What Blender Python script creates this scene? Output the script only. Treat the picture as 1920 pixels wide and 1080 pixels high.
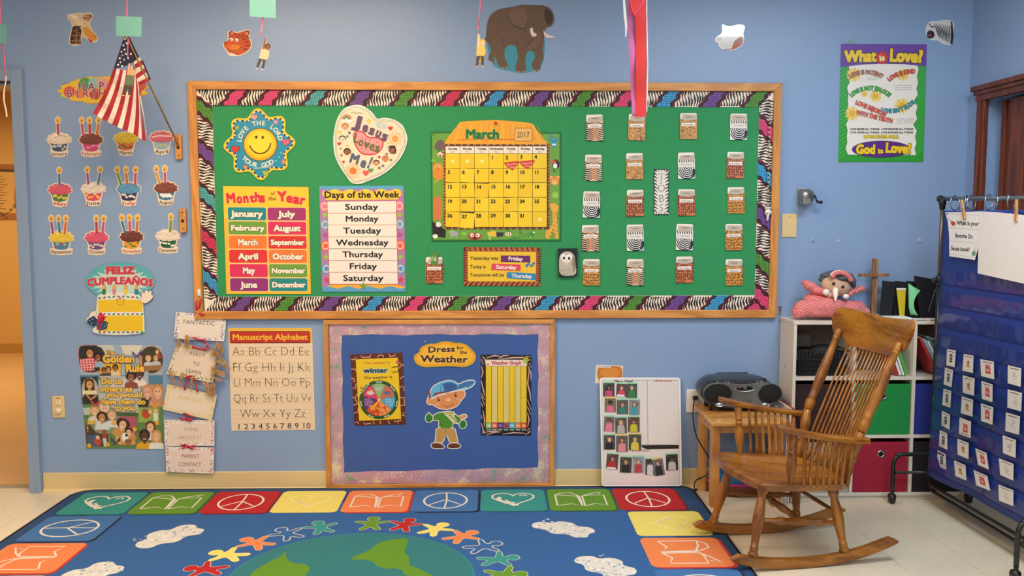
import bpy, bmesh, math, random
from mathutils import Vector, Matrix
from math import sin, cos, pi, radians, atan2, sqrt
random.seed(7)
for o in list(bpy.data.objects): bpy.data.objects.remove(o)
SC = bpy.context.scene
COL = SC.collection

# ------------------------------------------------------------------ camera
FPX = 1640.0; PITCH = radians(4.81); YAW = radians(1.35)
CAMP = Vector((0, -4.55, 1.449))
FW = Vector((sin(YAW)*cos(PITCH), cos(YAW)*cos(PITCH), -sin(PITCH)))
RT = Vector((cos(YAW), -sin(YAW), 0)); UP = RT.cross(FW)
cam_d = bpy.data.cameras.new('camera'); cam = bpy.data.objects.new('camera', cam_d); COL.objects.link(cam)
cam_d.sensor_width = 36; cam_d.lens = FPX/1920*36; cam_d.clip_start = .05
cam.location = CAMP
cam.rotation_euler = Matrix((RT, UP, -FW)).transposed().to_euler()
SC.camera = cam

# ------------------------------------------------------------------ world, lights, exposure
SC.view_settings.view_transform = 'Standard'; SC.view_settings.look = 'None'
SC.view_settings.gamma = 1; SC.view_settings.use_curve_mapping = False
SC.view_settings.exposure = -0.28
w = bpy.data.worlds.new('world'); SC.world = w; w.use_nodes = True
w.node_tree.nodes['Background'].inputs[0].default_value = (.8, .86, 1, 1)
w.node_tree.nodes['Background'].inputs[1].default_value = .15
def area(name, loc, sx, sy, power, col, rot=(0, 0, 0)):
    l = bpy.data.lights.new(name, 'AREA'); l.shape = 'RECTANGLE'; l.size = sx; l.size_y = sy
    l.energy = power; l.color = col
    o = bpy.data.objects.new(name, l); COL.objects.link(o); o.location = loc; o.rotation_euler = rot
    return o
WARM = (1, .70, .42); MID = (1, .83, .68); COOL = (.74, .90, 1.0)
area('ceiling_and_fill_lamp', (-.95, -1.30, 2.74), 1.2, .6, 56, (1, .76, .52))
area('ceiling_and_fill_lamp', (1.65, -1.6, 2.74), 1.2, .6, 50, (.80, .91, 1))
area('ceiling_and_fill_lamp', (-2.4, -3.0, 2.74), 1.2, .6, 66, WARM)  # this lamp and the next four: unseen fill added from behind
area('ceiling_and_fill_lamp', (-.3, -3.6, 2.74), 1.2, .6, 22, MID)
area('ceiling_and_fill_lamp', (1.6, -3.9, 2.74), 1.2, .6, 38, COOL)
area('ceiling_and_fill_lamp', (-1.8, -6.2, 2.74), 1.2, .6, 70, WARM)
area('ceiling_and_fill_lamp', (1.4, -6.2, 2.74), 1.2, .6, 56, COOL)
area('corridor_lamp', (-4.8, 2.6, 2.5), 1.4, 1.4, 92, (1, .82, .60))

# ------------------------------------------------------------------ pixel -> world
def ray(x, y): return FW + RT*((x-960)/FPX) + UP*((540-y)/FPX)
def onY(x, y, Y=0.0):
    r = ray(x, y); return CAMP + r*((Y-CAMP.y)/r.y)
def onZ(x, y, Z=0.0):
    r = ray(x, y); return CAMP + r*((Z-CAMP.z)/r.z)
def wallp(off):                       # a plane parallel to the back wall, off metres in front of it
    return lambda x, y, h: onY(x, y, -(off+h))
def floorp(z0):
    return lambda x, y, h: Vector((x, y, z0+h))     # authored directly in metres
def planep(a, b, c, off=0.0):         # a plane through three world points, off metres towards the room
    n = (b-a).cross(c-a).normalized()
    if n.dot(CAMP-a) < 0: n = -n
    def f(x, y, h):
        r = ray(x, y); q = a+n*(off+h); return CAMP + r*((q-CAMP).dot(n)/r.dot(n))
    return f

# ------------------------------------------------------------------ colours and materials
def lin(v): v /= 255.0; return v/12.92 if v <= .04045 else ((v+.055)/1.055)**2.4
def H(s): return (lin(int(s[0:2], 16)), lin(int(s[2:4], 16)), lin(int(s[4:6], 16)), 1)
MATS = {}
def newmat(name):
    m = bpy.data.materials.new(name); m.use_nodes = True
    return m, m.node_tree, m.node_tree.nodes['Principled BSDF']
def plain(name, col, rough=.5, metal=0, bump=0, bscale=200, coat=0, spec=.5, trans=0):
    if name in MATS: return MATS[name]
    m, nt, b = newmat(name)
    b.inputs['Roughness'].default_value = rough; b.inputs['Metallic'].default_value = metal
    b.inputs['Specular IOR Level'].default_value = spec; b.inputs['Coat Weight'].default_value = coat
    tc = nt.nodes.new('ShaderNodeTexCoord'); nz = nt.nodes.new('ShaderNodeTexNoise')
    nz.inputs['Scale'].default_value = bscale; nz.inputs['Detail'].default_value = 3
    nt.links.new(tc.outputs['Object'], nz.inputs['Vector'])
    mx = nt.nodes.new('ShaderNodeMix'); mx.data_type = 'RGBA'
    c = H(col); mx.inputs[6].default_value = (c[0]*.9, c[1]*.9, c[2]*.9, 1); mx.inputs[7].default_value = (min(1, c[0]*1.08), min(1, c[1]*1.08), min(1, c[2]*1.08), 1)
    nt.links.new(nz.outputs['Fac'], mx.inputs[0]); nt.links.new(mx.outputs[2], b.inputs['Base Color'])
    if bump:
        bp = nt.nodes.new('ShaderNodeBump'); bp.inputs['Strength'].default_value = bump; bp.inputs['Distance'].default_value = .002
        nt.links.new(nz.outputs['Fac'], bp.inputs['Height']); nt.links.new(bp.outputs[0], b.inputs['Normal'])
    MATS[name] = m; return m
def wood(name, c1, c2, axis='X', rough=.35, sc=14, coat=.2, stretch=.12):
    if name in MATS: return MATS[name]
    m, nt, b = newmat(name)
    b.inputs['Roughness'].default_value = rough; b.inputs['Coat Weight'].default_value = coat
    tc = nt.nodes.new('ShaderNodeTexCoord'); mp = nt.nodes.new('ShaderNodeMapping')
    s = [1, 1, 1]; s['XYZ'.index(axis)] = stretch; mp.inputs['Scale'].default_value = s
    nt.links.new(tc.outputs['Object'], mp.inputs['Vector'])
    n1 = nt.nodes.new('ShaderNodeTexNoise'); n1.inputs['Scale'].default_value = sc; n1.inputs['Detail'].default_value = 2; n1.inputs['Distortion'].default_value = .6
    nt.links.new(mp.outputs[0], n1.inputs['Vector'])
    ml = nt.nodes.new('ShaderNodeMath'); ml.operation = 'MULTIPLY'; ml.inputs[1].default_value = 26
    sn = nt.nodes.new('ShaderNodeMath'); sn.operation = 'SINE'
    nt.links.new(n1.outputs['Fac'], ml.inputs[0]); nt.links.new(ml.outputs[0], sn.inputs[0])
    n2 = nt.nodes.new('ShaderNodeTexNoise'); n2.inputs['Scale'].default_value = sc*14; n2.inputs['Detail'].default_value = 2
    nt.links.new(mp.outputs[0], n2.inputs['Vector'])
    ad = nt.nodes.new('ShaderNodeMath'); ad.operation = 'MULTIPLY_ADD'; ad.inputs[1].default_value = .28
    nt.links.new(sn.outputs[0], ad.inputs[0]); nt.links.new(n2.outputs['Fac'], ad.inputs[2])
    rp = nt.nodes.new('ShaderNodeValToRGB'); rp.color_ramp.elements[0].color = H(c1); rp.color_ramp.elements[1].color = H(c2)
    rp.color_ramp.elements[0].position = .15; rp.color_ramp.elements[1].position = .85
    nt.links.new(ad.outputs[0], rp.inputs[0]); nt.links.new(rp.outputs[0], b.inputs['Base Color'])
    MATS[name] = m; return m
def printed(name, rough, coat=0, bump=0, bs=300, vary=.05):
    if name in MATS: return MATS[name]
    m, nt, b = newmat(name)
    b.inputs['Roughness'].default_value = rough; b.inputs['Coat Weight'].default_value = coat
    at = nt.nodes.new('ShaderNodeAttribute'); at.attribute_name = 'Col'
    tc = nt.nodes.new('ShaderNodeTexCoord'); nz = nt.nodes.new('ShaderNodeTexNoise'); nz.inputs['Scale'].default_value = bs
    nz.inputs['Detail'].default_value = 2; nt.links.new(tc.outputs['Object'], nz.inputs['Vector'])
    mr = nt.nodes.new('ShaderNodeMapRange'); mr.inputs[1].default_value = .3; mr.inputs[2].default_value = .7
    mr.inputs[3].default_value = 1-vary; mr.inputs[4].default_value = 1+vary
    nt.links.new(nz.outputs['Fac'], mr.inputs[0])
    mx = nt.nodes.new('ShaderNodeVectorMath'); mx.operation = 'SCALE'
    nt.links.new(at.outputs['Color'], mx.inputs[0]); nt.links.new(mr.outputs[0], mx.inputs['Scale'])
    nt.links.new(mx.outputs[0], b.inputs['Base Color'])
    if bump:
        bp = nt.nodes.new('ShaderNodeBump'); bp.inputs['Strength'].default_value = bump; bp.inputs['Distance'].default_value = .002
        nt.links.new(nz.outputs['Fac'], bp.inputs['Height']); nt.links.new(bp.outputs[0], b.inputs['Normal'])
    MATS[name] = m; return m
PAPER = printed('printed_paper', .6, vary=.02)
GLOSSY = printed('laminated_print', .33, coat=.15, vary=.02)
PILE = printed('carpet_pile', .95, bump=.6, bs=420, vary=.16)
CLOTH = printed('printed_cloth', .85, bump=.2, bs=600, vary=.06)

# ------------------------------------------------------------------ objects
WL = {}
def thing(name, label, cat, loc, group=None):
    o = bpy.data.objects.new(name, None); COL.objects.link(o); o.empty_display_size = .05
    o.location = loc; WL[o.name] = Vector(loc); tag(o, label, cat, group); return o
def tag(o, label=None, cat=None, group=None, kind=None):
    if label: o['label'] = label
    if cat: o['category'] = cat
    if group: o['group'] = group
    if kind: o['kind'] = kind
    return o
def link_mesh(name, me, parent, base=None):
    o = bpy.data.objects.new(name, me); COL.objects.link(o)
    if parent is not None:
        b = WL[parent.name]; o.parent = parent
    else:
        if base is None:
            n = len(me.vertices); c = Vector((0, 0, 0)); zmin = 1e9
            for v in me.vertices: c += v.co; zmin = min(zmin, v.co.z)
            c /= max(1, n); base = Vector((c.x, c.y, zmin))
        b = Vector(base); o.location = b
    me.transform(Matrix.Translation(-b)); WL[o.name] = b
    return o

class MB:                                                   # solid geometry collected into one mesh
    def __init__(s): s.v = []; s.f = []; s.sm = []; s.mi = []; s.cur = 0
    def add(s, vs, fs, smooth=False):
        n = len(s.v); s.v += [Vector(p) for p in vs]
        for f in fs: s.f.append([i+n for i in f]); s.sm.append(smooth); s.mi.append(s.cur)
    def box(s, x0, x1, y0, y1, z0, z1):
        s.add([(x, y, z) for z in (z0, z1) for y in (y0, y1) for x in (x0, x1)],
              [(0, 1, 3, 2), (4, 6, 7, 5), (0, 4, 5, 1), (1, 5, 7, 3), (3, 7, 6, 2), (2, 6, 4, 0)]); return s
    def obox(s, c, ax, ay, az):                             # centre and three half-axis vectors
        c = Vector(c); ax = Vector(ax); ay = Vector(ay); az = Vector(az)
        s.add([c+ax*i+ay*j+az*k for k in (-1, 1) for j in (-1, 1) for i in (-1, 1)],
              [(0, 1, 3, 2), (4, 6, 7, 5), (0, 4, 5, 1), (1, 5, 7, 3), (3, 7, 6, 2), (2, 6, 4, 0)]); return s
    def bar(s, a, b, w, t, upv=(0, 0, 1)):                  # rectangular bar from a to b
        a = Vector(a); b = Vector(b); d = (b-a); u = d.normalized(); sd = u.cross(Vector(upv)).normalized(); uu = sd.cross(u)
        return s.obox((a+b)/2, d/2, sd*w/2, uu*t/2)
    def frame(s, d):
        d = d.normalized(); a = Vector((0, 0, 1)) if abs(d.z) < .9 else Vector((1, 0, 0))
        x = d.cross(a).normalized(); return x, d.cross(x)
    def tube(s, pts, r, n=8, closed=False, caps=True):
        pts = [Vector(p) for p in pts]; m = len(pts); vs = []; fs = []; px = None
        for i, p in enumerate(pts):
            if closed: d = pts[(i+1) % m]-pts[i-1]
            else: d = pts[min(i+1, m-1)]-pts[max(i-1, 0)]
            d.normalize()
            if px is None: x, y = s.frame(d)
            else: x = (px-d*px.dot(d)).normalized(); y = d.cross(x)
            px = x; rr = r[i] if isinstance(r, (list, tuple)) else r
            vs += [p+x*cos(2*pi*k/n)*rr+y*sin(2*pi*k/n)*rr for k in range(n)]
        for i in range(m if closed else m-1):
            j = (i+1) % m
            fs += [(i*n+k, i*n+(k+1) % n, j*n+(k+1) % n, j*n+k) for k in range(n)]
        if caps and not closed: fs += [list(range(n))[::-1], list(range((m-1)*n, m*n))]
        s.add(vs, fs, True); return s
    def turn(s, a, b, prof, n=10):                          # turned post: profile of (t, radius) from a to b
        a = Vector(a); b = Vector(b)
        return s.tube([a+(b-a)*t for t, r in prof], [r for t, r in prof], n)
    def ball(s, c, r, n=10, m=6, sc=(1, 1, 1), rot=None):
        c = Vector(c); vs = []; fs = []
        for i in range(m+1):
            th = pi*i/m
            for k in range(n):
                ph = 2*pi*k/n
                p = Vector((r*sc[0]*sin(th)*cos(ph), r*sc[1]*sin(th)*sin(ph), r*sc[2]*cos(th)))
                if rot: p = rot @ p
                vs.append(c+p)
        for i in range(m):
            for k in range(n): fs.append((i*n+k, i*n+(k+1) % n, (i+1)*n+(k+1) % n, (i+1)*n+k))
        s.add(vs, fs, True); return s
    def grid(s, g, smooth=True, wrap=False):                # g = rows of points
        n = len(g[0]); vs = [p for row in g for p in row]; fs = []
        for i in range(len(g)-1):
            for k in range(n if wrap else n-1): fs.append((i*n+k, i*n+(k+1) % n, (i+1)*n+(k+1) % n, (i+1)*n+k))
        s.add(vs, fs, smooth); return s
    def prism(s, pts, d):                                   # polygon swept by vector d
        pts = [Vector(p) for p in pts]; n = len(pts); d = Vector(d)
        s.add(pts+[p+d for p in pts], [list(range(n)), list(range(n, 2*n))[::-1]]+[(i, (i+1) % n, (i+1) % n+n, i+n) for i in range(n)]); return s
    def build(s, name, mat, parent=None, bevel=0, base=None):
        me = bpy.data.meshes.new(name); me.from_pydata([tuple(p) for p in s.v], [], s.f)
        bm = bmesh.new(); bm.from_mesh(me); bmesh.ops.recalc_face_normals(bm, faces=bm.faces)
        bm.to_mesh(me); bm.free()
        for i, p in enumerate(me.polygons): p.use_smooth = s.sm[i]; p.material_index = s.mi[i]
        for m in (mat if isinstance(mat, (list, tuple)) else [mat]): me.materials.append(m)
        o = link_mesh(name, me, parent, base)
        if bevel:
            b = o.modifiers.new('bevel', 'BEVEL'); b.width = bevel; b.segments = 2; b.limit_method = 'ANGLE'; b.angle_limit = radians(50)
        return o
def setting(o): o['kind'] = 'structure'; return o

# ------------------------------------------------------------------ lettering: glyph outlines of Blender's own font
GL = {}
def _glyph_mesh(t, off):
    cu = bpy.data.curves.new('g', 'FONT'); cu.body = t; cu.size = 1; cu.resolution_u = 2; cu.offset = off
    ob = bpy.data.objects.new('g', cu); me = ob.to_mesh()
    vs = [(v.co.x, v.co.y) for v in me.vertices]; fs = [tuple(p.vertices) for p in me.polygons]
    ob.to_mesh_clear(); bpy.data.objects.remove(ob); bpy.data.curves.remove(cu)
    return vs, fs
BARW = None
def glyph(ch, off):
    global BARW
    k = (ch, off)
    if k not in GL:
        if BARW is None: v, f = _glyph_mesh('||', 0); BARW = max(p[0] for p in v)-min(p[0] for p in v)
        v, f = _glyph_mesh('|'+ch+'|', 0); adv = max(p[0] for p in v)-min(p[0] for p in v)-BARW
        vs, fs = _glyph_mesh(ch, off) if ch != ' ' else ([], [])
        GL[k] = (vs, fs, adv)
    return GL[k]
CAPH = max(p[1] for p in _glyph_mesh('H', 0)[0])

# ------------------------------------------------------------------ flat print authored on a plane
LH = .00022
SH4 = ((0, 0), (-1, -1), (1, -1), (-1, 1), (1, 1)); SH8 = SH4+((0, 1.2), (1.2, 0), (0, -1.2), (-1.2, 0))
class Art:
    def __init__(s, fn): s.fn = fn; s.v = []; s.f = []; s.c = []; s.T = None; s.L = 0
    def P(s, x, y, L):
        if s.T: x, y = s.T(x, y)
        return s.fn(x, y, L*LH+(len(s.f) % 24)*2e-6)
    def poly(s, pts, col, L=None):
        L = s.L if L is None else L
        if isinstance(col, str): col = H(col)
        n = len(s.v); s.v += [s.P(x, y, L) for x, y in pts]; s.f.append(list(range(n, n+len(pts)))); s.c.append(col); return s
    def sheet(s, pts, col, th=.002, L=0, edge=None):        # a piece of card: front face and cut edges
        if isinstance(col, str): col = H(col)
        n = len(s.v); m = len(pts)
        s.v += [s.P(x, y, L) for x, y in pts]; s.f.append(list(range(n, n+m))); s.c.append(col)
        if s.T: q = [s.T(x, y) for x, y in pts]
        else: q = pts
        s.v += [s.fn(x, y, L*LH-th) for x, y in q]
        for i in range(m): s.f.append([n+i, n+(i+1) % m, n+m+(i+1) % m, n+m+i]); s.c.append(H(edge) if edge else col)
        return s
    def rect(s, x0, y0, x1, y1, col, L=None): return s.poly([(x0, y0), (x1, y0), (x1, y1), (x0, y1)], col, L)
    def ell(s, cx, cy, rx, ry, col, L=None, rot=0, n=20): return s.poly(ellp(cx, cy, rx, ry, rot, n), col, L)
    def line(s, pts, w, col, L=None, closed=False):
        L = s.L if L is None else L
        if isinstance(col, str): col = H(col)
        m = len(pts); lo = []; hi = []
        for i, (x, y) in enumerate(pts):
            if closed: a = pts[i-1]; b = pts[(i+1) % m]
            else: a = pts[max(0, i-1)]; b = pts[min(m-1, i+1)]
            dx, dy = b[0]-a[0], b[1]-a[1]; l = sqrt(dx*dx+dy*dy) or 1; ww = w[i] if isinstance(w, (list, tuple)) else w
            nx, ny = -dy/l*ww/2, dx/l*ww/2
            lo.append((x+nx, y+ny)); hi.append((x-nx, y-ny))
        n = len(s.v)
        for p, q in zip(lo, hi): s.v += [s.P(p[0], p[1], L), s.P(q[0], q[1], L)]
        for i in range(m if closed else m-1):
            j = (i+1) % m; s.f.append([n+2*i, n+2*j, n+2*j+1, n+2*i+1]); s.c.append(col)
        return s
    def text(s, t, x, y, h, col, w=None, off=.015, rot=0, L=None, al='c', slant=0, sp=0, out=None, ow=.05, arc=None, flip=1):
        # (x, y) = centre of the cap-height band (left end when al='l'); h = cap height; w = total width
        L = s.L if L is None else L
        if out:
            s.text(t, x, y, h, out, w, off+ow, rot, L, al, slant, sp, arc=arc); L = L+1
        if isinstance(col, str): col = H(col)
        if not t.strip(): return s
        adv = [glyph(c, off)[2]+sp for c in t]; W = sum(adv); sy = h/CAPH
        sx = (w/W) if w else sy
        x0 = -W*sx/2 if al == 'c' else 0
        cr, sr = cos(radians(rot)), sin(radians(rot)); cur = 0
        for c, a in zip(t, adv):
            vs, fs, _ = glyph(c, min(off, 0)); mid = x0+(cur+a/2)*sx; e = max(0, off)*.62; SS = (SH8 if e > .06 else SH4) if e > .004 else ((0, 0),)
            for si, (ex, ey) in enumerate(SS):
              n = len(s.v)
              for gx, gy in vs:
                gx += ex*e; gy += ey*e
                px = x0+(cur+gx)*sx+slant*gy*sy; py = h/2-gy*sy
                if arc:                                     # arc = radius (+: letters stand on top of a circle, -: hang inside the bottom)
                    th = mid/abs(arc)
                    if arc > 0: R = arc-py; lx = px-mid; px = R*sin(th)+lx*cos(th); py = arc-R*cos(th)+lx*sin(th)
                    else: R = -arc+py; lx = px-mid; px = R*sin(th)+lx*cos(th); py = R*cos(th)+arc-lx*sin(th)
                s.v.append(s.P(x+px*cr-py*sr, y+px*sr+py*cr, L+si*.08))
              for f in fs: s.f.append([i+n for i in f]); s.c.append(col)
            cur += a
        return s
    def build(s, name, parent=None, mat=None, smooth=False):
        me = bpy.data.meshes.new(name); me.from_pydata([tuple(p) for p in s.v], [], s.f)
        at = me.color_attributes.new('Col', 'FLOAT_COLOR', 'CORNER'); buf = []
        for f, c in zip(s.f, s.c): buf += list(c)*len(f)
        at.data.foreach_set('color', buf)
        me.materials.append(mat or PAPER)
        if smooth:
            for p in me.polygons: p.use_smooth = True
        return link_mesh(name, me, parent)
    def centre(s): return s.fn(s.cx, s.cy, 0)
def ellp(cx, cy, rx, ry, rot=0, n=20):
    c, q = cos(radians(rot)), sin(radians(rot))
    return [(cx+rx*cos(2*pi*k/n)*c-ry*sin(2*pi*k/n)*q, cy+rx*cos(2*pi*k/n)*q+ry*sin(2*pi*k/n)*c) for k in range(n)]
def rot2(pts, cx, cy, a):
    c, q = cos(radians(a)), sin(radians(a)); return [(cx+(x-cx)*c-(y-cy)*q, cy+(x-cx)*q+(y-cy)*c) for x, y in pts]
def rrect(x0, y0, x1, y1, r, n=4):
    o = []
    for cx, cy, a in ((x1-r, y0+r, -90), (x1-r, y1-r, 0), (x0+r, y1-r, 90), (x0+r, y0+r, 180)):
        o += [(cx+r*cos(radians(a+90*k/n)), cy+r*sin(radians(a+90*k/n))) for k in range(n+1)]
    return o
def starp(cx, cy, r, r2=None, n=5, rot=0):
    r2 = r2 or r*.42
    return [(cx+(r if k % 2 == 0 else r2)*sin(pi*k/n+radians(rot)), cy-(r if k % 2 == 0 else r2)*cos(pi*k/n+radians(rot))) for k in range(2*n)]
def heartp(cx, cy, w, h, rot=0, n=22):
    o = []
    for k in range(n):
        t = 2*pi*k/n; o.append((cx+w/2*sin(t)**3, cy-h/2*(13*cos(t)-5*cos(2*t)-2*cos(3*t)-cos(4*t))/15-h*.05))
    return rot2(o, cx, cy, rot)
def cloudp(cx, cy, rx, ry, nb=9, amp=.12, n=54, rot=0):
    o = []
    for k in range(n):
        t = 2*pi*k/n; m = 1-amp+amp*abs(sin(nb*t/2))*1.6; o.append((cx+rx*m*cos(t), cy+ry*m*sin(t)))
    return rot2(o, cx, cy, rot)
def grow(pts, d):                                           # offset an outline outward
    cx = sum(p[0] for p in pts)/len(pts); cy = sum(p[1] for p in pts)/len(pts); o = []; m = len(pts)
    ar = sum(pts[i][0]*pts[(i+1) % m][1]-pts[(i+1) % m][0]*pts[i][1] for i in range(m)); sg = 1 if ar > 0 else -1
    for i, (x, y) in enumerate(pts):
        a = pts[i-1]; b = pts[(i+1) % m]; dx, dy = b[0]-a[0], b[1]-a[1]; l = sqrt(dx*dx+dy*dy) or 1
        o.append((x+sg*dy/l*d, y-sg*dx/l*d))
    return o
def bil(TL, TR, BR, BL, W=1.0, Hh=1.0):
    def f(x, y):
        u, v = x/W, y/Hh
        return tuple((TL[i]*(1-u)+TR[i]*u)*(1-v)+(BL[i]*(1-u)+BR[i]*u)*v for i in (0, 1))
    return f
def wthing(name, label, cat, px, py, off=.0, group=None): return thing(name, label, cat, onY(px, py, -off), group)
# ================================================================== the room
WALLB = plain('wall_paint_blue', '8aa4c8', .34, bump=.25, bscale=260, spec=.45)
def wallb(name, *b): return setting(MB().box(*b).build(name, WALLB))
XL, XR, YF, ZC = -3.6, 2.483, -7.2, 2.78
OX0, OX1, OZ = -3.34, -2.412, 2.118           # doorway opening
m = MB(); m.box(OX1, XR+.12, 0, .12, 0, ZC); m.box(XL-.12, OX0, 0, .12, 0, ZC); m.box(OX0, OX1, 0, .12, OZ, ZC)
setting(m.build('wall_back', WALLB))
wallb('wall_left', XL-.12, XL, YF, 0, 0, ZC)
wallb('wall_front', XL-.12, XR+.12, YF-.12, YF, 0, ZC)
setting(MB().box(XL-.12, XR+.12, YF-.12, .12, ZC, ZC+.1).build('ceiling', plain('ceiling_white', 'd8d6d0', .9)))
TILE = plain('vinyl_tile_cream', 'd6cab2', .38, bump=.06, bscale=60, spec=.4)
def speckle(name, col, c2):
    m, nt, b = newmat(name); b.inputs['Roughness'].default_value = .34
    tc = nt.nodes.new('ShaderNodeTexCoord'); oi = nt.nodes.new('ShaderNodeObjectInfo')
    av = nt.nodes.new('ShaderNodeVectorMath'); nt.links.new(tc.outputs['Object'], av.inputs[0]); nt.links.new(oi.outputs['Location'], av.inputs[1])
    n1 = nt.nodes.new('ShaderNodeTexNoise'); n1.inputs['Scale'].default_value = 46; n1.inputs['Detail'].default_value = 3
    n2 = nt.nodes.new('ShaderNodeTexNoise'); n2.inputs['Scale'].default_value = 2.2
    nt.links.new(av.outputs[0], n1.inputs['Vector']); nt.links.new(av.outputs[0], n2.inputs['Vector'])
    rp = nt.nodes.new('ShaderNodeValToRGB'); rp.color_ramp.elements[0].position = .30; rp.color_ramp.elements[1].position = .42
    rp.color_ramp.elements[0].color = H(c2); rp.color_ramp.elements[1].color = H(col)
    nt.links.new(n1.outputs['Fac'], rp.inputs[0])
    mr = nt.nodes.new('ShaderNodeMapRange'); mr.inputs[1].default_value = .3; mr.inputs[2].default_value = .7; mr.inputs[3].default_value = .94; mr.inputs[4].default_value = 1.04
    nt.links.new(n2.outputs['Fac'], mr.inputs[0]); sc = nt.nodes.new('ShaderNodeVectorMath'); sc.operation = 'SCALE'
    nt.links.new(rp.outputs[0], sc.inputs[0]); nt.links.new(mr.outputs[0], sc.inputs['Scale']); nt.links.new(sc.outputs[0], b.inputs['Base Color'])
    return m
TILE = speckle('vinyl_tile_cream', 'ddd1b8', 'cdc0a4')
floor = setting(MB().box(XL-.12, XR+.12, YF-.12, .12, -.12, -.004).build('floor', plain('tile_grout', 'a89c84', .7), base=(0, 0, 0)))
tm = MB().box(.0006, .3044, .0006, .3044, -.004, 0).build('tile', TILE, floor)
first = True
for i in range(20):
    for j in range(9):
        x = XR-.305*(i+1)+.12; y = -.305*(j+1)+.05
        if x < XL: continue
        if -2.1 < x < .7 and y > -2.2 and j > 0: continue           # wholly under the rug
        t = tm if first else tm.copy()
        if not first: COL.objects.link(t); t.parent = floor
        t.location = (x, y, 0); first = False
# rest of the tiles, behind the camera, joined
m = MB()
for i in range(20):
    for j in range(9, 24):
        x = XR-.305*(i+1)+.12; y = -.305*(j+1)+.05
        if y > YF-.1: m.box(x+.0006, x+.3044, y+.0006, y+.3044, -.004, 0)
o = m.build('tile', TILE, floor); o['kind'] = 'stuff'
# baseboard, cream vinyl cove
BASE = plain('cove_base_cream', 'dcc48e', .4, spec=.4)
def baseb(name, x0, x1, y0=-.007, y1=0):
    m = MB(); zt = .098
    m.prism([(x0, 0, 0), (x0, -.018, 0), (x0, -.016, .004), (x0, -.008, .014), (x0, -.006, zt-.003), (x0, 0, zt)], (x1-x0, 0, 0))
    return setting(m.build(name, BASE))
baseb('baseboard_left', -2.352, onY(609.5, 700).x-.001); baseb('baseboard_right', onY(1040, 700).x+.001, XR)
# door frame of painted steel
m = MB()
m.box(-2.412, -2.355, -.035, .155, 0, OZ+.058); m.box(OX0-.055, OX0, -.035, .155, 0, OZ+.058); m.box(OX0, OX1, -.035, .155, OZ, OZ+.058)
m.box(OX1-.012, OX1, .03, .07, 0, OZ-.012); m.box(OX0, OX0+.012, .03, .07, 0, OZ-.012); m.box(OX0, OX1, .03, .07, OZ-.012, OZ)
fr = setting(m.build('trim_1', plain('door_frame_paint', '8aa0bc', .4), bevel=.003))
MB().turn((-2.372, -.0352, .025), (-2.372, -.037, .025), [(0, .003), (1, .002)], 8).build('screw', plain('screw_dark', '3b3d40', .4, 1), fr)
# corridor beyond
OCH = plain('corridor_ochre', 'e0ac58', .6, bump=.1); TAN = speckle('corridor_floor', 'd8ab6c', 'cfa061')
setting(MB().box(-9, -1.5, 4.65, 4.75, 0, 2.7).build('wall_corridor', OCH))
setting(MB().box(-9.1, -9, .12, 4.75, 0, 2.7).build('wall_corridor_left', OCH))
setting(MB().box(-1.6, -1.5, .12, 4.65, 0, 2.7).build('wall_corridor_right', OCH))
setting(MB().box(-9, -1.5, .12, 4.75, 2.7, 2.8).build('ceiling_corridor', plain('ceiling_white', 'd8d6d0', .9)))
setting(MB().box(-9, -1.5, .12, 4.75, -.1, 0).build('floor_corridor', TAN))
setting(MB().box(-9, -1.6, 4.64, 4.65, 0, .10).build('baseboard_corridor', plain('corridor_base', 'c08a3a', .5)))
a = Art(wallp(-4.64)); a.L = 1
a.sheet([(-30, 308), (34, 308), (38, 412), (-27, 412)], 'a8682a', .004)
a.poly([(-26, 318), (27, 320), (29, 345), (26, 370), (31, 400), (10, 399), (-22, 396)], 'd9a552', 1)
a.poly([(-26, 316), (30, 318), (30, 323), (-26, 321)], '5c4322', 2)
for k in range(13): a.line([(-20, 331+k*5), (4+(k*7) % 11, 331.6+k*5)], 1.1, '6b4a22', 3)
a.line([(-20, 404), (4, 405), (18, 397), (26, 388), (33, 384)], 1.1, '54361a', 4)
for x, y in ((6, 404), (12, 408), (20, 393), (27, 385), (30, 390), (2, 400)): a.ell(x, y, 2.6, 1.4, '54361a', 4, rot=30)
tag(a.build('scroll_poster'), 'brown parchment scroll poster on the ochre corridor wall beyond the doorway', 'poster')

# right wall with the folding wooden partition
m = MB()
DZ = 2.02; DY0, DY1 = -.155, -2.3
m.box(XR, XR+.12, DY0, 0, 0, ZC); m.box(XR, XR+.12, YF, DY1, 0, ZC); m.box(XR, XR+.12, DY1, DY0, DZ, ZC)
setting(m.build('wall_right', WALLB))
DW = wood('partition_wood', '5a2414', '7a3a20', 'Z', .5, 9, .1)
m = MB()
for (y0, y1) in ((-.10, -.165), (DY1+.06, DY1-.03)):
    m.box(XR-.016, XR+.01, y1, y0, 0, DZ+.01); m.box(XR-.028, XR, (y0+y1)/2-.012, (y0+y1)/2+.012, 0, DZ)
m.box(XR-.02, XR+.01, DY1-.04, -.09, DZ, DZ+.06); m.box(XR-.04, XR+.01, DY1-.06, -.075, DZ+.05, DZ+.075); m.box(XR-.03, XR+.01, DY1-.05, -.085, DZ+.03, DZ+.05)
setting(m.build('trim_2', DW, bevel=.003))
door = thing('folding_partition', 'dark brown panelled wooden folding partition set in the right wall', 'door', (XR+.05, -1.2, 0))
door['kind'] = 'structure'; door.name = 'door_1'; WL['door_1'] = WL['folding_partition']
del door['category']
y = -.215; i = 0
setting(MB().box(XR+.1, XR+.12, DY1, DY0, 0, DZ).build('wall_recess', WALLB))
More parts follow.
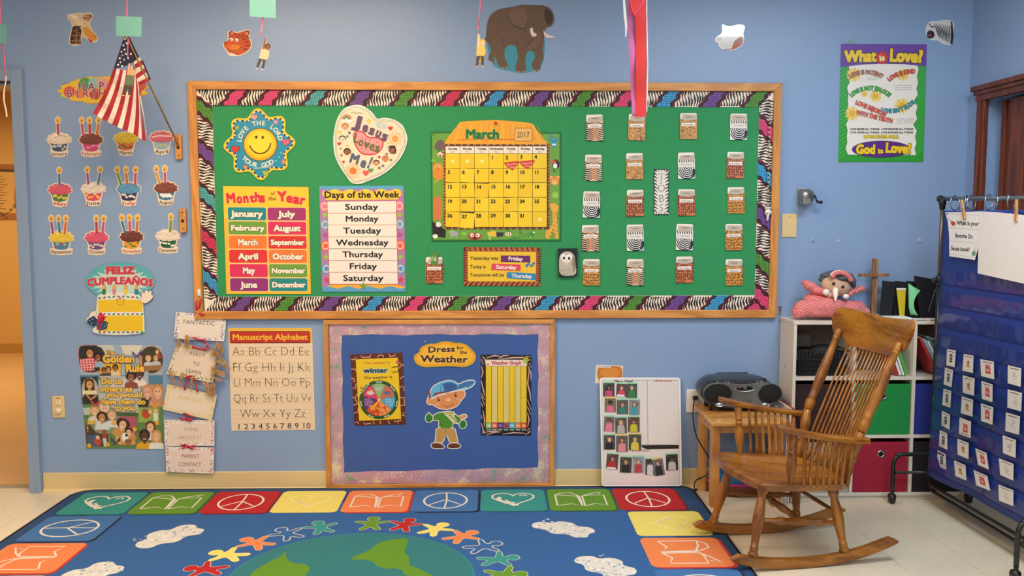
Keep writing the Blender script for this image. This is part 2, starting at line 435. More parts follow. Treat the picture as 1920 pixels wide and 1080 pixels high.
while y > DY1:
    w = .05 if i % 3 else .012
    w = (.035, .045, .125)[i % 3]
    x = (.045, .055, .04)[i % 3]
    MB().box(XR+x, XR+x+.03, max(y-w, DY1), y-.004, .01, DZ-.01).build('panel', DW, door, bevel=.002)
    y -= w; i += 1
# ================================================================== the big bulletin board
OAK = wood('oak_frame_x', 'bf7c36', 'dc9a4e', 'X', .4, 10, .1); OAKZ = wood('oak_frame_z', 'bf7c36', 'dc9a4e', 'Z', .4, 10, .1)
def mitred(m, x0, x1, z0, z1, w, y0, y1, side):
    if side == 't': p = [(x0, z1), (x1, z1), (x1-w, z1-w), (x0+w, z1-w)]
    if side == 'b': p = [(x0, z0), (x0+w, z0+w), (x1-w, z0+w), (x1, z0)]
    if side == 'l': p = [(x0, z0), (x0, z1), (x0+w, z1-w), (x0+w, z0+w)]
    if side == 'r': p = [(x1, z0), (x1-w, z0+w), (x1-w, z1-w), (x1, z1)]
    m.prism([(x, y1, z) for x, z in p], (0, y0-y1, 0))
BX0, BX1, BZ0, BZ1 = -1.534, 1.496, .908, 2.121
board = thing('bulletin_board', 'large oak-framed bulletin board with green paper and striped animal-print border', 'board', (0, 0, BZ0))
for sd in 'tblr':
    m = MB(); mitred(m, BX0, BX1, BZ0, BZ1, .042, -.024, 0, sd); m.build('frame_rail', OAK if sd in 'tb' else OAKZ, board, bevel=.003)
GREEN = plain('green_paper', '2c9156', .8, bump=.15, bscale=30)
MB().box(BX0+.03, BX1-.03, -.008, 0, BZ0+.03, BZ1-.03).build('backing_paper', GREEN, board)
PCOL = dict(p='e8487c', t='58b6b4', u='7a4c98', g='5c9a34', b='3fa8dc', r='d8305c')
rnd = random.Random(3)
def ring(a, x, y, r, col, L):
    n = 6; t0 = rnd.random()*6
    a.line([(x+r*cos(t0+2*pi*i/n), y+r*sin(t0+2*pi*i/n)) for i in range(n)], r*.66, col, L, True)
def zebra_band(a, x0, x1, y0, y1, horiz, L=1, step=5.2, wd=3.2):
    # wavy black strokes across a cream band
    t = (y0 if horiz else x0)+2; lo, hi = (x0, x1) if horiz else (y0, y1); end = y1 if horiz else x1; n = 8; ph = rnd.random()*6
    while t < end-1:
        pts = []; ws = []; amp = 1.1+.6*rnd.random()
        for i in range(n+1):
            q = lo+(hi-lo)*i/n; s = t+amp*sin(i*.85+ph+t*.03)+.5*sin(i*2.1+t)
            pts.append((q, s) if horiz else (s, q)); ws.append(max(.5, wd*(.85+.35*sin(i*1.1+t*1.3))))
        a.line(pts, ws, '1d1412', L); t += step+rnd.uniform(-.8, .8); ph += .25
def patch(a, cx, cy, c, lo, hi, horiz, L=2):
    # slanted coloured leopard patch with wavy maroon and black edging
    # (u, v) u along the band, v across from lo to hi
    def edge(s, gro, ph):
        o = []
        for i in range(11):
            v = lo+(hi-lo)*i/10; k = (i/10-.5)
            sl = -22*k if not horiz else 26*k
            o.append((s*(11+gro)+sl+2.4*sin(i*1.3+ph), v))
        return o
    def tr(pts): return [(cx+u, v) for u, v in pts] if not horiz else [(v, cy+u) for u, v in pts]
    for gro, colr, LL in ((9, 'c2305a', L), (7.8, '170a10', L+1), (5.2, '4a1226', L+2), (3, '170a10', L+3), (0, PCOL[c], L+4)):
        e = edge(-1, gro, 0)+edge(1, gro, 1.7)[::-1]; a.poly(tr(e), colr, LL)
    dk = {'p': '8c1240', 'r': '7c0c30', 't': '12363a', 'u': '301848', 'g': '123a10', 'b': '0c2f58'}[c]
    W = abs(hi-lo)
    rows = max(3, int(W/4.3))
    for i in range(rows):
        v = lo+(hi-lo)*(i+.5)/rows; k = (i+.5)/rows-.5; sl = -22*k if not horiz else 26*k
        for j in range(5):
            u = sl-9.3+j*4.4+rnd.uniform(-.5, .5)+(i % 2)*1.9
            p = tr([(u, v)])[0]; ring(a, p[0], p[1], 1.35, dk, L+5)
a = Art(wallp(.0095)); a.sheet([(366, 166), (1452, 171), (1451.5, 201), (366, 197)], 'efe2cf', .0012)
zebra_band(a, 366, 1452, 167.5, 199, False)
for x, c in ((441, 'p'), (506, 'p'), (593, 't'), (677, 'u'), (760, 'g'), (847, 'r'), (929, 'b'), (1013, 'u'), (1093, 'g'), (1173, 'p'), (1253, 'b'), (1339, 'u'), (1418, 'g')):
    y = 166+5*(x-366)/1086; patch(a, x, 0, c, y+.3, y+30.5, False)
tag(a.build('border_strip', board))
a = Art(wallp(.0095)); a.sheet([(384, 556.5), (1443.5, 553.5), (1442.5, 581), (384.5, 584.5)], 'efe2cf', .0012)
zebra_band(a, 384, 1443, 556.5, 583, False)
for i, x in enumerate((454, 536, 619, 701, 779, 861, 943, 1025, 1107, 1189, 1268, 1343, 1424)):
    y = 556.5-3*(x-384)/1060; patch(a, x, 0, 'ugubpgubpgubp'[i], y+.2, y+27.5, False)
a.build('border_strip', board)
a = Art(wallp(.0107)); a.T = bil((366, 168), (397, 197), (409.5, 557), (383.5, 584), 31, 400)
a.T = lambda x, y: ((366+18*(y-168)/416)+x*(31-5.5*(y-168)/416)/31, y)
a.sheet([(0, 168), (31, 197), (31, 557), (0, 584)], 'efe2cf', .0012)
zebra_band(a, 1, 30.4, 190, 563, True)
for y, c in ((207, 'g'), (287, 'u'), (370, 't'), (452, 'r'), (528, 'b')): patch(a, 0, y, c, .2, 30.8, True)
a.build('border_strip', board)
a = Art(wallp(.0107)); a.T = lambda x, y: ((1423.5-8.5*(y-200)/355)+x*(28-.5*(y-200)/355)/28, y)
a.sheet([(0, 200), (28, 171), (28, 581), (0, 555)], 'efe2cf', .0012)
zebra_band(a, .8, 27.4, 188, 560, True)
for y, c in ((242, 'p'), (328, 'b'), (409, 'u'), (495, 'g'), (560, 'p')): patch(a, 0, y, c, .2, 27.8, True)
a.build('border_strip', board)

BB = .0105            # items pinned on the big board start here
def item(name, label, cat, px, py, off=BB, group=None): return wthing(name, label, cat, px, py, off, group)

# --- smiling flower sign
t = item('flower_sign', 'blue flower-shaped sign with yellow smiling face, upper left of green board', 'sign', 487, 330)
FC = (486.5, 270.5)
def petal(r0, amp, n=8, ph=0, m=96):
    return [(FC[0]+(r0+amp*cos(n*(2*pi*k/m)+ph))*sin(2*pi*k/m), FC[1]-(r0+amp*cos(n*(2*pi*k/m)+ph))*cos(2*pi*k/m)) for k in range(m)]
PH = radians(25)
a = Art(wallp(BB+.002)); a.sheet(petal(61, 6.5, 8, PH), 'f2c832', .002, edge='e8d8b0')
a.poly(petal(56.5, 6.8, 8, PH), 'f4e4c0', 1); a.poly(petal(54.5, 6.8, 8, PH), '1f8fae', 3)
pp = petal(55.6, 6.8, 8, PH, 192)
for k in range(0, 192, 4): a.line(pp[k:k+3], 2.6, '17181a', 4)
a.build('card', t, GLOSSY)
a = Art(wallp(BB+.0032)); a.ell(FC[0]+1.5, FC[1]+.5, 32, 31, '3a2a18', 2, n=40); a.ell(FC[0]+1.5, FC[1]+.5, 31, 30, 'f0a818', 3, n=40); a.ell(FC[0]+1.5, FC[1]-1, 28, 27, 'f9c916', 4, n=36); a.ell(FC[0]+1, FC[1]-3, 23, 21, 'fbd732', 5, n=30)
a.ell(480.5, 257, 2.3, 3, '2a1a10', 6); a.ell(492.5, 257.5, 2.3, 3, '2a1a10', 6)
a.line([(487.5+20.5*cos(radians(x)), 265+23*sin(radians(x))) for x in range(8, 173, 11)], 2.2, '2a1a10', 6)
a.build('smiling_face', t, GLOSSY)
a = Art(wallp(BB+.0034))
def ringtext(a, s, cx, cy, R, ang0, ang1, h, col, inside=False, off=.03):
    n = len(s)
    for i, c in enumerate(s):
        th = ang0+(ang1-ang0)*i/(n-1)
        x = cx+R*sin(radians(th)); y = cy-R*cos(radians(th)); r = th if not inside else th-180
        if c != ' ': a.text(c, x, y, h, col, off=off, rot=r)
ringtext(a, 'LOVE THE LORD', 487.5, 270, 39.5, -80, 74, 8.4, 'f6ead0')
ringtext(a, 'YOUR GOD...', 487.5, 271, 39, 228, 112, 8.4, 'f6ead0', True)
a.text('Deuteronomy 11:1', 495, 313.5, 2.8, 'f6ead0', rot=-7, w=38)
for x, y, r, c in ((477, 220, 8, 'e99aa8'), (536, 267, 10, 'e0607c'), (441, 280.5, 10, 'd8342c'), (497.5, 325, 7.5, '9cc43c')):
    a.poly(heartp(x, y, r*1.7, r*1.6, 8), '3a1a20', 0); a.poly(heartp(x, y, r*1.5, r*1.4, 8), c, 1)
for x, y, c in ((517, 228.5, 'c58ac0'), (444.5, 239.5, '7aa850'), (531.5, 303, 'c08070'), (460, 313, 'c07868')):
    a.poly([(x+(5 if k % 2 else 3.4)*cos(k*pi/8), y+(5 if k % 2 else 3.4)*sin(k*pi/8)) for k in range(16)], c, 0); a.ell(x, y, 2, 2, 'f2a030', 1, n=8)
a.build('lettering', t, GLOSSY)

# --- heart sign
t = item('heart_sign', 'cream heart-shaped sign with a pink heart and small drawings on the green board', 'sign', 691, 340)
hs = [(627, 291), (624, 262), (627, 241), (632, 221), (643, 204), (660, 197), (676, 196), (692, 205), (701, 214), (706, 224), (721, 220), (740, 224), (755, 234), (761, 247), (765, 260), (760, 280), (751, 297), (738, 312), (722, 325), (707, 333), (692, 339), (674, 346), (659, 344), (651, 333), (641, 319), (633, 305)]
def smooth(pts, it=2):
    for _ in range(it):
        o = []
        for i in range(len(pts)):
            a_, b_ = pts[i], pts[(i+1) % len(pts)]
            o += [(a_[0]*.75+b_[0]*.25, a_[1]*.75+b_[1]*.25), (a_[0]*.25+b_[0]*.75, a_[1]*.25+b_[1]*.75)]
        pts = o
    return pts
hsm = smooth(hs, 2)
a = Art(wallp(BB+.003)); a.sheet(hsm, 'f3ead8', .002)
wig = [(x+.8*sin(i*.8), y+.8*cos(i*.8)) for i, (x, y) in enumerate(hsm)]
a.poly(grow(wig, -2.5), '6f93a8', 1); a.poly(grow(wig, -3.3), 'efe0c4', 2); a.poly(grow(wig, -5), '7a8a58', 3); a.poly(grow(wig, -5.7), 'f0dfc0', 4)
a.build('card', t, GLOSSY)
a = Art(wallp(BB+.0042))
ih = smooth([(661, 249), (672, 243.5), (683, 247), (691, 258), (704, 256), (717, 260), (720.5, 270), (716, 281), (706, 290), (692, 291.5), (678, 290), (670, 281), (663, 268)], 2)
a.poly(ih, 'd23c40', 0); a.poly(grow(ih, -2.6), 'f29a9a', 1)
for k in range(26):
    x = 668+(k*17) % 46; y = 250+(k*11) % 38
    if (x-691)**2/700+(y-270)**2/300 < .95: a.poly(heartp(x, y, 3, 3), 'd2485c', 2, )
for c, x, y, h, r in (('J', 673, 229, 20, 14), ('e', 685.5, 238, 17, 14), ('s', 698, 244, 17, 20), ('u', 710.5, 249, 17, 24), ('s', 722, 255, 18, 22)): a.text(c, x, y, h, '6a4a6a', off=.08, rot=r, L=3, w=h*.62)
for c, x, y, h, r in (('L', 668, 259, 16, 14), ('o', 677.5, 265.5, 16, 16), ('v', 688, 269.5, 16, 16), ('e', 698, 273.5, 16, 16), ('s', 708, 277, 16, 18)): a.text(c, x, y, h, '5c6a3c', off=.05, rot=r, L=3, w=h*.6)
for c, x, y, h, r in (('M', 665, 297.5, 16, 16), ('e', 682, 304.5, 18, 18), ('!', 694, 305, 20, 24)): a.text(c, x, y, h, '566078', off=.08, rot=r, L=3, w={'M': 18, 'e': 10, '!': 5}[c])
for x, y, r in ((741, 260, 6.5), (662, 320.5, 7)):
    for k in range(22):
        th = k*2*pi/22; a.line([(x+cos(th)*r*1.25, y+sin(th)*r*1.25), (x+cos(th)*r*(1.9+.4*(k % 2)), y+sin(th)*r*(1.9+.4*(k % 2)))], 1.1, 'e8a03c', 0)
    a.ell(x, y, r, r, 'e87832' if y > 300 else 'eea04c', 1)
for k, c in enumerate(('d8483c', 'e8a83c', '4f9c70', '3a78b0', 'f0dfc0')): a.poly([(650+(9.5-k*1.6)*cos(radians(q)), 224-(-1)*0+(9.5-k*1.6)*sin(radians(q))) for q in range(-178, 1, 16)], c, k)
a.ell(645, 226, 5, 2.5, 'f6f0e6', 6); a.ell(655, 227.5, 6, 2.6, 'f6f0e6', 6)
for x, y in ((692, 227), (637, 248), (651, 273), (728, 268)): a.poly(starp(x, y, 6 if y < 260 else 4), 'e8bc3c', 1); a.poly(starp(x, y, 3.4 if y < 260 else 2), 'f4dc70', 2)
for x, y, w_, c in ((732, 241, 10, 'd0402c'), (636, 270, 8, 'cc3a48'), (686, 325, 13, 'e05a5a'), (711, 295, 6, 'b83a48'), (695.5, 320, 10, '6a9a54'), (639, 279, 4, 'b04a40')): a.poly(heartp(x, y, w_, w_), c, 1)
for x, y, r, c, hc in ((647, 238, 6, 'e9ab84', 'b56a3c'), (642, 261, 6, 'e6d8c0', '5a4334'), (651, 285, 6.3, '94603c', '33211a'), (736, 283, 6.5, '9c5f42', '3a2018'), (722.5, 298.5, 5.5, 'dc8c4c', 'b5642c'), (705.5, 306, 5.5, 'e0a578', '4a2e20')):
    a.ell(x, y-1.2, r*1.15, r, hc, 0); a.ell(x, y+.6, r*.9, r*.86, c, 1); a.ell(x-2, y, .7, .8, '2a1a14', 2, n=6); a.ell(x+2, y, .7, .8, '2a1a14', 2, n=6); a.line([(x-2, y+2.6), (x, y+3.6), (x+2, y+2.6)], .6, '2a1a14', 2)
a.poly([(724, 279), (731, 273), (741, 273), (743, 286), (738, 290), (741, 279), (731, 276)], '3a2018', 3)
a.ell(715, 235, 11, 6.5, 'bcd0d0', 0, rot=20); a.line([(658, 212), (664, 210), (668, 213), (674, 211), (680, 214)], 1.2, '8a8a70', 1); a.ell(716, 235, 3, 3.4, 'e8d49c', 1, n=8)
for x, y, c in ((655, 249, '4a4a3c'), (651, 256, '70947c'), (718, 311, '8c5474'), (644, 303.5, 'b84038'), (640, 291, 'b87440'), (725, 289, '7c7c70'), (711, 315, '4a7a40'), (733, 300, '707068')):
    a.poly([(x+(4 if k % 2 else 1.8)*cos(k*pi/5), y+(4 if k % 2 else 1.8)*sin(k*pi/5)) for k in range(10)], c, 1)
a.build('lettering', t, GLOSSY)

# --- months of the year
t = item('months_poster', 'yellow Months of the Year poster with twelve coloured name boxes', 'poster', 500, 550)
TM = bil((418, 349), (578.5, 350.5), (583, 551), (424.5, 551), 160, 200)
def T_(fn, base, tf): a = Art(wallp(base)); a.T = tf; return a
a = T_(0, BB+.001, TM); a.sheet([(0, 0), (160, 0), (160, 200), (0, 200)], 'f4bb2e', .001, edge='e8d8b0'); a.poly([(1, 1), (159, 1), (159, 60), (1, 60)], 'f6c932', 1); a.build('sheet', t, GLOSSY)
a = T_(0, BB+.0014, TM)
for c, x, y, h, r in zip('Months', (14, 30, 42, 54, 64, 73), (22, 22.5, 21.5, 21.5, 19, 20.5), (17, 17, 17, 15, 16, 17), (-4, -4, -3, -3, -2, 3)): a.text(c, x, y, h, 'd7332c', off=.07, rot=r, out='f7a0a0', ow=.03, w={'M': 18, 't': 8}.get(c, 10.5))
for c, x, y, h, r in zip('Year', (110, 124, 137, 148), (18, 20.5, 22.5, 24), (17, 17, 17, 17), (-2, 4, 6, 8)): a.text(c, x, y, h, 'd7332c', off=.07, rot=r, out='f7a0a0', ow=.03, w={'Y': 16, 'r': 9}.get(c, 12))
a.text('of', 92.5, 12.5, 7, 'a8542c', off=.03); a.text('the', 91.5, 22, 7, 'a8542c', off=.04, w=15)
a.build('lettering', t, GLOSSY)
names = ['January', 'February', 'March', 'April', 'May', 'June', 'July', 'August', 'September', 'October', 'November', 'December']
mc = ['1d8a8c', '6fa03a', 'ee7c32', 'de352f', 'dc2f5e', '92307c', 'a3346f', 'dc2f5e', 'da3230', 'ea7a32', '6f9f3a', '1d8a86']
for i, nm in enumerate(names):
    cx = 43.5 if i < 6 else 118; cy = 51+26.4*(i % 6)
    a = T_(0, BB+.0014, TM); a.poly(rrect(cx-37, cy-12.8, cx+37, cy+12.8, 4), 'f8dba0', 0); a.poly(rrect(cx-36, cy-12, cx+36, cy+12, 3.6), mc[i], 1); nb = a.build('name_box', t, GLOSSY); a = T_(0, BB+.0014, TM)
    h = 10.5 if len(nm) < 8 else 9.2
    a.text(nm, cx, cy, h, 'f6e8d6', w=min(63, (7.5 if len(nm) < 6 else 8.3)*len(nm)), off=.075, out='4a2a22', ow=.05, L=2)
    a.build('month_name', nb, GLOSSY)

# --- days of the week
t = item('days_poster', 'Days of the Week poster with seven white strips between wavy rainbow sides', 'poster', 680, 548)
TD = bil((598.5, 349), (757, 348), (761, 547), (604, 547), 158, 198)
a = T_(0, BB+.001, TD); a.sheet([(0, 0), (158, 0), (158, 198), (0, 198)], 'b07cae', .001)
def wav(y, x0, x1, am, k, n=40): return [(x0+(x1-x0)*i/n, y+am*sin(k*i/n*2*pi)) for i in range(n+1)]
a.poly([(0, 0), (158, 0)]+wav(7, 158, 0, 2.4, 5), '58a8cc', 1)
a.poly([(0, 198), (158, 198)]+wav(190, 158, 0, 2.2, 4), '58a0cc', 1); a.poly(wav(190, 158, 0, 2.2, 4)+[(20, 184), (140, 184)], 'f0b03c', 1)
a.poly(wav(8, 7, 151, 2.4, 5)+[(154, 16), (146, 26), (12, 26), (5, 15)], 'f4c83c', 2)
for sx, k in ((9, 1), (149, -1)):
    for y, c, d in ((38, 'e87890', 1), (54, '9cc43c', 0), (72, '5ca8d4', 1), (92, 'b8489c', 0), (112, 'e8603c', 1), (133, '9cc43c', 0), (155, '4c9cd0', 1), (176, 'd84040', 0)):
        if d: a.ell(sx, y, 9, 10, c, 2); a.ell(sx, y, 6.5, 7.5, 'f0c8b8', 3); a.ell(sx, y, 4.5, 5, c, 4)
        else: a.poly(starp(sx, y, 7), c, 3)
a.rect(13.5, 28, 144, 184, 'c8402c', 5)
a.text('Days of the Week', 78.5, 16.2, 11.5, '1c1816', w=140, off=.04, L=5)
a.poly(starp(78, 187, 8), '74a83c', 12)
a.build('sheet', t, GLOSSY)
for i, nm in enumerate(('Sunday', 'Monday', 'Tuesday', 'Wednesday', 'Thursday', 'Friday', 'Saturday')):
    y0 = 29+22.2*i; a = T_(0, BB+.0022, TD)
    a.rect(14.5, y0, 143, y0+21.4, 'f0e6da', 0)
    a.line([(14.5, y0+21.8), (143, y0+21.8)], .9, ['d84a3c', 'd8803c', '8a9a3c', '4a7a4c', '7a5a70', 'b83c54', 'c8402c'][i], 1)
    a.text(nm, 78, y0+10.2, 10.6, '15110f', w={6: 62, 7: 71, 9: 98, 8: 76}[len(nm)] if nm != 'Friday' else 52, off=.035, L=1)
    a.build('day_strip', t, GLOSSY)
# --- calendar
t = item('classroom_calendar', 'March 2017 wall calendar with yellow day cards and jungle animal border', 'calendar', 930, 452)
a = Art(wallp(BB+.001)); a.sheet([(807, 247), (1052, 248), (1052, 452), (809.5, 452.5)], '1c6a28', .001)
a.poly([(810, 250), (1049, 251), (1049, 449), (812, 449.5)], '6aa238', 1)
for k in range(70):
    x = 812+(k*53) % 236; y = 252+(k*97) % 196
    if 833 < x < 1026 and 262 < y < 428: continue
    a.ell(x, y, 5, 2.4, ('4f8a2c', '86b848', '9cc85c', '3f7a2c')[k % 4], 2, rot=(k*37) % 180, n=8)
def critter(x, y, r, c, c2, L=3, ears=True):
    if ears: a.ell(x-r*.7, y-r*.7, r*.35, r*.35, c2, L, n=8); a.ell(x+r*.7, y-r*.7, r*.35, r*.35, c2, L, n=8)
    a.ell(x, y, r, r*.95, c, L+1, n=14); a.ell(x, y+r*.4, r*.55, r*.42, c2, L+2, n=10)
    a.ell(x-r*.35, y-r*.15, r*.16, r*.18, 'f6f0e0', L+2, n=6); a.ell(x+r*.35, y-r*.15, r*.16, r*.18, 'f6f0e0', L+2, n=6)
    a.ell(x-r*.33, y-r*.13, r*.08, r*.1, '1a1412', L+3, n=6); a.ell(x+r*.33, y-r*.13, r*.08, r*.1, '1a1412', L+3, n=6)
a.poly([(814, 275), (821, 263), (830, 262), (836, 272), (828, 282), (818, 281)], '6a5a5c', 3); critter(825, 290, 5, 'e8d8c8', 'b04030')
a.poly([(811, 310), (822, 306), (832, 314), (830, 335), (820, 340), (812, 330)], 'e08c28', 3); critter(821, 314, 8, 'd8a040', 'e07818')
a.poly([(812, 372), (824, 366), (829, 380), (828, 412), (814, 413)], 'd0783c', 3)
a.poly([(810, 415), (820, 420), (836, 432), (835, 446), (818, 444), (812, 448)], '241a1c', 4); a.ell(822, 421, 5, 5, 'e8e0d8', 5); a.ell(816, 443, 5, 4, 'f0ece4', 5)
a.line([(1031, 252), (1036, 257), (1030, 262), (1041, 266), (1046, 258)], 5, '2c8cc8', 3); a.ell(1039, 271, 5, 5, '2c8cc8', 4); a.ell(1037, 271, 1.8, 2, 'f6f0e0', 5); a.ell(1041, 271, 1.8, 2, 'f6f0e0', 5)
a.ell(1042, 308, 7, 9, '241a20', 3); a.ell(1041, 311, 4, 5, 'f0ece4', 4); a.poly([(1034, 300), (1045, 302), (1036, 308)], 'e8502c', 5)
critter(1040, 339, 9, 'e88c28', 'f2c070'); a.poly(starp(1041, 366, 8, 5, 7), '9cc850', 3)
a.poly([(1030, 383), (1040, 380), (1048, 388), (1044, 400), (1047, 448), (1041, 447), (1038, 430), (1030, 448), (1022, 446), (1024, 432), (1036, 424), (1036, 398)], 'e8a83c', 3)
for k in range(16): a.ell(1028+(k*7) % 17, 395+k*3.2, 1.6, 1.3, 'a8602c', 4, n=6)
a.ell(851, 438, 8, 5, 'a8a4b0', 3); a.ell(846, 443, 1.5, 4, 'a8a4b0', 3); a.ell(856, 443, 1.5, 4, 'a8a4b0', 3)
a.ell(890, 443, 13, 7, 'a8482c', 3); a.ell(885, 441, 3.6, 3.6, 'f6f0e0', 4); a.ell(896, 441, 3.6, 3.6, 'f6f0e0', 4); a.ell(885.5, 441.5, 1.2, 1.2, '1a1412', 5, n=6); a.ell(895.5, 441.5, 1.2, 1.2, '1a1412', 5, n=6); a.ell(890, 447, 4, 2, '2a1814', 4)
a.poly([(912, 437), (925, 432), (935, 436), (932, 444), (918, 443)], 'e8c03c', 3); a.poly([(930, 435), (946, 436), (942, 444), (931, 444)], '3a2a3c', 4)
a.ell(953, 439, 6, 4, 'f0e0c0', 3); a.line([(951, 436), (951, 442)], 1.4, '2a1814', 4); a.line([(955, 436), (955, 442)], 1.4, '2a1814', 4)
a.line([(953, 449), (970, 445), (990, 442), (1000, 437)], [2, 5, 7, 6], '3c8c3c', 3); a.ell(1001, 436, 2, 2, 'f0f0e0', 4, n=6)
for k in range(5): a.line([(968+k*6, 440), (972+k*6, 447)], 1, 'a8cc50', 4)
a.build('sheet', t, GLOSSY)
a = Art(wallp(BB+.0028))
roof = [(833, 268), (842, 255), (862, 229), (875, 227), (900, 226), (930, 225), (960, 227), (990, 230), (999, 232), (1008, 246), (1021, 262), (1026, 266)]
a.sheet(roof+[(1024, 271), (836, 270)], 'f0a828', .0006)
for k in range(24):
    x = 845+k*7.6; a.line([(x+(932-x)*.14, 231+abs(x-930)*.05), (x, 266)], .9, ('d88c1c', 'f8c850', 'e8982c')[k % 3], 1)
a.line([(858, 262), (1000, 261)], 1.4, 'd0602c', 1)
a.text('March', 904.5, 251.5, 16, '1f6a34', w=63, off=.06, L=3, out='8cbc4c', ow=.045)
a.poly(rrect(964, 239.5, 998.5, 265.5, 3), 'c8742c', 2); a.poly(rrect(965.5, 241, 997, 264, 2.5), 'e8b860', 3)
a.text('2017', 981, 252.5, 10.5, '3a2a1c', w=24, off=.0, L=4)
a.build('calendar_header', t, GLOSSY)
a = Art(wallp(BB+.0024)); a.poly([(832, 270), (1030, 270), (1030, 430), (832, 430)], '5c2a1c', 0)
for k in range(150):
    if k % 2: x, y = 833+(k*1.31*7) % 196, (271.7 if k % 4 == 1 else 428.4)
    else: y, x = 272+(k*1.07*7) % 156, (833.3 if k % 4 == 0 else 1028.6)
    a.ell(x, y, 1.7, .9, 'd8884c', 1, rot=(k*40) % 180, n=6)
a.poly([(835, 274), (1027, 274), (1027, 427), (835, 427)], '4c3a1c', 2)
cw = (1026-835.5)/7
for i, d in enumerate(('Sunday', 'Monday', 'Tuesday', 'Wednesday', 'Thursday', 'Friday', 'Saturday')):
    a.rect(835.5+i*cw, 274.5, 835.5+(i+1)*cw-.7, 287.5, 'f2e6d2', 3)
    a.text(d, 835.5+(i+.5)*cw, 279, 3.6, '2a2018', w=17 if i != 3 else 25, off=.06, L=4); a.text(d[:3]+'.', 835.5+(i+.5)*cw, 284.6, 2.7, '5c8ca0', w=8, off=.02, L=4)
a.build('day_grid', t, GLOSSY)
yc = [288.5, 316, 343, 370.5, 397.5, 426.5]
for r in range(5):
    for c in range(7):
        n = r*7+c-2; x0 = 835.5+c*cw; y0 = yc[r]; hh = yc[r+1]-y0-.9
        a = Art(wallp(BB+.0032+.0004*((r*3+c*5) % 3))); an = {1: 1, 4: -1, 6: 3, 14: 3, 23: -2.5, 27: 3.5, 5: 2, 28: -1.5, 26: 1.5}.get(n, ((n*7) % 3-1)*.4)
        dy = {27: 2, 14: 1}.get(n, 0)
        a.T = (lambda cx, cy, an, dy: (lambda x, y: rot2([(x, y+dy)], cx, cy, an)[0]))(x0+cw/2, y0+hh/2, an, dy)
        a.sheet([(x0, y0), (x0+cw-.8, y0), (x0+cw-.8, y0+hh), (x0, y0+hh)], ('f0cc1c', 'eec61a', 'f2d024')[(r+c) % 3], .0005, edge='8a6c14')
        cd = a.build('date_card', t, GLOSSY); T_old = a.T; a = Art(wallp(BB+.0032+.0004*((r*3+c*5) % 3))); a.T = T_old
        if 1 <= n <= 31: a.text(str(n), x0+(6 if n > 9 else 4.5)+1.5, y0+(7 if n not in (3, 4) else 5.5), 6.4, '1a1510', off=.06, L=2)
        else: a.rect(x0+cw/2-3, y0+11, x0+cw/2+3, y0+17, 'f4e89a', 2)
        a.build('number' if 1 <= n <= 31 else 'blank_sticker', cd, GLOSSY)
for x0, x1, y in ((944.5, 974.5, 303), (973, 1003.5, 301)):
    a = Art(wallp(BB+.0046)); a.sheet([(x0, y+3), (x0+4, y+1), (x1-3, y-1), (x1, y+1), (x1-7, y+9), ((x0+x1)/2+2, y+17), (x0+7, y+11)], 'cf3424', .0005)
    a.text('Special', (x0+x1)/2, y+4.5, 4, 'f0a890', w=20, rot=-5, L=1, off=.04); a.text('Day', (x0+x1)/2+1, y+10, 4, 'f0a890', w=10, rot=-5, L=1, off=.04)
    a.build('special_day_marker', t, GLOSSY)
pin = MB(); p0 = onY(929, 231, -.014); pin.turn(p0, p0+Vector((0, -.012, .001)), [(0, .004), (.5, .004), (.55, .0075), (.8, .0078), (1, .006)], 12)
tag(pin.build('push_pin', plain('pin_red', 'd22a1e', .3)), 'red push pin at the top of the March calendar', 'pin')

# --- yesterday / today / tomorrow chart
t = item('day_chart', 'tiger-striped chart reading Yesterday was, Today is, Tomorrow will be', 'poster', 941, 536)
a = Art(wallp(BB+.001)); a.sheet([(868.5, 463), (1013.5, 464), (1013, 536.5), (869, 535.5)], 'b8602c', .0012)
for k in range(58):
    sd = k % 4; q = (k//4)/14.5
    if sd == 0: p = [(870+142*q, 464), (873+142*q, 470), (869+142*q, 472)]
    elif sd == 1: p = [(871+140*q, 536), (876+140*q, 530), (881+138*q, 527)]
    elif sd == 2: p = [(869, 466+68*q), (874, 464+68*q), (877.5, 466+68*q)]
    else: p = [(1013.5, 468+66*q), (1009, 466+66*q), (1005.5, 470+64*q)]
    a.line(p, [2.6, 1.8, .5], '1c120e', 1)
a.poly([(877, 471.5), (1005, 472.5), (1004.5, 528), (877.5, 527.5)], 'ecc42c', 3)
a.text('Yesterday was', 908, 484, 6.2, '2a2410', w=53, off=.03, L=4); a.text('Today is', 896, 500, 6.2, '2a2410', w=30, off=.03, L=4); a.text('Tomorrow will be', 913, 515.5, 6.2, '2a2410', w=64, off=.03, L=4)
a.line([(986, 500), (992, 494), (996, 500), (1002, 492)], 4.5, '2c7cb4', 4); a.ell(988, 498, 3, 3, '2c7cb4', 5)
a.build('sheet', t, GLOSSY)
for p, c, s, x, y in ((((939, 479), (994, 479.5), (994, 492), (939, 491)), '6c2468', 'Friday', 966.5, 485), (((922, 494), (976, 496), (976, 508), (921, 506)), 'e04460', 'Saturday', 949, 501), (((950.5, 510), (1005, 513), (1004.5, 525.5), (950, 521.5)), '2a86c0', 'Thursday', 978, 517.5)):
    a = Art(wallp(BB+.0032)); a.sheet(list(p), c, .0006); a.text(s, x, y, 6.6, 'f4ead8', w=27 if s == 'Friday' else 38, off=.05, rot=2, L=1); a.build('name_card', t, GLOSSY)

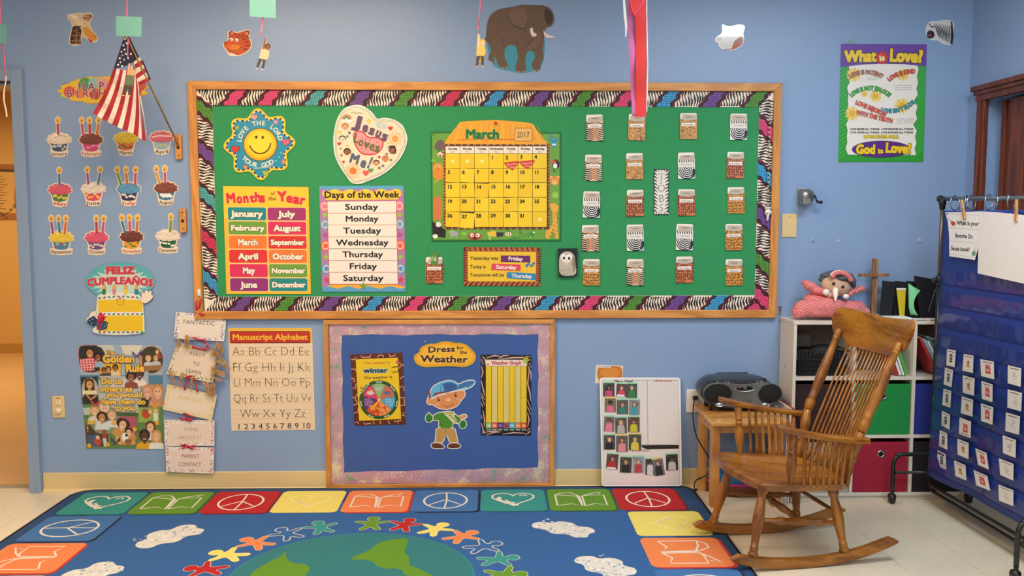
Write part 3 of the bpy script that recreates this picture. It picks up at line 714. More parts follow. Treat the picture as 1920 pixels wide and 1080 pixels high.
# --- owl photograph
t = item('owl_picture', 'photograph of a white barn owl on black, pinned to the green board', 'picture', 1064, 520)
a = Art(wallp(BB+.014)); a.sheet([(1046, 466), (1083, 465.5), (1082.5, 518), (1047, 519.5)], '14140f', .003)
body = smooth([(1049, 517.5), (1048, 495), (1049, 480), (1055, 473), (1064, 471), (1072, 473), (1078, 481), (1078, 494), (1081, 505), (1079, 517)], 2)
a.poly(body, 'c0b8a4', 1); a.poly([(1072, 478), (1078, 484), (1080, 502), (1076, 512), (1073, 498)], '8c8270', 2)
a.poly(heartp(1062, 486, 23, 22), 'ece6da', 3); a.poly(heartp(1062, 485, 19, 19), 'f6f2ea', 4)
a.ell(1057.5, 484, 2.3, 2.8, '181210', 5); a.ell(1067, 484.5, 2.3, 2.8, '181210', 5); a.line([(1062, 486), (1062.5, 494)], [1, 3], 'd8b89c', 5)
for k in range(24): a.line([(1050+(k*7) % 26, 502+(k*5) % 14), (1050.8+(k*7) % 26, 505+(k*5) % 14)], 1, '9c907c', 5)
a.build('print', t, GLOSSY); MB().box(*[c for q in (sorted((onY(1050, 470, -.02).x, onY(1079, 470, -.02).x)), (-.0215, -.0102), sorted((onY(1060, 472, -.02).z, onY(1060, 514, -.02).z))) for c in q]).build('foam_block', plain('foam_black', '1c1c18', .8), t)

# --- JOBS strip
t = item('jobs_sign', 'zebra-print strip with the letters JOBS down the middle', 'sign', 1240, 404)
a = Art(wallp(BB+.001)); js = [(1226+.8*sin(k), 317+k*4.3) for k in range(21)]; je = [(1254+.8*cos(k*1.3), 403-k*4.3) for k in range(21)]
a.sheet(js+je, '141210', .001); a.poly(grow(js+je, -1.2), 'e9e2d8', 1)
for k in range(13):
    y = 318+k*6.3
    a.line([(1226.8, y), (1230, y+2.5), (1232.5+(k % 3), y+5)], [2.6, 2, .4], '171310', 2); a.line([(1253.2, y+1), (1250, y+3), (1247.5-(k % 3), y+5)], [2.6, 2, .4], '171310', 2)
for k in range(5): a.line([(1230+k*5, 317), (1231+k*5, 322)], [2.4, .5], '171310', 2); a.line([(1230+k*5, 403), (1231+k*5, 397)], [2.4, .5], '171310', 2)
for c, y in zip('JOBS', (334, 353, 372, 389.5)): a.text(c, 1240, y, 13.5, '4a4440', off=-.018, L=3)
a.line([(1234, 326), (1246, 326)], .9, '4a4440', 3)
a.build('card', t, GLOSSY)

# --- job pockets
def pocket(cx, cy, kind, job, name, lab, first=None, tilt=0, k=0):
    t = item('job_pocket', lab, 'pocket', cx, cy+24, BB, 'animal-print job pockets on the green board')
    a = Art(wallp(BB+.004)); W, T0, T1 = 16, -14, 24
    base = {'tiger': 'e6c8a0', 'tan': 'c89048', 'giraffe': 'd07a48', 'zebra': 'efeae2', 'leopard': 'd8963c'}[kind]
    a.T = lambda x, y: rot2([(x+cx, y+cy)], cx, cy, tilt)[0]
    a.sheet([(-W, T0), (W, T0), (W, T1), (-W, T1)], base, .003, edge='e8dccc')
    r = random.Random(k+50)
    if kind == 'tiger':
        for i in range(9):
            y = -10+i*4
            a.line([(-W, y), (-8, y+1.5), (-2, y-1.5-.3*i)], [2.3, 2.1, .5], '1c120c', 2); a.line([(W, y+2.5), (8, y+.5), (2, y-2-.3*i)], [1.9, 1.7, .4], '1c120c', 2)
        for i in range(8): a.line([(-5, -8+4*i+3), (0, -10+4*i), (5, -8+4*i+3)], [.5, 2.4, .5], 'c84c1c', 1)
    elif kind == 'zebra':
        for i in range(6):                                  # nested U-shaped stripes
            q = 3+i*3.6; p = [(4+q*cos(radians(t_))*.9-3, 2+q*sin(radians(t_))*1.05) for t_ in range(0, 181, 15)]
            p = [(x, y) for x, y in p if -W+.5 < x < W-.5 and y < T1-.5]
            if len(p) > 2: a.line(p, [1.1+1.1*sin(pi*(j+1)/(len(p)+1)) for j in range(len(p))], '14110f', 1)
        for i in range(3): a.line([(9+i*2.4, 22), (12+i*1.6, 14), (13.5+i, 6)], [1.5, 1.8, .8], '14110f', 1)
        for i in range(7): a.line([(-14+i*4.6, -13), (-12+i*4.2, -7), (-13+i*4.4, -1)], [1.2, 2.1, .8], '14110f', 1)
    elif kind == 'giraffe':
        for i in range(60):
            x, y = -14+(i % 8)*4+r.uniform(-1, 1), -12+(i//8)*4.9+r.uniform(-1, 1); q = 1.9+r.random()*.5
            a.poly([(x+q*(.8+.4*r.random())*cos(j*pi/3), y+q*(.8+.5*r.random())*sin(j*pi/3)) for j in range(6)], '74301a', 1)
            a.line([(x-2.3, y-1), (x-2, y+2)], .5, 'e8a06c', 2)
    elif kind == 'leopard':
        for i in range(56):
            x, y = -13.8+(i % 8)*3.95+r.uniform(-.8, .8), -12+(i//8)*5.4+r.uniform(-1, 1)
            n0 = r.random()*6; a.line([(x+1.6*cos(n0+j), y+1.6*sin(n0+j)) for j in range(5)], 1.1, '3c2410', 1); a.ell(x+.2, y, .7, .7, 'a85c1c', 1, n=6)
        for i in range(20): a.ell(r.uniform(-14, 14), r.uniform(-12, 23), .8, .6, 'f0d890', 2, n=5)
    else:
        for i in range(120):
            x, y = r.uniform(-15, 15), r.uniform(-13, 23)
            a.ell(x, y, 1.5, .7, ('6c4418', '7c4c1c', 'e8c07c')[i % 3], 1+i % 2, rot=r.uniform(20, 70), n=6)
    pf_ = a.build('pocket_front', t, GLOSSY)
    a = Art(wallp(BB+.0015)); a.T = lambda x, y: rot2([(x+cx, y+cy)], cx, cy, tilt)[0]
    a.sheet([(-15.5, 20), (-15.5, -23), (-13.5, -25), (13.5, -25), (15.5, -23), (15.5, 20)], 'f2ecdf', .001)
    cs_ = a.build('card_slip', t)
    s = random.Random(k); d = s.choice((0, 1, 2))
    a = Art(wallp(BB+.005)); a.T = lambda x, y: rot2([(x+cx, y+cy)], cx, cy, tilt)[0]
    a.sheet([(-12.5+d, -21+s.uniform(-2, 2)), (15, -21.5+s.uniform(-1.5, 1)), (14.5, -13), (6, -11.5), (-7, -11.5), (-13, -13)], 'c4b4a4', .0012)
    a.line([(-5, -18), (-3, -17.2), (-1, -18.4), (1, -17.3), (3, -18.3), (5, -17.4), (7, -18)], 1, '4a443e', 1); a.build('name_slip', cs_)
    a = Art(wallp(BB+.0056)); a.T = lambda x, y: rot2([(x+cx, y+cy)], cx, cy, tilt+1)[0]
    a.sheet([(-13, -6.5), (13, -7.2), (13, -.8), (-13, -.2)], 'f2e8de', .0006); a.text(job, 0, -3.4, 3, '2c2824', w=20 if len(job) > 8 else 16, off=.0, L=1); a.build('job_label', pf_)
    return t
rowy = {0: (240, 315, 384, 447, 511), 1: (239, 312, 381, 446, 511), 2: (237, 311, 380, 445, 506), 3: (238, 310, 376, 445, 511)}
rowx = {0: (1115, 1112.5, 1109, 1107, 1109), 1: (1194, 1190, 1191, 1191, 1191), 2: (1291, 1287, 1287, 1283.5, 1283.5), 3: (1385, 1379, 1380, 1376, 1376.5)}
kinds = {0: ('tiger', 'tiger', 'zebra', 'tiger', 'leopard'), 1: ('tan', 'tan', 'giraffe', 'zebra', 'tiger'), 2: ('tan', 'zebra', 'giraffe', 'zebra', 'giraffe'), 3: ('zebra', 'giraffe', 'leopard', 'leopard', 'leopard')}
jobs = {0: ('Caboose', 'Custodian', 'Librarian', 'Pet Helper', 'Table Washer'), 1: ('Calendar', 'Door Holder', 'Line Leader', 'Floor Helper', 'Trash Helper'), 2: ('Chart Helper', 'Electrician', 'Lunch Helper', 'Snack Leader', 'Phone Helper'), 3: ('Chair Monitor', 'Gym Helper', 'Meteorologist', 'President', 'Gardener')}
cn = ('first', 'second', 'third', 'rightmost'); rn = ('top', 'second', 'third', 'fourth', 'bottom')
kn = dict(tiger='tiger-striped', zebra='zebra-striped', tan='small-spotted tan', giraffe='rust giraffe-print', leopard='orange leopard-print')
for c in range(4):
    for r in range(5):
        pocket(rowx[c][r], rowy[c][r], kinds[c][r], jobs[c][r], ('m ade', 'n ola', 'r eim', 's ulo')[(c+r) % 4], '%s job pocket in the %s column of pockets, %s row' % (kn[kinds[c][r]], cn[c], rn[r]), tilt=(-1, .5, 1.2, -.5, 0)[(c*2+r) % 5], k=c*5+r)
t = pocket(814, 507, 'giraffe', 'Line Leader', '', 'giraffe-print job pocket with a green card, below the calendar\'s left corner', tilt=0, k=40)
a = Art(wallp(BB+.0062)); a.sheet([(807, 473), (822, 474.5), (821, 499), (808, 495)], '4c8c3c', .0005); a.text('16', 813, 485, 8, 'c8e0b0', rot=8, L=1, off=.03); a.line([(820, 475), (820, 497)], 2, 'b04c30', 1); a.build('green_card', t)
# --- pointer with beads, hanging at the right edge of the board
t = item('hand_pointer', 'beaded cord with a small white pointing hand, hanging over the right border', 'pointer', 1440, 410, BB+.01)
m = MB(); pts = [onY(1445-5*(k/23)-1.2*sin(k*.14), 197+k*8.5, -.027) for k in range(24)]
m.tube(pts, .0018, 6); m.build('cord', plain('cord_dark', '2a2830', .6), t)
beadm = [plain('bead_pearl', 'cfc6a4', .25), plain('bead_blue', '3a3a78', .3)]
for i in range(24):
    p = pts[i]; MB().ball(p, .0052, 8, 6, (1, 1, 1.1)).build('bead', beadm[0], t)
m = MB(); q = onY(1440, 398, -.028)
m.ball(q, .018, 12, 8, (1, .5, 1)); m.ball(q+Vector((0, 0, .022)), .017, 12, 6, (1.2, .7, .35)); m.turn(q+Vector((.001, 0, -.01)), q+Vector((-.003, 0, -.044)), [(0, .007), (.5, .006), (.9, .0055), (1, .003)], 8)
for k in range(3): m.turn(q+Vector((.008-k*.0+.003*k-.022*(k == 2), -.006, -.008)), q+Vector((.008+.003*k-.022*(k == 2), -.009, .006)), [(0, .005), (1, .005)], 8)
m.build('pointing_hand', plain('hand_white', 'e6e2dc', .35), t)
# ================================================================== left part of the back wall
PAP = .0012
def cut(name, label, cat, px, py, off=0, group=None): return wthing(name, label, cat, px, py, off, group)
# giraffe head
t = cut('giraffe_cutout', 'giraffe head cutout with white edge, high on the wall above the birthday sign', 'cutout', 152, 86)
a = Art(wallp(.002))
gp = [(126, 27), (133, 26), (140, 25), (150, 24), (158, 26), (165, 23), (173, 25), (175, 32), (170, 39), (169, 47), (174, 58), (183, 68), (184, 76), (178, 80), (168, 80), (162, 73), (157, 69), (153, 71), (153, 82), (145, 86), (132, 85), (129, 78), (131, 62), (135, 52), (134, 42), (127, 36)]
a.sheet(smooth(gp, 1), 'ece4d4', .0015)
g2 = smooth([(x+(152-x)*.05, y+(55-y)*.05) for x, y in gp], 1); a.poly(g2, 'd8bc94', 1)
a.poly([(136, 50), (146, 48), (153, 56), (151, 70), (152, 82), (133, 83), (131, 76)], '3c2416', 2)
for x, y in ((139, 58), (147, 62), (140, 70), (148, 74), (137, 79), (146, 80)): a.poly([(x-3, y-3), (x+3, y-2), (x+2.5, y+3), (x-2, y+2.5)], '7a4a22', 3)
a.line([(134, 66), (143, 66), (150, 68)], .8, 'd8b88c', 4); a.line([(144, 52), (143, 66), (142, 84)], .8, 'd8b88c', 4); a.line([(133, 76), (142, 75), (152, 78)], .8, 'd8b88c', 4)
a.poly([(155, 51), (164, 51), (170, 57), (182, 69), (182, 75), (174, 77), (165, 70), (157, 63)], 'd4903c', 2); a.poly([(164, 72), (172, 75), (174, 80), (168, 79)], 'c0482c', 3)
a.poly([(155, 30), (164, 27), (172, 27), (173, 32), (166, 39), (158, 37)], '8a5a34', 3); a.line([(157, 31), (168, 30)], 1.5, 'e8d0b0', 4); a.line([(160, 36), (169, 34)], 1.2, 'e8d0b0', 4)
a.poly([(129, 29), (140, 28), (148, 33), (140, 36)], 'f0e4cc', 3); a.ell(150, 50, 2, 1.6, '4a3020', 4, n=8); a.ell(148, 42, 8, 6, 'e4cca8', 2, rot=20)
a.line([(176, 66), (181, 71)], 1, '5a3418', 4)
a.build('print', t)
# tiger head
t = cut('tiger_cutout', 'orange tiger head cutout beside the teal note, above the bulletin board', 'cutout', 446, 107)
a = Art(wallp(.002))
tp = smooth([(426, 61), (429, 57), (436, 59), (443, 60), (451, 59), (459, 56), (468, 55), (469, 63), (467, 69), (472, 78), (472, 88), (465, 97), (455, 103), (443, 106), (431, 105), (425, 102), (427, 97), (418, 88), (418, 82), (425, 77), (428, 70)], 2)
a.sheet(tp, 'ece0cc', .0015); a.poly(grow(tp, -1.6), 'c8501c', 1)
a.ell(434, 62, 4, 4, '8c3818', 2); a.ell(464, 61, 4, 4.5, '8c3818', 2); a.ell(435, 62.5, 2, 2, 'e8a080', 3); a.ell(463, 62.5, 2, 2.4, 'e8a080', 3)
a.ell(427, 84, 7, 6, 'd8641c', 3); a.ell(440, 90, 12, 7, 'e07c28', 2); a.ell(424, 81, 4, 3.4, 'b04018', 4); a.line([(428, 92), (438, 96), (449, 93), (452, 88)], 1.2, '5a2010', 4)
a.ell(434, 74, 3.4, 3.4, 'f2e8dc', 3); a.ell(444, 75, 3.4, 3.4, 'f2e8dc', 3); a.ell(433, 75, 1.2, 1.3, '1c1410', 4, n=8); a.ell(443, 76, 1.2, 1.3, '1c1410', 4, n=8)
for p in (((447, 66), (456, 69)), ((453, 72), (462, 75)), ((459, 79), (469, 78)), ((460, 86), (470, 85)), ((457, 92), (466, 92)), ((455, 64), (461, 70)), ((440, 61), (443, 67)), ((462, 69), (468, 72))): a.line(p, [2, .6], '3a160c', 4)
a.line([(430, 70), (437, 69)], 1, '3a160c', 5); a.line([(442, 69), (449, 72)], 1, '3a160c', 5); a.poly([(427, 98), (436, 100), (446, 104), (433, 105)], 'f0e4d0', 3)
a.build('print', t)
# elephant
t = cut('elephant_cutout', 'large grey elephant cutout with white tusks above the middle of the board', 'cutout', 975, 137)
a = Art(wallp(.002))
bk = smooth([(911, 72), (921, 60), (1000, 40), (1022, 70), (1021, 100), (1018, 120), (1005, 132), (980, 138), (962, 134), (930, 128), (918, 112)], 2)
a.sheet(bk, '3a90a4', .001)
el = smooth([(911, 70), (913, 45), (918, 30), (930, 19), (945, 15), (962, 13), (975, 9), (992, 9), (1008, 10), (1022, 10), (1033, 17), (1039, 28), (1039, 42), (1033, 50), (1023, 52), (1021, 62), (1020, 78), (1017, 95), (1020, 108), (1014, 120), (1013, 132), (1006, 135), (998, 127), (997, 118), (1004, 108), (1001, 96), (990, 95), (986, 104), (985, 120), (988, 134), (979, 137), (967, 134), (966, 124), (971, 112), (970, 95), (967, 85), (955, 84), (946, 90), (946, 108), (953, 122), (954, 127), (946, 129), (934, 124), (931, 112), (926, 105), (925, 112), (931, 117), (928, 119), (917, 114), (915, 107), (922, 94), (917, 82), (909, 76)], 1)
a.sheet(el, '67503f', .0012, L=2)
a.poly(smooth([(952, 26), (960, 15), (975, 11), (988, 22), (989, 40), (984, 54), (975, 53), (962, 46), (954, 36)], 2), '735a48', 4)
a.line([(952, 28), (954, 36), (962, 46), (975, 53), (984, 54), (989, 42)], 1.6, '3f3026', 5); a.poly(smooth([(1022, 14), (1032, 20), (1037, 32), (1034, 44), (1026, 48), (1020, 30)], 2), '3f3026', 4)
a.poly(smooth([(1002, 60), (1018, 58), (1014, 76), (1004, 90), (990, 96), (982, 92), (992, 84), (1000, 74)], 2), '6f5644', 5); a.line([(1003, 60), (1000, 72), (992, 82), (981, 91)], 1.2, '3f3026', 6)
a.poly([(994, 53), (999, 52), (1000, 60), (1007, 65), (1003, 69), (997, 68), (994, 60)], 'e2d4c4', 7); a.poly([(1019, 57), (1024, 63), (1032, 67), (1043, 69), (1036, 71), (1025, 71), (1020, 66)], 'e2d4c4', 7)
for p in (((930, 60), (944, 78), (945, 90)), ((963, 70), (972, 86), (971, 96)), ((985, 70), (1002, 90)), ((915, 78), (922, 92)), ((913, 60), (916, 72), (920, 80))): a.line(p, 1, '4a382c', 4)
for x, y in ((944, 127), (950, 126), (973, 135), (979, 135.5), (984, 134), (1004, 133), (1010, 132), (922, 116), (929, 116)): a.ell(x, y, 1.8, 1.6, 'a8947c', 4, n=8)
a.line([(911, 72), (908, 77), (906, 78)], 1.6, '3f3026', 4); a.ell(1000, 47, 1.6, 1.2, '1c1410', 6, n=8)
a.build('print', t)
# glossy cutout, washed out by white glare painted into its colour
t = cut('shiny_cutout', 'glossy animal head cutout with orange patch and painted white glare, right of the streamer', 'cutout', 1368, 96)
a = Art(wallp(.002)); fp = smooth([(1353, 47), (1356, 45), (1362, 49), (1372, 49), (1386, 45), (1397, 48), (1396, 56), (1393, 62), (1396, 72), (1394, 82), (1384, 91), (1372, 95), (1353, 93), (1346, 85), (1347, 81), (1341, 79), (1341, 70), (1351, 65), (1355, 58)], 1)
a.sheet(fp, 'f2efec', .0015); a.poly(grow(fp, -1.4), 'e4ddd8', 1)
a.poly(smooth([(1377, 77), (1390, 66), (1395, 74), (1391, 84), (1380, 91), (1372, 92), (1374, 84)], 2), 'b85a34', 2); a.line([(1376, 80), (1384, 76), (1391, 70)], 1.6, '4a2418', 3); a.line([(1357, 93), (1368, 92), (1378, 91)], 1.4, 'b85a34', 3)
a.ell(1364, 68, 2, 1.6, 'c8c0b8', 3); a.ell(1376, 66, 2, 1.6, 'c8c0b8', 3); a.line([(1356, 82), (1362, 86), (1370, 84)], 1, 'c8b8ac', 3); a.ell(1349, 73, 4, 3, 'cfc4bc', 3)
a.build('print', t, plain('x', '000000') if False else printed('shiny_laminate', .12, coat=1, vary=.01))
# zebra head
t = cut('zebra_cutout', 'zebra head cutout above the right poster, near the room corner', 'cutout', 1766, 87)
a = Art(wallp(.002)); zp = smooth([(1738, 46), (1745, 39), (1758, 40), (1770, 37), (1783, 38), (1790, 42), (1788, 56), (1786, 84), (1778, 85), (1765, 81), (1757, 75), (1748, 76), (1740, 72), (1736, 64), (1735, 55)], 1)
a.sheet(zp, 'e8e4e0', .0015); a.poly(grow(zp, -1.3), 'd8d4d0', 1)
for i in range(11): a.line([(1752+i*3.4, 44+i*.5), (1757+i*3, 58+i), (1760+i*2.5, 70+i*1.4)], [1, 2.1, 1], '15130f', 2)
a.poly(smooth([(1738, 60), (1744, 56), (1752, 60), (1752, 70), (1743, 73), (1738, 69)], 1), '26201e', 3); a.ell(1743, 66, 4, 2.4, '8c3c48', 4); a.ell(1750, 50, 1.8, 1.4, '15130f', 4, n=8); a.line([(1742, 44), (1748, 52)], 1.6, '15130f', 3)
a.line([(1784, 40), (1786, 60), (1784, 83)], 3, '1c1a18', 3)
a.build('print', t)

# birthday sign
t = cut('birthday_sign', 'yellow cloud-shaped happy birthday sign, half behind the flag', 'sign', 193, 195)
a = Art(wallp(.002)); bp = cloudp(193, 170.5, 83, 24, 15, .06, 90); bp = [(x, y-3 if (x < 275 and x > 145 and y < 170) else y) for x, y in bp]
a.sheet(bp, 'e8b820', .0015); a.poly(grow(bp, -1.5), 'f0c42c', 1)
for k in range(34): a.ell(120+(k*41) % 146, 156+(k*23) % 33, 1.4, 1.2, ('cc3c2c', 'd86c2c', '8c9c3c')[k % 3], 2, n=6)
for x, y, r, c in ((160, 157, 12, '4f9c4c'), (176, 156, 11, '8cc0b8'), (192, 156, 11, 'e8a0a0'), (130, 172, 11, 'd85a4c'), (150, 175, 10, 'e8803c'), (178, 176, 11, 'c83a3c'), (262, 160, 12, 'd0503c'), (256, 175, 9, 'c83a3c')): a.ell(x, y, r, r*.95, c, 3)
for s_, x0, y0, dx in (('HAPPY', 153, 161, 18.5), ('BIRTHDAY', 130, 173, 15.3)):
    for i, c in enumerate(s_): a.text(c, x0+i*dx, y0+(i % 2)*1.5+(2 if s_ == 'BIRTHDAY' else 0), 13.5, 'a03468' if s_ == 'BIRTHDAY' else '7c4478', off=.03, out='f4dcc8', ow=.05, L=5)
a.build('print', t, GLOSSY)

# cupcakes
def cupcake(month, cx, fy, fro, cup, cans, label, txt=None):
    t = cut('cupcake_cutout', label, 'cutout', cx, fy+32, 0, 'birthday month cupcakes on the wall')
    a = Art(wallp(.002)); W = max(14, len(month)*2.35)
    edge = 'ead8c0' if cup not in ('e0507c', 'd85c34') else 'f0b8a8'
    flat = lambda P_: [(x, y if y < fy+5 else fy+5+(y-fy-5)*.6) for x, y in P_]
    f = flat(cloudp(cx, fy, 21.5, 11.5, 11, .10, 55)); a.sheet(flat(cloudp(cx, fy, 23.8, 13.8, 11, .08, 55)), edge, .0015)
    a.sheet([(cx-18.5, fy+6), (cx+18.5, fy+6), (cx+14, fy+24), (cx-14, fy+24)], edge, .0015)
    pl = [(cx-W-1, fy+20), (cx-8, fy+18), (cx+8, fy+18), (cx+W+1, fy+20), (cx+W-1, fy+31), (cx, fy+33), (cx-W+1, fy+31)]
    a.sheet(pl, edge, .0015, L=1)
    for (xt, xb, cc) in cans:
        a.sheet([(cx+xt-3.8, fy-31), (cx+xt+3.8, fy-31), (cx+xb+3.8, fy-6), (cx+xb-3.8, fy-6)], edge, .0015, L=1)
        a.sheet(ellp(cx+xt, fy-36.5, 6, 7.5, 0, 12)[:], edge, .0015, L=1)
    a.poly([(cx-16.5, fy+5), (cx+16.5, fy+5), (cx+12.5, fy+19), (cx+9, fy+21), (cx, fy+22.5), (cx-9, fy+21), (cx-12.5, fy+19)], cup[0:6], 2)
    r = random.Random(month)
    c2 = {'January': 'c8ccd8', 'February': 'f090b0', 'March': '3c5c30', 'April': 'd8c070', 'May': 'e8d84c', 'June': 'f8c83c', 'July': 'f0e8e0', 'August': 'f0ece4', 'September': 'c83c30', 'October': 'f0dcc0', 'November': '3c7c30', 'December': 'f0ece4'}[month]
    for i in range(6):
        x = cx-12+i*4.6+r.uniform(-1, 1); y = fy+10+r.uniform(0, 8)
        if month in ('January', 'July', 'May', 'June'): a.poly(starp(x, y, 3.6, 1.6, 5, r.random()*40), c2, 3)
        elif month == 'August': a.ell(cx-8+i*3.4, fy+12+(i % 2)*3, 4, 2.6, c2, 3, n=10)
        else: a.ell(x, y, 2.4, 2, (c2, 'd8c03c', '4a8ab8')[i % 3] if month == 'September' else c2, 3, n=8)
    a.line([(cx-16, fy+6), (cx, fy+9), (cx+16, fy+6)], 1.2, '3a2a30', 4)
    a.text(month, cx, fy+26.5, 6.2, '4a4420' if month in ('March', 'August', 'December') else ('c0503c' if month in ('May', 'July', 'February', 'November') else '4a4248'), w=W*2-3, off=.02, L=3, arc=-170)
    a.build('cup', t, GLOSSY)
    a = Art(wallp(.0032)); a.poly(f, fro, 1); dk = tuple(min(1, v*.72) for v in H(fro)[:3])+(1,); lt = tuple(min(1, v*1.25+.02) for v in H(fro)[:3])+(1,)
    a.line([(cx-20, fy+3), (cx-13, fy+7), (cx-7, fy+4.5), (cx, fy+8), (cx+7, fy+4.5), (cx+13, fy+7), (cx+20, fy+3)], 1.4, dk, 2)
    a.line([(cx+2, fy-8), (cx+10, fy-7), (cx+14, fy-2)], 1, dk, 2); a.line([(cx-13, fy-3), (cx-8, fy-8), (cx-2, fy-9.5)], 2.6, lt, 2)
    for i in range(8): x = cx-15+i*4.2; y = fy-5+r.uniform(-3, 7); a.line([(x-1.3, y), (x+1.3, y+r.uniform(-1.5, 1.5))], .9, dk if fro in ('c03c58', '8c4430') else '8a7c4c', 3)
    if month == 'April': a.line([(cx-18, fy-1), (cx-4, fy-3.5), (cx+18, fy-2.5)], 2.4, 'f4d8d0', 3)
    a.build('frosting', t, GLOSSY)
    for i, (xt, xb, cc) in enumerate(cans):
        a = Art(wallp(.0034)); a.poly([(cx+xt-2.3, fy-30), (cx+xt+2.3, fy-30), (cx+xb+2.3, fy-8), (cx+xb-2.3, fy-8)], cc, 1); 
        for k in range(6): q = (k+.4)/6; x = cx+xt+(xb-xt)*q; y = fy-30+22*q; a.line([(x-1.4, y), (x+1.4, y+1.6)], 1.1, '7a3a4c' if cc != '4c8cac' else '1c3c54', 2)
        cn_ = a.build('candle', t, GLOSSY); a = Art(wallp(.0034)); a.ell(cx+xt, fy-36.5, 4, 5.2, 'e8a428', 1, n=12); a.poly([(cx+xt-2.6, fy-35), (cx+xt, fy-42.5), (cx+xt+2.6, fy-35), (cx+xt, fy-33)], 'f4c83c', 2); a.ell(cx+xt, fy-35.5, 1.2, 2, '7a4a1c', 3, n=8)
        a.build('flame', cn_, GLOSSY)
PK, RD, OR, TL, GR, YL, PU = 'd85a84', 'c83828', 'e07c2c', '4c8cac', '6ca828', 'e8b42c', 'a05c9c'
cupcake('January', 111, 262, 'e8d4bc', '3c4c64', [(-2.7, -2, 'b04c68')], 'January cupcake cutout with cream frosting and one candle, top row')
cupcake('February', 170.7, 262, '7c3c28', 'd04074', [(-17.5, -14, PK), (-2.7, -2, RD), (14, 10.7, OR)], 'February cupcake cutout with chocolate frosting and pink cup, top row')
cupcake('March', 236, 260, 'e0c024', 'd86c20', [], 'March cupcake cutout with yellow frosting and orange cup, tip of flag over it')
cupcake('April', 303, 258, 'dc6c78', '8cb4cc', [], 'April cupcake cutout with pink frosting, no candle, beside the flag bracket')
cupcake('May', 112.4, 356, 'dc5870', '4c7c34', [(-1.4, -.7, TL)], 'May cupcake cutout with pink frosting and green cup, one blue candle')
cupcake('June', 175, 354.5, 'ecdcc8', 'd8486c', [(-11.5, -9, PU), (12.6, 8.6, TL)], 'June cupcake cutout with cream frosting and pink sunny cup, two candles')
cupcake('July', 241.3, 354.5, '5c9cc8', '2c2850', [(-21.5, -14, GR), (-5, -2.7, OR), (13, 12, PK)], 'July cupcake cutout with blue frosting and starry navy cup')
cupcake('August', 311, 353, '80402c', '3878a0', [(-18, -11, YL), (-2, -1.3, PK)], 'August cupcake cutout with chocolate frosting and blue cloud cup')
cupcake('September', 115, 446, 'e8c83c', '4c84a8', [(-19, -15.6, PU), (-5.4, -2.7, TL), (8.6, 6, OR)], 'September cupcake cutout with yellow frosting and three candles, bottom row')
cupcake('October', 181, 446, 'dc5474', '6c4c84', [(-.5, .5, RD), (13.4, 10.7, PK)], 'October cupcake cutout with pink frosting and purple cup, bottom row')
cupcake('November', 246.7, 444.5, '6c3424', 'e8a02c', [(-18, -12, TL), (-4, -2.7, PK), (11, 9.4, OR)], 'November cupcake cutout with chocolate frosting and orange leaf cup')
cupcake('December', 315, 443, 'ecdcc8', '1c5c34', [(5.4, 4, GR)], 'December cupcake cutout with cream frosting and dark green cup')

# feliz cumpleanos cake
t = cut('birthday_cake_cutout', 'Feliz Cumpleaños cake cutout with yellow layers, waving hand and presents', 'cutout', 225, 628)
a = Art(wallp(.006))
a.sheet(ellp(225.5, 527, 65, 35, 0, 48), '5cb0b8', .002)
a.poly([(225.5+(58 if k % 2 else 42)*cos(2*pi*k/44), 529+(29 if k % 2 else 20)*sin(2*pi*k/44)) for k in range(44)], 'c4dcd0', 1)
a.text('FELIZ', 225, 507, 12.5, 'c83a4c', w=53, off=.1, L=3, out='f0d4cc', ow=.03); a.text('CUMPLEAÑOS', 225, 526, 12.5, 'c83a4c', w=124, off=.09, L=3, out='f0d4cc', ow=.03, arc=420)
a.build('banner', t, GLOSSY)
a = Art(wallp(.009))
bd = smooth([(182, 560), (183, 553), (200, 549), (225, 547), (250, 550), (268, 556), (269, 580), (271, 600), (271, 618), (272, 625), (225, 629), (178, 626), (172, 618), (180, 612), (164, 606), (161, 598), (170, 590), (180, 585)], 1)
a.sheet(bd, 'e4e8dc', .004, edge='8cb0ac')
a.poly([(184, 562), (268, 562), (267, 585), (184, 585)], 'ecc41c', 1); a.poly([(184, 592), (268, 592), (268, 621), (184, 621)], 'ecc41c', 1)
a.poly([(184, 586), (268, 587), (268, 592), (184, 591)], 'f0ece0', 2)
for y, n in ((559, 10), (589, 10), (623, 10)):
    for k in range(n): a.ell(187+k*8.8, y-3*sin(pi*k/9)*(y < 570), 3.2, 1.7, ('3c8c3c', 'c83c3c', '3c8ca8')[k % 3], 3, rot=(-1)**k*25, n=8)
for x, y in ((213, 566), (238, 566)): pass
a.line([(219, 563), (221, 570), (226, 573), (231, 570), (232, 563)], .8, '8c4c2c', 4); a.ell(219, 561, 2, 1.2, 'e8803c', 4, n=8); a.ell(232, 561, 2, 1.2, 'e8803c', 4, n=8); a.ell(225, 560, 2.4, 2.2, 'd86c5c', 5, n=8)
a.build('cake', t, GLOSSY)
for x, c in ((195, '2c7c34'), (214, 'e07894'), (235.5, 'e8d040'), (255.5, '2c7ca0')):
    a = Art(wallp(.0105)); a.rect(x-3, 542, x+3, 552, c, 0); a.poly([(x-3.5, 540), (x-1, 535), (x, 531), (x+2, 536), (x+3.5, 540), (x, 543)], 'e88c24', 1); a.ell(x, 539.5, 1.4, 2, 'f8d860', 2, n=8); a.build('candle', t, GLOSSY)
a = Art(wallp(.0105))
hand = smooth([(262, 563), (267, 556), (264, 550), (266, 547), (271, 551), (272, 545), (276, 543), (278, 549), (282, 544), (285, 547), (283, 553), (288, 554), (286, 559), (280, 565), (273, 569), (266, 567)], 2)
a.sheet(grow(hand, .7), '5c5448', .001); a.poly(hand, 'f0e0cc', 1)
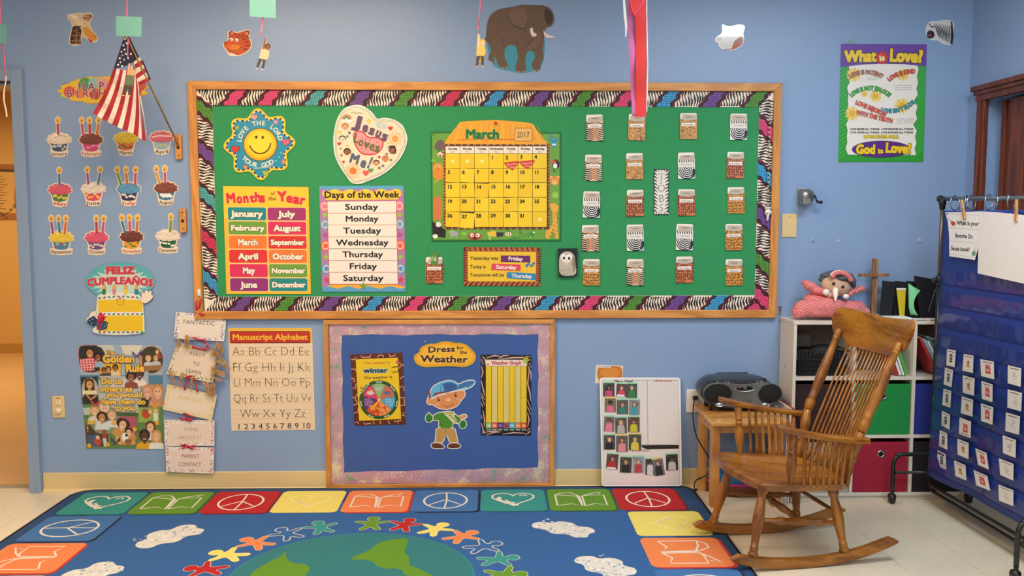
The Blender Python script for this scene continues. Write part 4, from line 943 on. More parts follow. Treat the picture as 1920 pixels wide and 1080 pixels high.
a.build('waving_hand', t, GLOSSY)
a = Art(wallp(.0105)); h2 = smooth([(166, 592), (172, 584), (180, 582), (181, 590), (176, 596), (168, 600)], 2); a.sheet(grow(h2, .6), '5c5448', .001); a.poly(h2, 'f0e0cc', 1)
a.sheet([(163, 600), (175, 592), (184, 600), (178, 613), (164, 606)], '1c3c58', .002, L=2); a.sheet([(178, 608), (190, 600), (203, 604), (200, 617), (186, 620)], '2c4c68', .002, L=2)
for k in range(16): a.ell(190+7*cos(k*2.4)*(k/16), 597+9*sin(k*2.4)*(k/16), 3.6, 2.6, ('c01c3c', 'e0304c', '8c1428')[k % 3], 3+k % 2, rot=k*40, n=8)
a.line([(184, 600), (182, 618)], 2.4, 'c01c3c', 5); a.line([(190, 606), (188, 620)], 2, 'c01c3c', 5)
for x, y in ((168, 601), (173, 599), (172, 606), (196, 612), (200, 608)): a.ell(x, y, 1, 1, 'e8ecf0', 5, n=6)
a.build('presents', t, GLOSSY)

# ------- photo portraits used by the posters
def portrait(a, cx, cy, r, skin, hair, shirt, L=2, hr=1.22, rot=0, smile=True, lh=False):
    T0 = a.T
    def q(x, y):
        x, y = rot2([(x, y)], cx, cy, rot)[0]; return T0(x, y) if T0 else (x, y)
    a.T = q
    a.poly([(cx-r*1.9, cy+r*3), (cx-r*1.7, cy+r*1.7), (cx-r*.7, cy+r*1.15), (cx+r*.7, cy+r*1.15), (cx+r*1.7, cy+r*1.7), (cx+r*1.9, cy+r*3)], shirt, L)
    a.ell(cx, cy-r*.25, r*hr, r*(1.25), hair, L+1, n=14)
    if lh: a.poly([(cx-r*1.2, cy-r*.3), (cx+r*1.2, cy-r*.3), (cx+r*1.25, cy+r*1.5), (cx-r*1.25, cy+r*1.5)], hair, L+1)
    a.poly([(cx-r*.3, cy+r*.6), (cx+r*.3, cy+r*.6), (cx+r*.35, cy+r*1.5), (cx-r*.35, cy+r*1.5)], skin, L+2)
    a.ell(cx, cy+r*.08, r*.86, r*1.02, skin, L+3, n=14)
    a.ell(cx-r*.33, cy, r*.11, r*.11, '201410', L+4, n=6); a.ell(cx+r*.33, cy, r*.11, r*.11, '201410', L+4, n=6)
    if smile: a.line([(cx-r*.34, cy+r*.46), (cx, cy+r*.62), (cx+r*.34, cy+r*.46)], r*.15, 'f0dcd0', L+4)
    a.T = T0
# golden rule poster
t = cut('golden_rule_poster', 'Golden Rule poster, a collage of children\'s photographs with yellow lettering', 'poster', 226, 842)
a = Art(wallp(.002)); TG0 = bil((145, 646), (306, 646), (308, 843), (153, 843), 170, 206); TG = lambda x, y: TG0(min(max(x, 1), 169), min(y, 205)); a.T = TG
def cell(a, pts, bg, L=2, rim=None):
    if rim: a.poly(grow(pts, 1.3), rim, L)
    a.poly(pts, bg, L+1)
a.sheet(smooth([(1, 5), (5, 1), (164, 1), (168, 5), (169, 204), (10, 204), (6, 110)], 0), '8ca0a8', .0012, edge='e0d8cc')
a.poly([(1, 5), (5, 1), (164, 1), (168, 5), (168, 60), (2, 60)], '9cb0c0', 1); a.poly([(40, 1), (70, 1), (80, 50), (48, 40)], 'c8ccc4', 2); a.poly([(86, 1), (130, 1), (118, 20), (92, 20)], 'd8d4c0', 2)
a.poly([(3, 60), (168, 60), (168, 112), (5, 112)], '4c7c9c', 1); a.poly([(40, 62), (124, 62), (124, 126), (38, 126)], 'b4bcb4', 2); a.poly([(50, 70), (110, 66), (100, 110), (60, 118)], 'd0ccb8', 3)
a.poly([(6, 118), (168, 112), (169, 204), (10, 204)], '5c8048', 1); a.poly([(6, 124), (120, 120), (120, 136), (8, 138)], 'b8c0b4', 2); a.poly([(70, 132), (118, 134), (118, 140), (74, 140)], '3c5c30', 3)
for k in range(60): a.ell(12+(k*37) % 152, 142+(k*29) % 58, 4, 1.5, ('4a6c34', '7c9c54', '8ca860', '3c5c2c')[k % 4], 2, rot=(k*31) % 180, n=6)
SKL, SKM, SKD, SKE = 'e4b48c', 'c08450', '8c5430', '5c3420'
HB, HBR, HBL = '1c1410', '5c3418', 'c89c5c'
cell(a, smooth([(2, 8), (8, 2), (45, 2), (56, 20), (52, 44), (36, 54), (14, 54), (3, 44)], 1), '2c2a20', 2, 'c06c60')
portrait(a, 24, 17, 8, SKM, HB, 'cc3440', 4); a.poly([(3, 30), (30, 24), (34, 40), (26, 53), (8, 50)], 'cc4450', 8)
for k in range(5): a.line([(5+k*6, 28), (7+k*6, 51)], 1, 'f0d0cc', 9); a.line([(4, 31+k*5), (32, 29+k*5)], 1, 'f0d0cc', 9)
portrait(a, 40, 25, 6.5, SKD, HB, '9cb0c8', 8)
cell(a, ellp(146, 30, 23, 26, 0, 28), '3c3c28', 2, 'b87850'); portrait(a, 140, 28, 5, SKL, HBL, 'c8ccd0', 4); portrait(a, 155, 26, 5.5, 'd89c70', HBR, 'b8c0c8', 4); portrait(a, 158, 14, 4, SKL, HBR, 'c83c30', 4); a.poly([(126, 42), (166, 40), (164, 50), (134, 52)], 'a06c3c', 10)
a.poly([(123, 22), (128, 22), (128, 46), (123, 44)], 'c88c54', 11)
cell(a, [(43, 37), (85, 37), (85, 62), (43, 62)], 'e0ac28', 2, '3c3060'); portrait(a, 51, 51, 4.5, SKD, HB, '3c3c50', 4); portrait(a, 60, 49, 4.8, SKM, HB, '5c3c3c', 4); portrait(a, 74, 46, 5, SKD, HB, 'd8c8b0', 4); a.rect(43, 61.5, 85, 66, 'b8b4ac', 10)
cell(a, [(94, 49), (140, 49), (140, 78), (94, 78)], 'a8b4bc', 2, '34346c'); portrait(a, 105, 64, 7.5, SKD, HB, '8c4c3c', 4, hr=1.4); portrait(a, 122, 59, 7.5, SKE, HB, 'e8d8d0', 4)
cell(a, [(4, 64), (38, 64), (38, 117), (6, 117)], '2c3424', 2, '3c6c8c'); a.ell(22, 90, 17, 25, 'b4b0a0', 4); portrait(a, 21, 78, 8, 'c89054', '3c2410', 'e0d8a8', 5, hr=1.25, lh=True); a.poly([(8, 98), (36, 98), (36, 116), (8, 116)], '2c2024', 10); a.line([(13, 96), (22, 108), (34, 100)], 3.5, 'c89054', 11); portrait
cell(a, [(126, 79), (167, 79), (168, 110), (126, 111)], 'c89478', 2, '5c8ca0'); portrait(a, 137, 93, 10, 'd8a088', 'c88c54', '2c3430', 4, hr=1.05); portrait(a, 158, 92, 10, 'e0ac84', 'c08444', 'c08c70', 4, hr=1.1)
cell(a, ellp(47, 147, 29, 29, 0, 30), '7c9070', 2, 'b87060')
portrait(a, 30, 131, 8, SKL, HBL, 'd0d4d0', 4); portrait(a, 50, 125, 8, SKL, 'e8dcc4', '3c5470', 5); portrait(a, 64, 140, 7.5, SKL, 'c8a070', 'd8dcd8', 5); portrait(a, 44, 143, 8, SKM, '2c1c14', 'd0d8d8', 10, hr=1.4)
cell(a, [(118, 121), (160, 121), (160, 152), (118, 152)], '8cac50', 2, 'a87450'); a.ell(134, 136, 9, 9, 'c03c2c', 5); a.ell(142, 132, 4, 4, SKL, 6); a.ell(130, 130, 4, 4, SKD, 6); a.ell(153, 130, 4, 4, SKL, 6); a.poly([(148, 134), (158, 134), (158, 150), (150, 150)], 'd8dcd0', 6)
cell(a, [(9, 158), (54, 158), (56, 200), (11, 200)], '3c3428', 2, 'b06c50')
for k in range(26): a.ell(14+(k*17) % 34, 162+(k*7) % 10, 2, 1.6, ('d8a84c', 'c87c34', '9c5c2c')[k % 3], 5, n=6)
a.poly([(12, 178), (34, 176), (38, 200), (12, 200)], '3c5478', 5); a.poly([(44, 164), (51, 164), (52, 184), (44, 184)], 'a8382c', 5); a.poly([(44, 184), (52, 184), (52, 200), (46, 200)], 'c8ccc8', 5); a.ell(34, 190, 8, 8, 'b0482c', 6); a.ell(34, 182, 4, 4, SKL, 7); a.ell(48, 160, 3, 3, SKL, 6)
cell(a, [(73, 142), (112, 142), (112, 196), (70, 196)], 'b8506c', 2, 'a04854')
a.poly([(71, 160), (95, 158), (108, 172), (111, 196), (70, 196)], 'd8a458', 5); portrait(a, 86, 157, 8.5, SKL, '2c1c14', 'c8944c', 6, hr=1.7, rot=20); portrait(a, 98, 172, 6, SKL, '241812', 'c88c44', 11, hr=1.4, rot=-20); a.ell(90, 182, 7, 9, 'f0ece4', 14); a.ell(93, 178, 3, 3, '1c1814', 15, n=8); a.ell(96, 190, 7, 5, '8c5c3c', 14)
portrait(a, 142, 162, 8.5, SKL, HBR, 'e8e0e0', 4, lh=True); portrait(a, 130, 180, 9.5, SKE, HB, 'e0a81c', 10, hr=1.2); portrait(a, 154, 180, 8.5, SKL, HBL, 'e8e4e0', 10, lh=True)
for x, y in ((18, 152), (28, 152), (68, 154), (110, 166), (156, 154), (54, 196), (16, 198)): a.poly(starp(x, y, 5.4, 3.2, 5), 'ecb828', 16); a.ell(x, y, 1.4, 1.4, 'c87c1c', 17, n=6)
for x, y, c in ((117, 18, '5c3c7c'), (152, 117, 'e8a434'), (32, 114, 'd84430'), (70, 188, '2c3c5c')): a.poly([(x, y+4), (x-9, y-6), (x-9, y+1), (x-2, y+4), (x-7, y+10), (x, y+6), (x+7, y+10), (x+2, y+4), (x+10, y+1), (x+9, y-7)], c, 16)
a.line([(30, 64), (38, 62), (44, 70)], 1.2, '1c3c4c', 16)
a.build('photo_collage', t, GLOSSY)
a = Art(wallp(.0064)); a.T = TG
kw = dict(out='3a4458', ow=.06, off=.07)
a.text('The', 65, 15.5, 7.5, 'e8b430', w=16, **kw); a.text('Golden', 81, 28, 14, 'f0bc38', w=64, **kw); a.text('Rule', 113, 46, 14, 'f0bc38', w=37, **kw)
a.text('Do to', 66, 72, 10.5, 'f0c048', w=42, **kw); a.text('others as', 74, 87, 10, 'f0c048', w=66, **kw); a.text('you would', 91, 98.5, 9.5, 'f0c048', w=73, **kw); a.text('have them do', 89, 112, 10, 'f0c048', w=88, **kw); a.text('to you.', 92, 124, 10, 'f0c048', w=44, **kw)
a.text('Luke 6:31', 106, 132.5, 2.8, '3c3c3c', w=16, off=0)
a.build('lettering', t, GLOSSY)

# light switch
t = cut('light_switch', 'cream dimmer light switch plate on the wall beside the doorway', 'switch', 111, 783)
p0, p1 = onY(98, 742), onY(123, 783)
ALM = plain('almond_plastic', 'e0c48c', .35); ALL = plain('light_almond', 'eeddb8', .3)
MB().box(p0.x, p1.x, -.007, 0, p1.z, p0.z).build('wall_plate', ALM, t, bevel=.003)
c = (p0+p1)/2
MB().box(c.x-.012, c.x+.016, -.012, -.006, c.z+.012, c.z+.04).build('rocker_switch', ALL, t, bevel=.002)
MB().box(c.x-.001, c.x+.001, -.013, -.011, c.z+.014, c.z+.038).build('switch_groove', plain('groove', '8c7c5c', .6), t)
MB().turn((c.x+.002, -.006, c.z-.02), (c.x+.002, -.018, c.z-.02), [(0, .016), (.8, .0155), (1, .013)], 20).build('dimmer_knob', ALL, t)
MB().box(c.x-.008, c.x+.01, -.0085, -.0065, c.z+.044, c.z+.047).build('slider', plain('slider_brown', '6c4c34', .5), t)

# behaviour cards with ribbons and clothespins
hk = cut('adhesive_hook', 'small white adhesive hook on the board frame holding the card chain', 'hook', 373, 556, .024)
q = onY(373, 549, -.028); WHP = plain('white_plastic', 'ece8e0', .35)
MB().box(q.x-.008, q.x+.008, -.030, -.0245, q.z-.018, q.z+.018).build('hook_base', WHP, hk, bevel=.003)
MB().tube([(q.x, -.030, q.z), (q.x, -.038, q.z-.008), (q.x, -.042, q.z-.014), (q.x, -.046, q.z-.008)], .0025, 6).build('hook_arm', WHP, hk)
cards = [('FANTASTIC', [(330, 585), (425, 592), (420, 640), (326, 635)], '3c3c44', 'white behaviour card reading FANTASTIC, top of the ribbon chain', '4a5c8c', [('FANTASTIC', 373, 605, 7.5, 60, 4)], 'e8dccf'),
 ('READY', [(333, 641), (408, 660), (399, 718), (312, 701)], '3c3c34', 'tilted card reading READY TO LEARN ringed with clothespins', '5c6c3c', [('READY', 370, 664, 6.8, 30, 10), ('TO', 368, 682, 6.8, 13, 10), ('LEARN', 363, 697, 6.8, 30, 10)], 'e6d2bc'),
 ('WARNING', [(314, 720), (407, 741), (397, 788), (305, 768)], 'd8c070', 'pale yellow tilted card reading WARNING, faint letters', 'dcc84c', [('WARNING', 356, 748, 7, 44, 11)], 'ead8c0'),
 ('THINK', [(308, 787), (402, 788), (402, 836), (309, 836)], 'c8945c', 'card reading THINK ABOUT IT with tan border, second from bottom', 'cc7c50', [('THINK', 358, 805, 6.8, 29, 0), ('ABOUT IT', 356, 820, 6.8, 45, 0)], 'e8d4c4'),
 ('PARENT', [(310, 837), (402, 839), (400, 888), (312, 885)], '8c2c2c', 'card reading PARENT CONTACT with red border, bottom of the chain', 'c03038', [('PARENT', 357, 855, 7, 34, 1), ('CONTACT', 356, 870.5, 7, 43, 1)], 'ecd4cc')]
for i, (nm, q, tc, lab, bc, tx, pc) in enumerate(cards):
    off = .014+.002*i
    t = cut('behaviour_card', lab, 'card', sum(p[0] for p in q)/4, max(p[1] for p in q), off, 'behaviour cards hanging in a chain')
    a = Art(wallp(off)); a.T = bil(*q, 94, 49); a.sheet([(0, 0), (94, 0), (94, 49), (0, 49)], 'efe4dc' if i not in (1, 2) else 'e8d8b8', .0014)
    r = random.Random(i)
    for k in range(150):
        if k % 2: x, y = r.uniform(1.5, 92.5), r.choice((r.uniform(1.2, 5.5), r.uniform(43.5, 47.8)))
        else: x, y = r.choice((r.uniform(1.2, 7), r.uniform(87, 92.8))), r.uniform(2, 47)
        s_ = r.choice((-1, 1)); a.line([(x-1.1, y-1*s_), (x, y), (x+1.2, y+.7*s_)], .8, bc, 1)
    a.poly([(8, 6.5), (86, 6.5), (86, 42.5), (8, 42.5)], pc, 2); a.build('card', t)
    a = Art(wallp(off+.0008))
    for s_, x, y, h, w_, ro in tx: a.text(s_, x, y, h, tc, w=w_, off=-.005, rot=ro)
    a.build('lettering', t)
RIB = plain('ribbon_red', 'c41f3c', .4, bump=.1, coat=.2)
def ribbon(name, pts, w, Yo, lab=None, cat='ribbon', mat=None, parent=None, th=.0012, group=None, wv=.004):
    # a flat ribbon following pixel points at distance Yo (one value or one per point)
    m = MB(); rows = []
    P3 = [onY(x, y, -(Yo[i] if isinstance(Yo, (list, tuple)) else Yo)) for i, (x, y) in enumerate(pts)]
    Q = []
    for i in range(len(P3)-1):
        for k in range(6): f = k/6; Q.append(P3[i].lerp(P3[i+1], f))
    Q.append(P3[-1]); n = len(Q)
    for i, p in enumerate(Q):
        d = (Q[min(n-1, i+1)]-Q[max(0, i-1)]).normalized(); sd = d.cross(Vector((0, -1, 0))).normalized()
        tw = .5*sin(i*.35); wd = w[min(i//6, len(w)-1)] if isinstance(w, (list, tuple)) else w
        s2 = (sd*cos(tw)+Vector((0, 1, 0))*sin(tw)*.5)*wd/2; nn = Vector((0, th/2, 0)); p = p+Vector((0, wv*sin(i*.5), 0))
        rows.append([p-s2-nn, p+s2-nn, p+s2+nn, p-s2+nn])
    m.grid(rows, True, True)
    m.add([rows[0][k] for k in range(4)], [(0, 1, 2, 3)]); m.add([rows[-1][k] for k in range(4)], [(3, 2, 1, 0)])
    o = m.build(name, mat or RIB, parent)
    if lab: tag(o, lab, cat, group)
    return o
def bow(pts_list, lab):
    t = thing('ribbon_tie', lab, 'ribbon', onY(*pts_list[0][0], -.02), 'red ribbon ties between the cards')
    for p in pts_list: ribbon('ribbon_loop', p, .010, .026, parent=t)
bow([[(373, 553), (377, 560), (374, 575), (372, 588)], [(373, 553), (368, 566), (369, 580), (366, 589)], [(366, 587), (376, 590), (384, 589)]], 'red ribbon from the hook to the top card')
bow([[(361, 633), (372, 637), (384, 637)], [(382, 638), (388, 644), (391, 653), (380, 655), (360, 649)], [(360, 651), (376, 655), (392, 654)]], 'red ribbon between FANTASTIC and READY TO LEARN')
bow([[(354, 707), (349, 720), (346, 731)], [(364, 709), (368, 722), (371, 735)], [(348, 707), (358, 705), (364, 711)]], 'two red ribbon loops above WARNING')
bow([[(343, 775), (352, 778), (362, 781)], [(337, 783), (348, 788), (362, 785)], [(340, 787), (352, 784), (358, 790)]], 'red ribbon tied between WARNING and THINK ABOUT IT')
bow([[(340, 834), (352, 839), (366, 835)], [(341, 841), (353, 836), (362, 842)], [(345, 833), (357, 841)]], 'red ribbon tied above PARENT CONTACT')
PINW = wood('clothespin_wood', 'a87840', 'd0a060', 'Z', .6, 30, 0)
STEEL = plain('steel', 'c4c8cc', .25, 1)
def clothespin(x0, y0, x1, y1, lab, Yo=.03, grp='clothespins clipped round the READY TO LEARN card'):
    a_, b_ = onY(x0, y0, -Yo), onY(x1, y1, -(Yo+.004)); t = thing('clothespin', lab, 'clothespin', b_, grp)
    d = (b_-a_); L_ = d.length; u = d.normalized(); sd = u.cross(Vector((0, -1, 0))).normalized()
    for s_ in (-1, 1):
        m = MB(); m.bar(a_+sd*.0022*s_, b_+sd*.0052*s_, .0042, .008, (0, 1, 0)); m.build('wooden_leg', PINW, t, bevel=.0008)
    m = MB(); c = a_+d*.42; m.tube([c-sd*.006+Vector((0, -.006, 0)), c+Vector((0, -.0075, 0)), c+sd*.006+Vector((0, -.006, 0))], .0014, 6); m.tube([c-Vector((0, .006, 0)), c+Vector((0, .006, 0))], .0022, 8); m.build('spring', STEEL, t)
cp = [((338, 634), (331, 652), 'top edge, left of two'), ((350, 628), (346, 652), 'top edge, standing up near the left'), ((354, 631), (352, 655), 'top edge, next to the upright one'),
 ((412, 643), (394, 663), 'upper right fan, lowest peg'), ((408, 642), (400, 668), 'upper right fan, second peg'), ((416, 645), (406, 670), 'upper right fan, third peg'), ((418, 650), (412, 672), 'upper right fan, outermost peg'),
 ((404, 680), (418, 673), 'right side, upper slanting peg'), ((403, 675), (424, 686), 'right side, crossing peg'), ((416, 672), (430, 693), 'right side, long peg pointing down'),
 ((398, 692), (422, 701), 'right side, flat peg above the others'), ((396, 697), (424, 706), 'right side, flat peg in the middle'), ((398, 706), (416, 716), 'right side, lowest flat peg'), ((396, 690), (410, 688), 'right side, short peg at the corner'),
 ((381, 715), (393, 741), 'lower right fan, left peg'), ((388, 716), (398, 742), 'lower right fan, second peg'), ((396, 720), (397, 744), 'lower right fan, third peg'), ((401, 718), (402, 740), 'lower right fan, right peg'),
 ((319, 695), (329, 721), 'bottom edge, left corner'), ((343, 699), (337, 726), 'bottom edge, second from left'), ((362, 706), (357, 730), 'bottom edge, between the ribbon loops')]
for k, (p, q, s_) in enumerate(cp): clothespin(p[0], p[1], q[0], q[1], 'wooden clothespin on the READY TO LEARN card, '+s_, .028+.0025*(k % 3))

# manuscript alphabet
t = cut('alphabet_poster', 'cream Manuscript Alphabet poster with red heading and handwriting lines', 'poster', 510, 806)
TA = bil((428, 615), (585, 615), (591, 806), (434, 808), 158, 192); a = Art(wallp(.002)); a.T = TA
a.sheet([(0, 0), (158, 0), (158, 192), (0, 192)], 'ead2b0', .0015); a.poly([(0, 0), (158, 0), (158, 28), (0, 29)], 'ecb838', 1)
a.poly(rrect(2.5, 6, 154, 28.5, 3), '5c1c14', 2); a.poly(rrect(3.5, 7, 153, 27.2, 2.6), 'c02c20', 3)
for j in range(5):
    for k in range(3): a.line([(4, 36+j*29.4+k*8), (154, 36+j*29.4+k*8)], .45, 'b8a48c', 1)
for k in range(2): a.line([(4, 179+k*11), (154, 179+k*11)], .45, 'b8a48c', 1)
a.build('sheet', t)
a = Art(wallp(.0032)); a.T = TA; a.text('Manuscript Alphabet', 78, 16.8, 10, 'f0b838', w=142, off=.05); a.build('heading', t)
a = Art(wallp(.0026)); a.T = TA
for s_, y, pos in (('Aa Bb Cc Dd Ee', 43.5, 0), ('Ff Gg Hh Ii Jj Kk', 73, 0), ('Ll Mm Nn Oo Pp', 101.5, 0), ('Qq Rr Ss Tt Uu Vv', 131, 0), ('Ww Xx Yy Zz', 160, 0)):
    a.text(s_, 79, y, 15.5, '3c2c20', w={14: 146, 17: 148, 11: 124}[len(s_)], off=-.022)
a.text('1 2 3 4 5 6 7 8 9 10', 80, 184, 9.5, '2c2018', w=140, off=.0); a.build('alphabet', t)

# what is love poster
t = cut('love_poster', 'green and purple poster reading What is Love, God is Love, with sunflowers', 'poster', 1652, 304)
TL_ = bil((1577, 82), (1738, 83), (1731.5, 303.5), (1571.5, 304), 160, 222); a = Art(wallp(.002)); a.T = TL_
a.sheet([(0, 0), (160, 0), (160, 222), (0, 222)], '2c9c34', .0015)
for k in range(40): a.line([(0, 8+k*8), (24, -10+k*8)] if k*8 < 216 else [(0, 8), (4, 4)], 2, '48b04c', 1)
for k in range(40): a.line([(140, 30+k*5), (159, 12+k*5)] if k < 38 else [(140, 60), (141, 61)], 1.6, '48b04c', 1)
L_ = [(12+3*(k % 2)+(2 if k % 3 == 0 else 0), 38+k*11.4) for k in range(16)]; R_ = [(147-3*(k % 2)-(4 if k in (5, 9) else 0), 210-k*11.4) for k in range(16)]
a.poly(L_+R_, '3c7c2c', 2); a.poly([(x+1.2, y-1) for x, y in L_]+[(x-1.2, y-1) for x, y in R_], 'f0e8dc', 3)
a.poly([(0, 0), (160, 0), (160, 42), (120, 38), (80, 37), (40, 39), (0, 44)], '6c3c9c', 4)
for s_, x, y, h, w_, c in (('What', 37, 23, 20, 58, 'f4cc2c'), ('Love?', 122, 22, 22, 62, 'f4cc2c')): a.text(s_, x, y, h, c, w=w_, off=.09, L=6, rot=2 if x > 80 else -2, out='3c2414', ow=.06)
a.ell(77, 26, 11, 12, 'b82820', 6); a.ell(77, 26, 10, 11, 'd8382c', 7); a.text('is', 77, 26, 10, 'f4e4a0', w=10, off=.07, L=8, rot=-8)
for x, y, r in ((25, 58, 14), (117, 58, 12), (67, 98, 12), (46, 94, 7), (117, 116, 15), (24, 131, 14)):
    for k in range(14): a.ell(x+r*.68*cos(2*pi*k/14), y+r*.68*sin(2*pi*k/14), r*.34, r*.13, ('f4d45c', 'ecc03c')[k % 2], 4, rot=360*k/14, n=8)
    a.ell(x, y, r*.42, r*.42, 'e8b030', 5, n=14)
kw = dict(off=.08, ow=.05, L=7)
a.text('LOVE IS PATIENT', 48, 53, 7.5, 'b8785c', w=66, arc=60, out='3c3430', **kw); a.text('LOVE IS KIND', 113, 55, 7.5, 'd85430', w=54, arc=75, rot=-18, out='3c3430', **kw)
a.text('LOVE IS NOT JEALOUS!', 57, 83, 7.5, '4ca83c', w=82, arc=55, out='2c3c28', **kw); a.text("LOVE ISN'T RUDE", 110, 124, 7.5, '3c98a8', w=66, arc=-62, rot=-14, out='2c3c40', **kw)
a.text('LOVE REJOICES', 59, 121, 7.5, 'e0604c', w=62, rot=22, out='4c2c28', **kw); a.text('WITH THE TRUTH', 66, 137, 7.5, 'e0604c', w=70, rot=14, out='4c2c28', **kw)
for x, y, n in ((60, 63, 2), (118, 78, 3), (124, 141, 3)):
    for k in range(n): a.text(('LOVE DOES', 'NOT BOAST', 'OR ACT SO')[k], x, y+k*4, 1.9, '5c5c70', w=20+4*(n-2)*3, off=0, L=5)
a.text('LOVE BEARS ALL THINGS.  LOVE BELIEVES ALL THINGS', 80, 160, 3.4, '1c1814', w=118, off=.06, L=5); a.text('LOVE HOPES ALL THINGS.  LOVE ENDURES ALL THINGS', 80, 166.5, 3.4, '1c1814', w=118, off=.06, L=5)
a.text('LOVE NEVER FAILS.', 80, 174.5, 5.5, 'ecd02c', w=66, off=.08, L=6, out='3c3414', ow=.06)
a.ell(80, 198, 55, 16, '3c2414', 5, n=36); a.ell(80, 198, 54, 15, '5c2c8c', 6, n=36)
a.text('God', 51, 198, 16, 'f4cc2c', w=36, off=.09, L=8, out='3c2414'); a.text('is', 79, 201, 9, 'f4cc2c', w=10, off=.07, L=8, out='3c2414', rot=-8); a.text('Love!', 112, 196, 17, 'f4cc2c', w=48, off=.09, L=8, out='3c2414', rot=3)
a.build('sheet', t, GLOSSY)

# brackets for the flag, and the flag
BRW = wood('bracket_wood', 'c07c34', 'd8984c', 'Z', .45, 20, .1)
for (x, y0, y1, lab) in ((335.5, 253, 299, 'wooden wall bracket holding the flag pole'), (344, 391, 436, 'empty wooden wall bracket with a hole, below the flag bracket')):
    t = cut('flag_bracket', lab, 'bracket', x, y1, 0, 'wooden flag brackets'); p0, p1 = onY(x-6.5, y0, -.01), onY(x+6.5, y1, -.01)
    MB().box(p0.x, p1.x, -.022, 0, p1.z, p0.z).build('block', BRW, t, bevel=.002); c = (p0+p1)/2
    for z in (.042, -.042): MB().turn((c.x, -.0215, c.z+z), (c.x, -.0235, c.z+z), [(0, .0035), (1, .003)], 8).build('screw', MATS['screw_dark'] if 'screw_dark' in MATS else STEEL, t)
    MB().turn((c.x, -.0218, c.z-.002), (c.x, -.0228, c.z-.002), [(0, .0085), (1, .0085)], 14).build('pole_hole', plain('hole_dark', '3a2414', .9), t)
POLA, POLB = onY(336, 276, -.02), onY(236, 66, -.32)
t = thing('flag', 'american flag with stars and stripes on a thin wooden pole slanting from the wall', 'flag', POLA)
MB().turn(POLA, POLB, [(0, .0045), (.97, .004), (.975, .006), (1, .003)], 8).build('pole', wood('pole_wood', 'a87840', 'c89858', 'Z', .5, 30, 0), t)
def flagY(x, y): return .30-.0020*(x-233 if x > 233 else (x-233)*.25)+.010*sin((x-.4*y)*.16)
def flagp(x, y, h): return onY(x, y, -(flagY(x, y)+h))
a = Art(flagp)
def dense(p, q, n=8): return [(p[0]+(q[0]-p[0])*i/n, p[1]+(q[1]-p[1])*i/n) for i in range(n+1)]
def strip(A0, A1, B0, B1, col, L=0, n=10):
    # quads between edge A (A0->A1) and edge B (B0->B1)
    P_, Q_ = dense(A0, A1, n), dense(B0, B1, n)
    for i in range(n): a.poly([P_[i], P_[i+1], Q_[i+1], Q_[i]], col, L)
def crv(p, m_, q, n=10): return [((1-t_)**2*p[0]+2*t_*(1-t_)*m_[0]+t_*t_*q[0], (1-t_)**2*p[1]+2*t_*(1-t_)*m_[1]+t_*t_*q[1]) for t_ in [i/n for i in range(n+1)]]
tops = [(213, 127), (219, 129), (225, 130.5), (231, 131), (237, 132), (243, 130), (249, 122), (252.5, 130), (254, 140), (257, 150), (260, 158), (261.5, 172), (262.5, 185)]
bots = [(173.5, 212), (182, 217), (191, 223), (201, 228), (210, 233), (220, 238), (229, 242), (239, 246), (250, 251), (259, 257), (266, 262), (274, 265.5), (274.5, 246)]
FR, FWc, FB = 'a82834', 'e8d6c4', '23243c'
for i in range(12):
    c1 = crv(tops[i], ((tops[i][0]+bots[i][0])/2+6, (tops[i][1]+bots[i][1])/2+4), bots[i]); c2 = crv(tops[i+1], ((tops[i+1][0]+bots[i+1][0])/2+6*(i < 9), (tops[i+1][1]+bots[i+1][1])/2+4*(i < 9)), bots[i+1])
    for k in range(10): a.poly([c1[k], c1[k+1], c2[k+1], c2[k]], FR if i % 2 == 0 else FWc)
a.build('stripes', t, CLOTH, True)
a = Art(flagp)
L1, L2 = dense((233, 68), (213, 128), 8), dense((241, 70), (251, 116), 8)
for k in range(8):
    for j in range(4):
        q = lambda kk, jj: (L1[kk][0]*(1-jj/4)+L2[kk][0]*jj/4, L1[kk][1]*(1-jj/4)+L2[kk][1]*jj/4+jj*(4-jj)*.8)
        a.poly([q(k, j), q(k, j+1), q(k+1, j+1), q(k+1, j)], FB)
for x, y in ((234.5, 73), (237.5, 81), (231.5, 85), (233.5, 93), (227.5, 97), (236, 101), (229.5, 104.5), (224.5, 109), (232, 112), (240, 109), (226.5, 117), (221.5, 121.5), (229, 124), (245.5, 101)): a.poly(starp(x, y, 2.8), 'f0ece8', 3)
a.build('star_field', t, CLOTH, True)
a = Art(flagp)                                               # the fold that falls along the pole
for k, (p, q, r_, s_) in enumerate([((241, 70), (243, 70), (261, 107), (251, 116)), ((251, 116), (261, 107), (265, 113), (252, 121)), ((252, 121), (265, 113), (268, 121), (254, 129)), ((254, 129), (268, 121), (271, 128), (254, 140)), ((254, 140), (271, 128), (274, 136), (256, 148)), ((256, 148), (274, 136), (278, 145), (257, 155)), ((257, 155), (278, 145), (282, 150), (258, 163))]):
    a.poly([p, q, r_, s_], (FB, FWc, FR, FWc, FR, FWc, FR)[k], 2)
a.poly([(265, 113), (268, 113), (283, 149), (280, 149)], '20202c', 3)
a.build('fold', t, CLOTH)

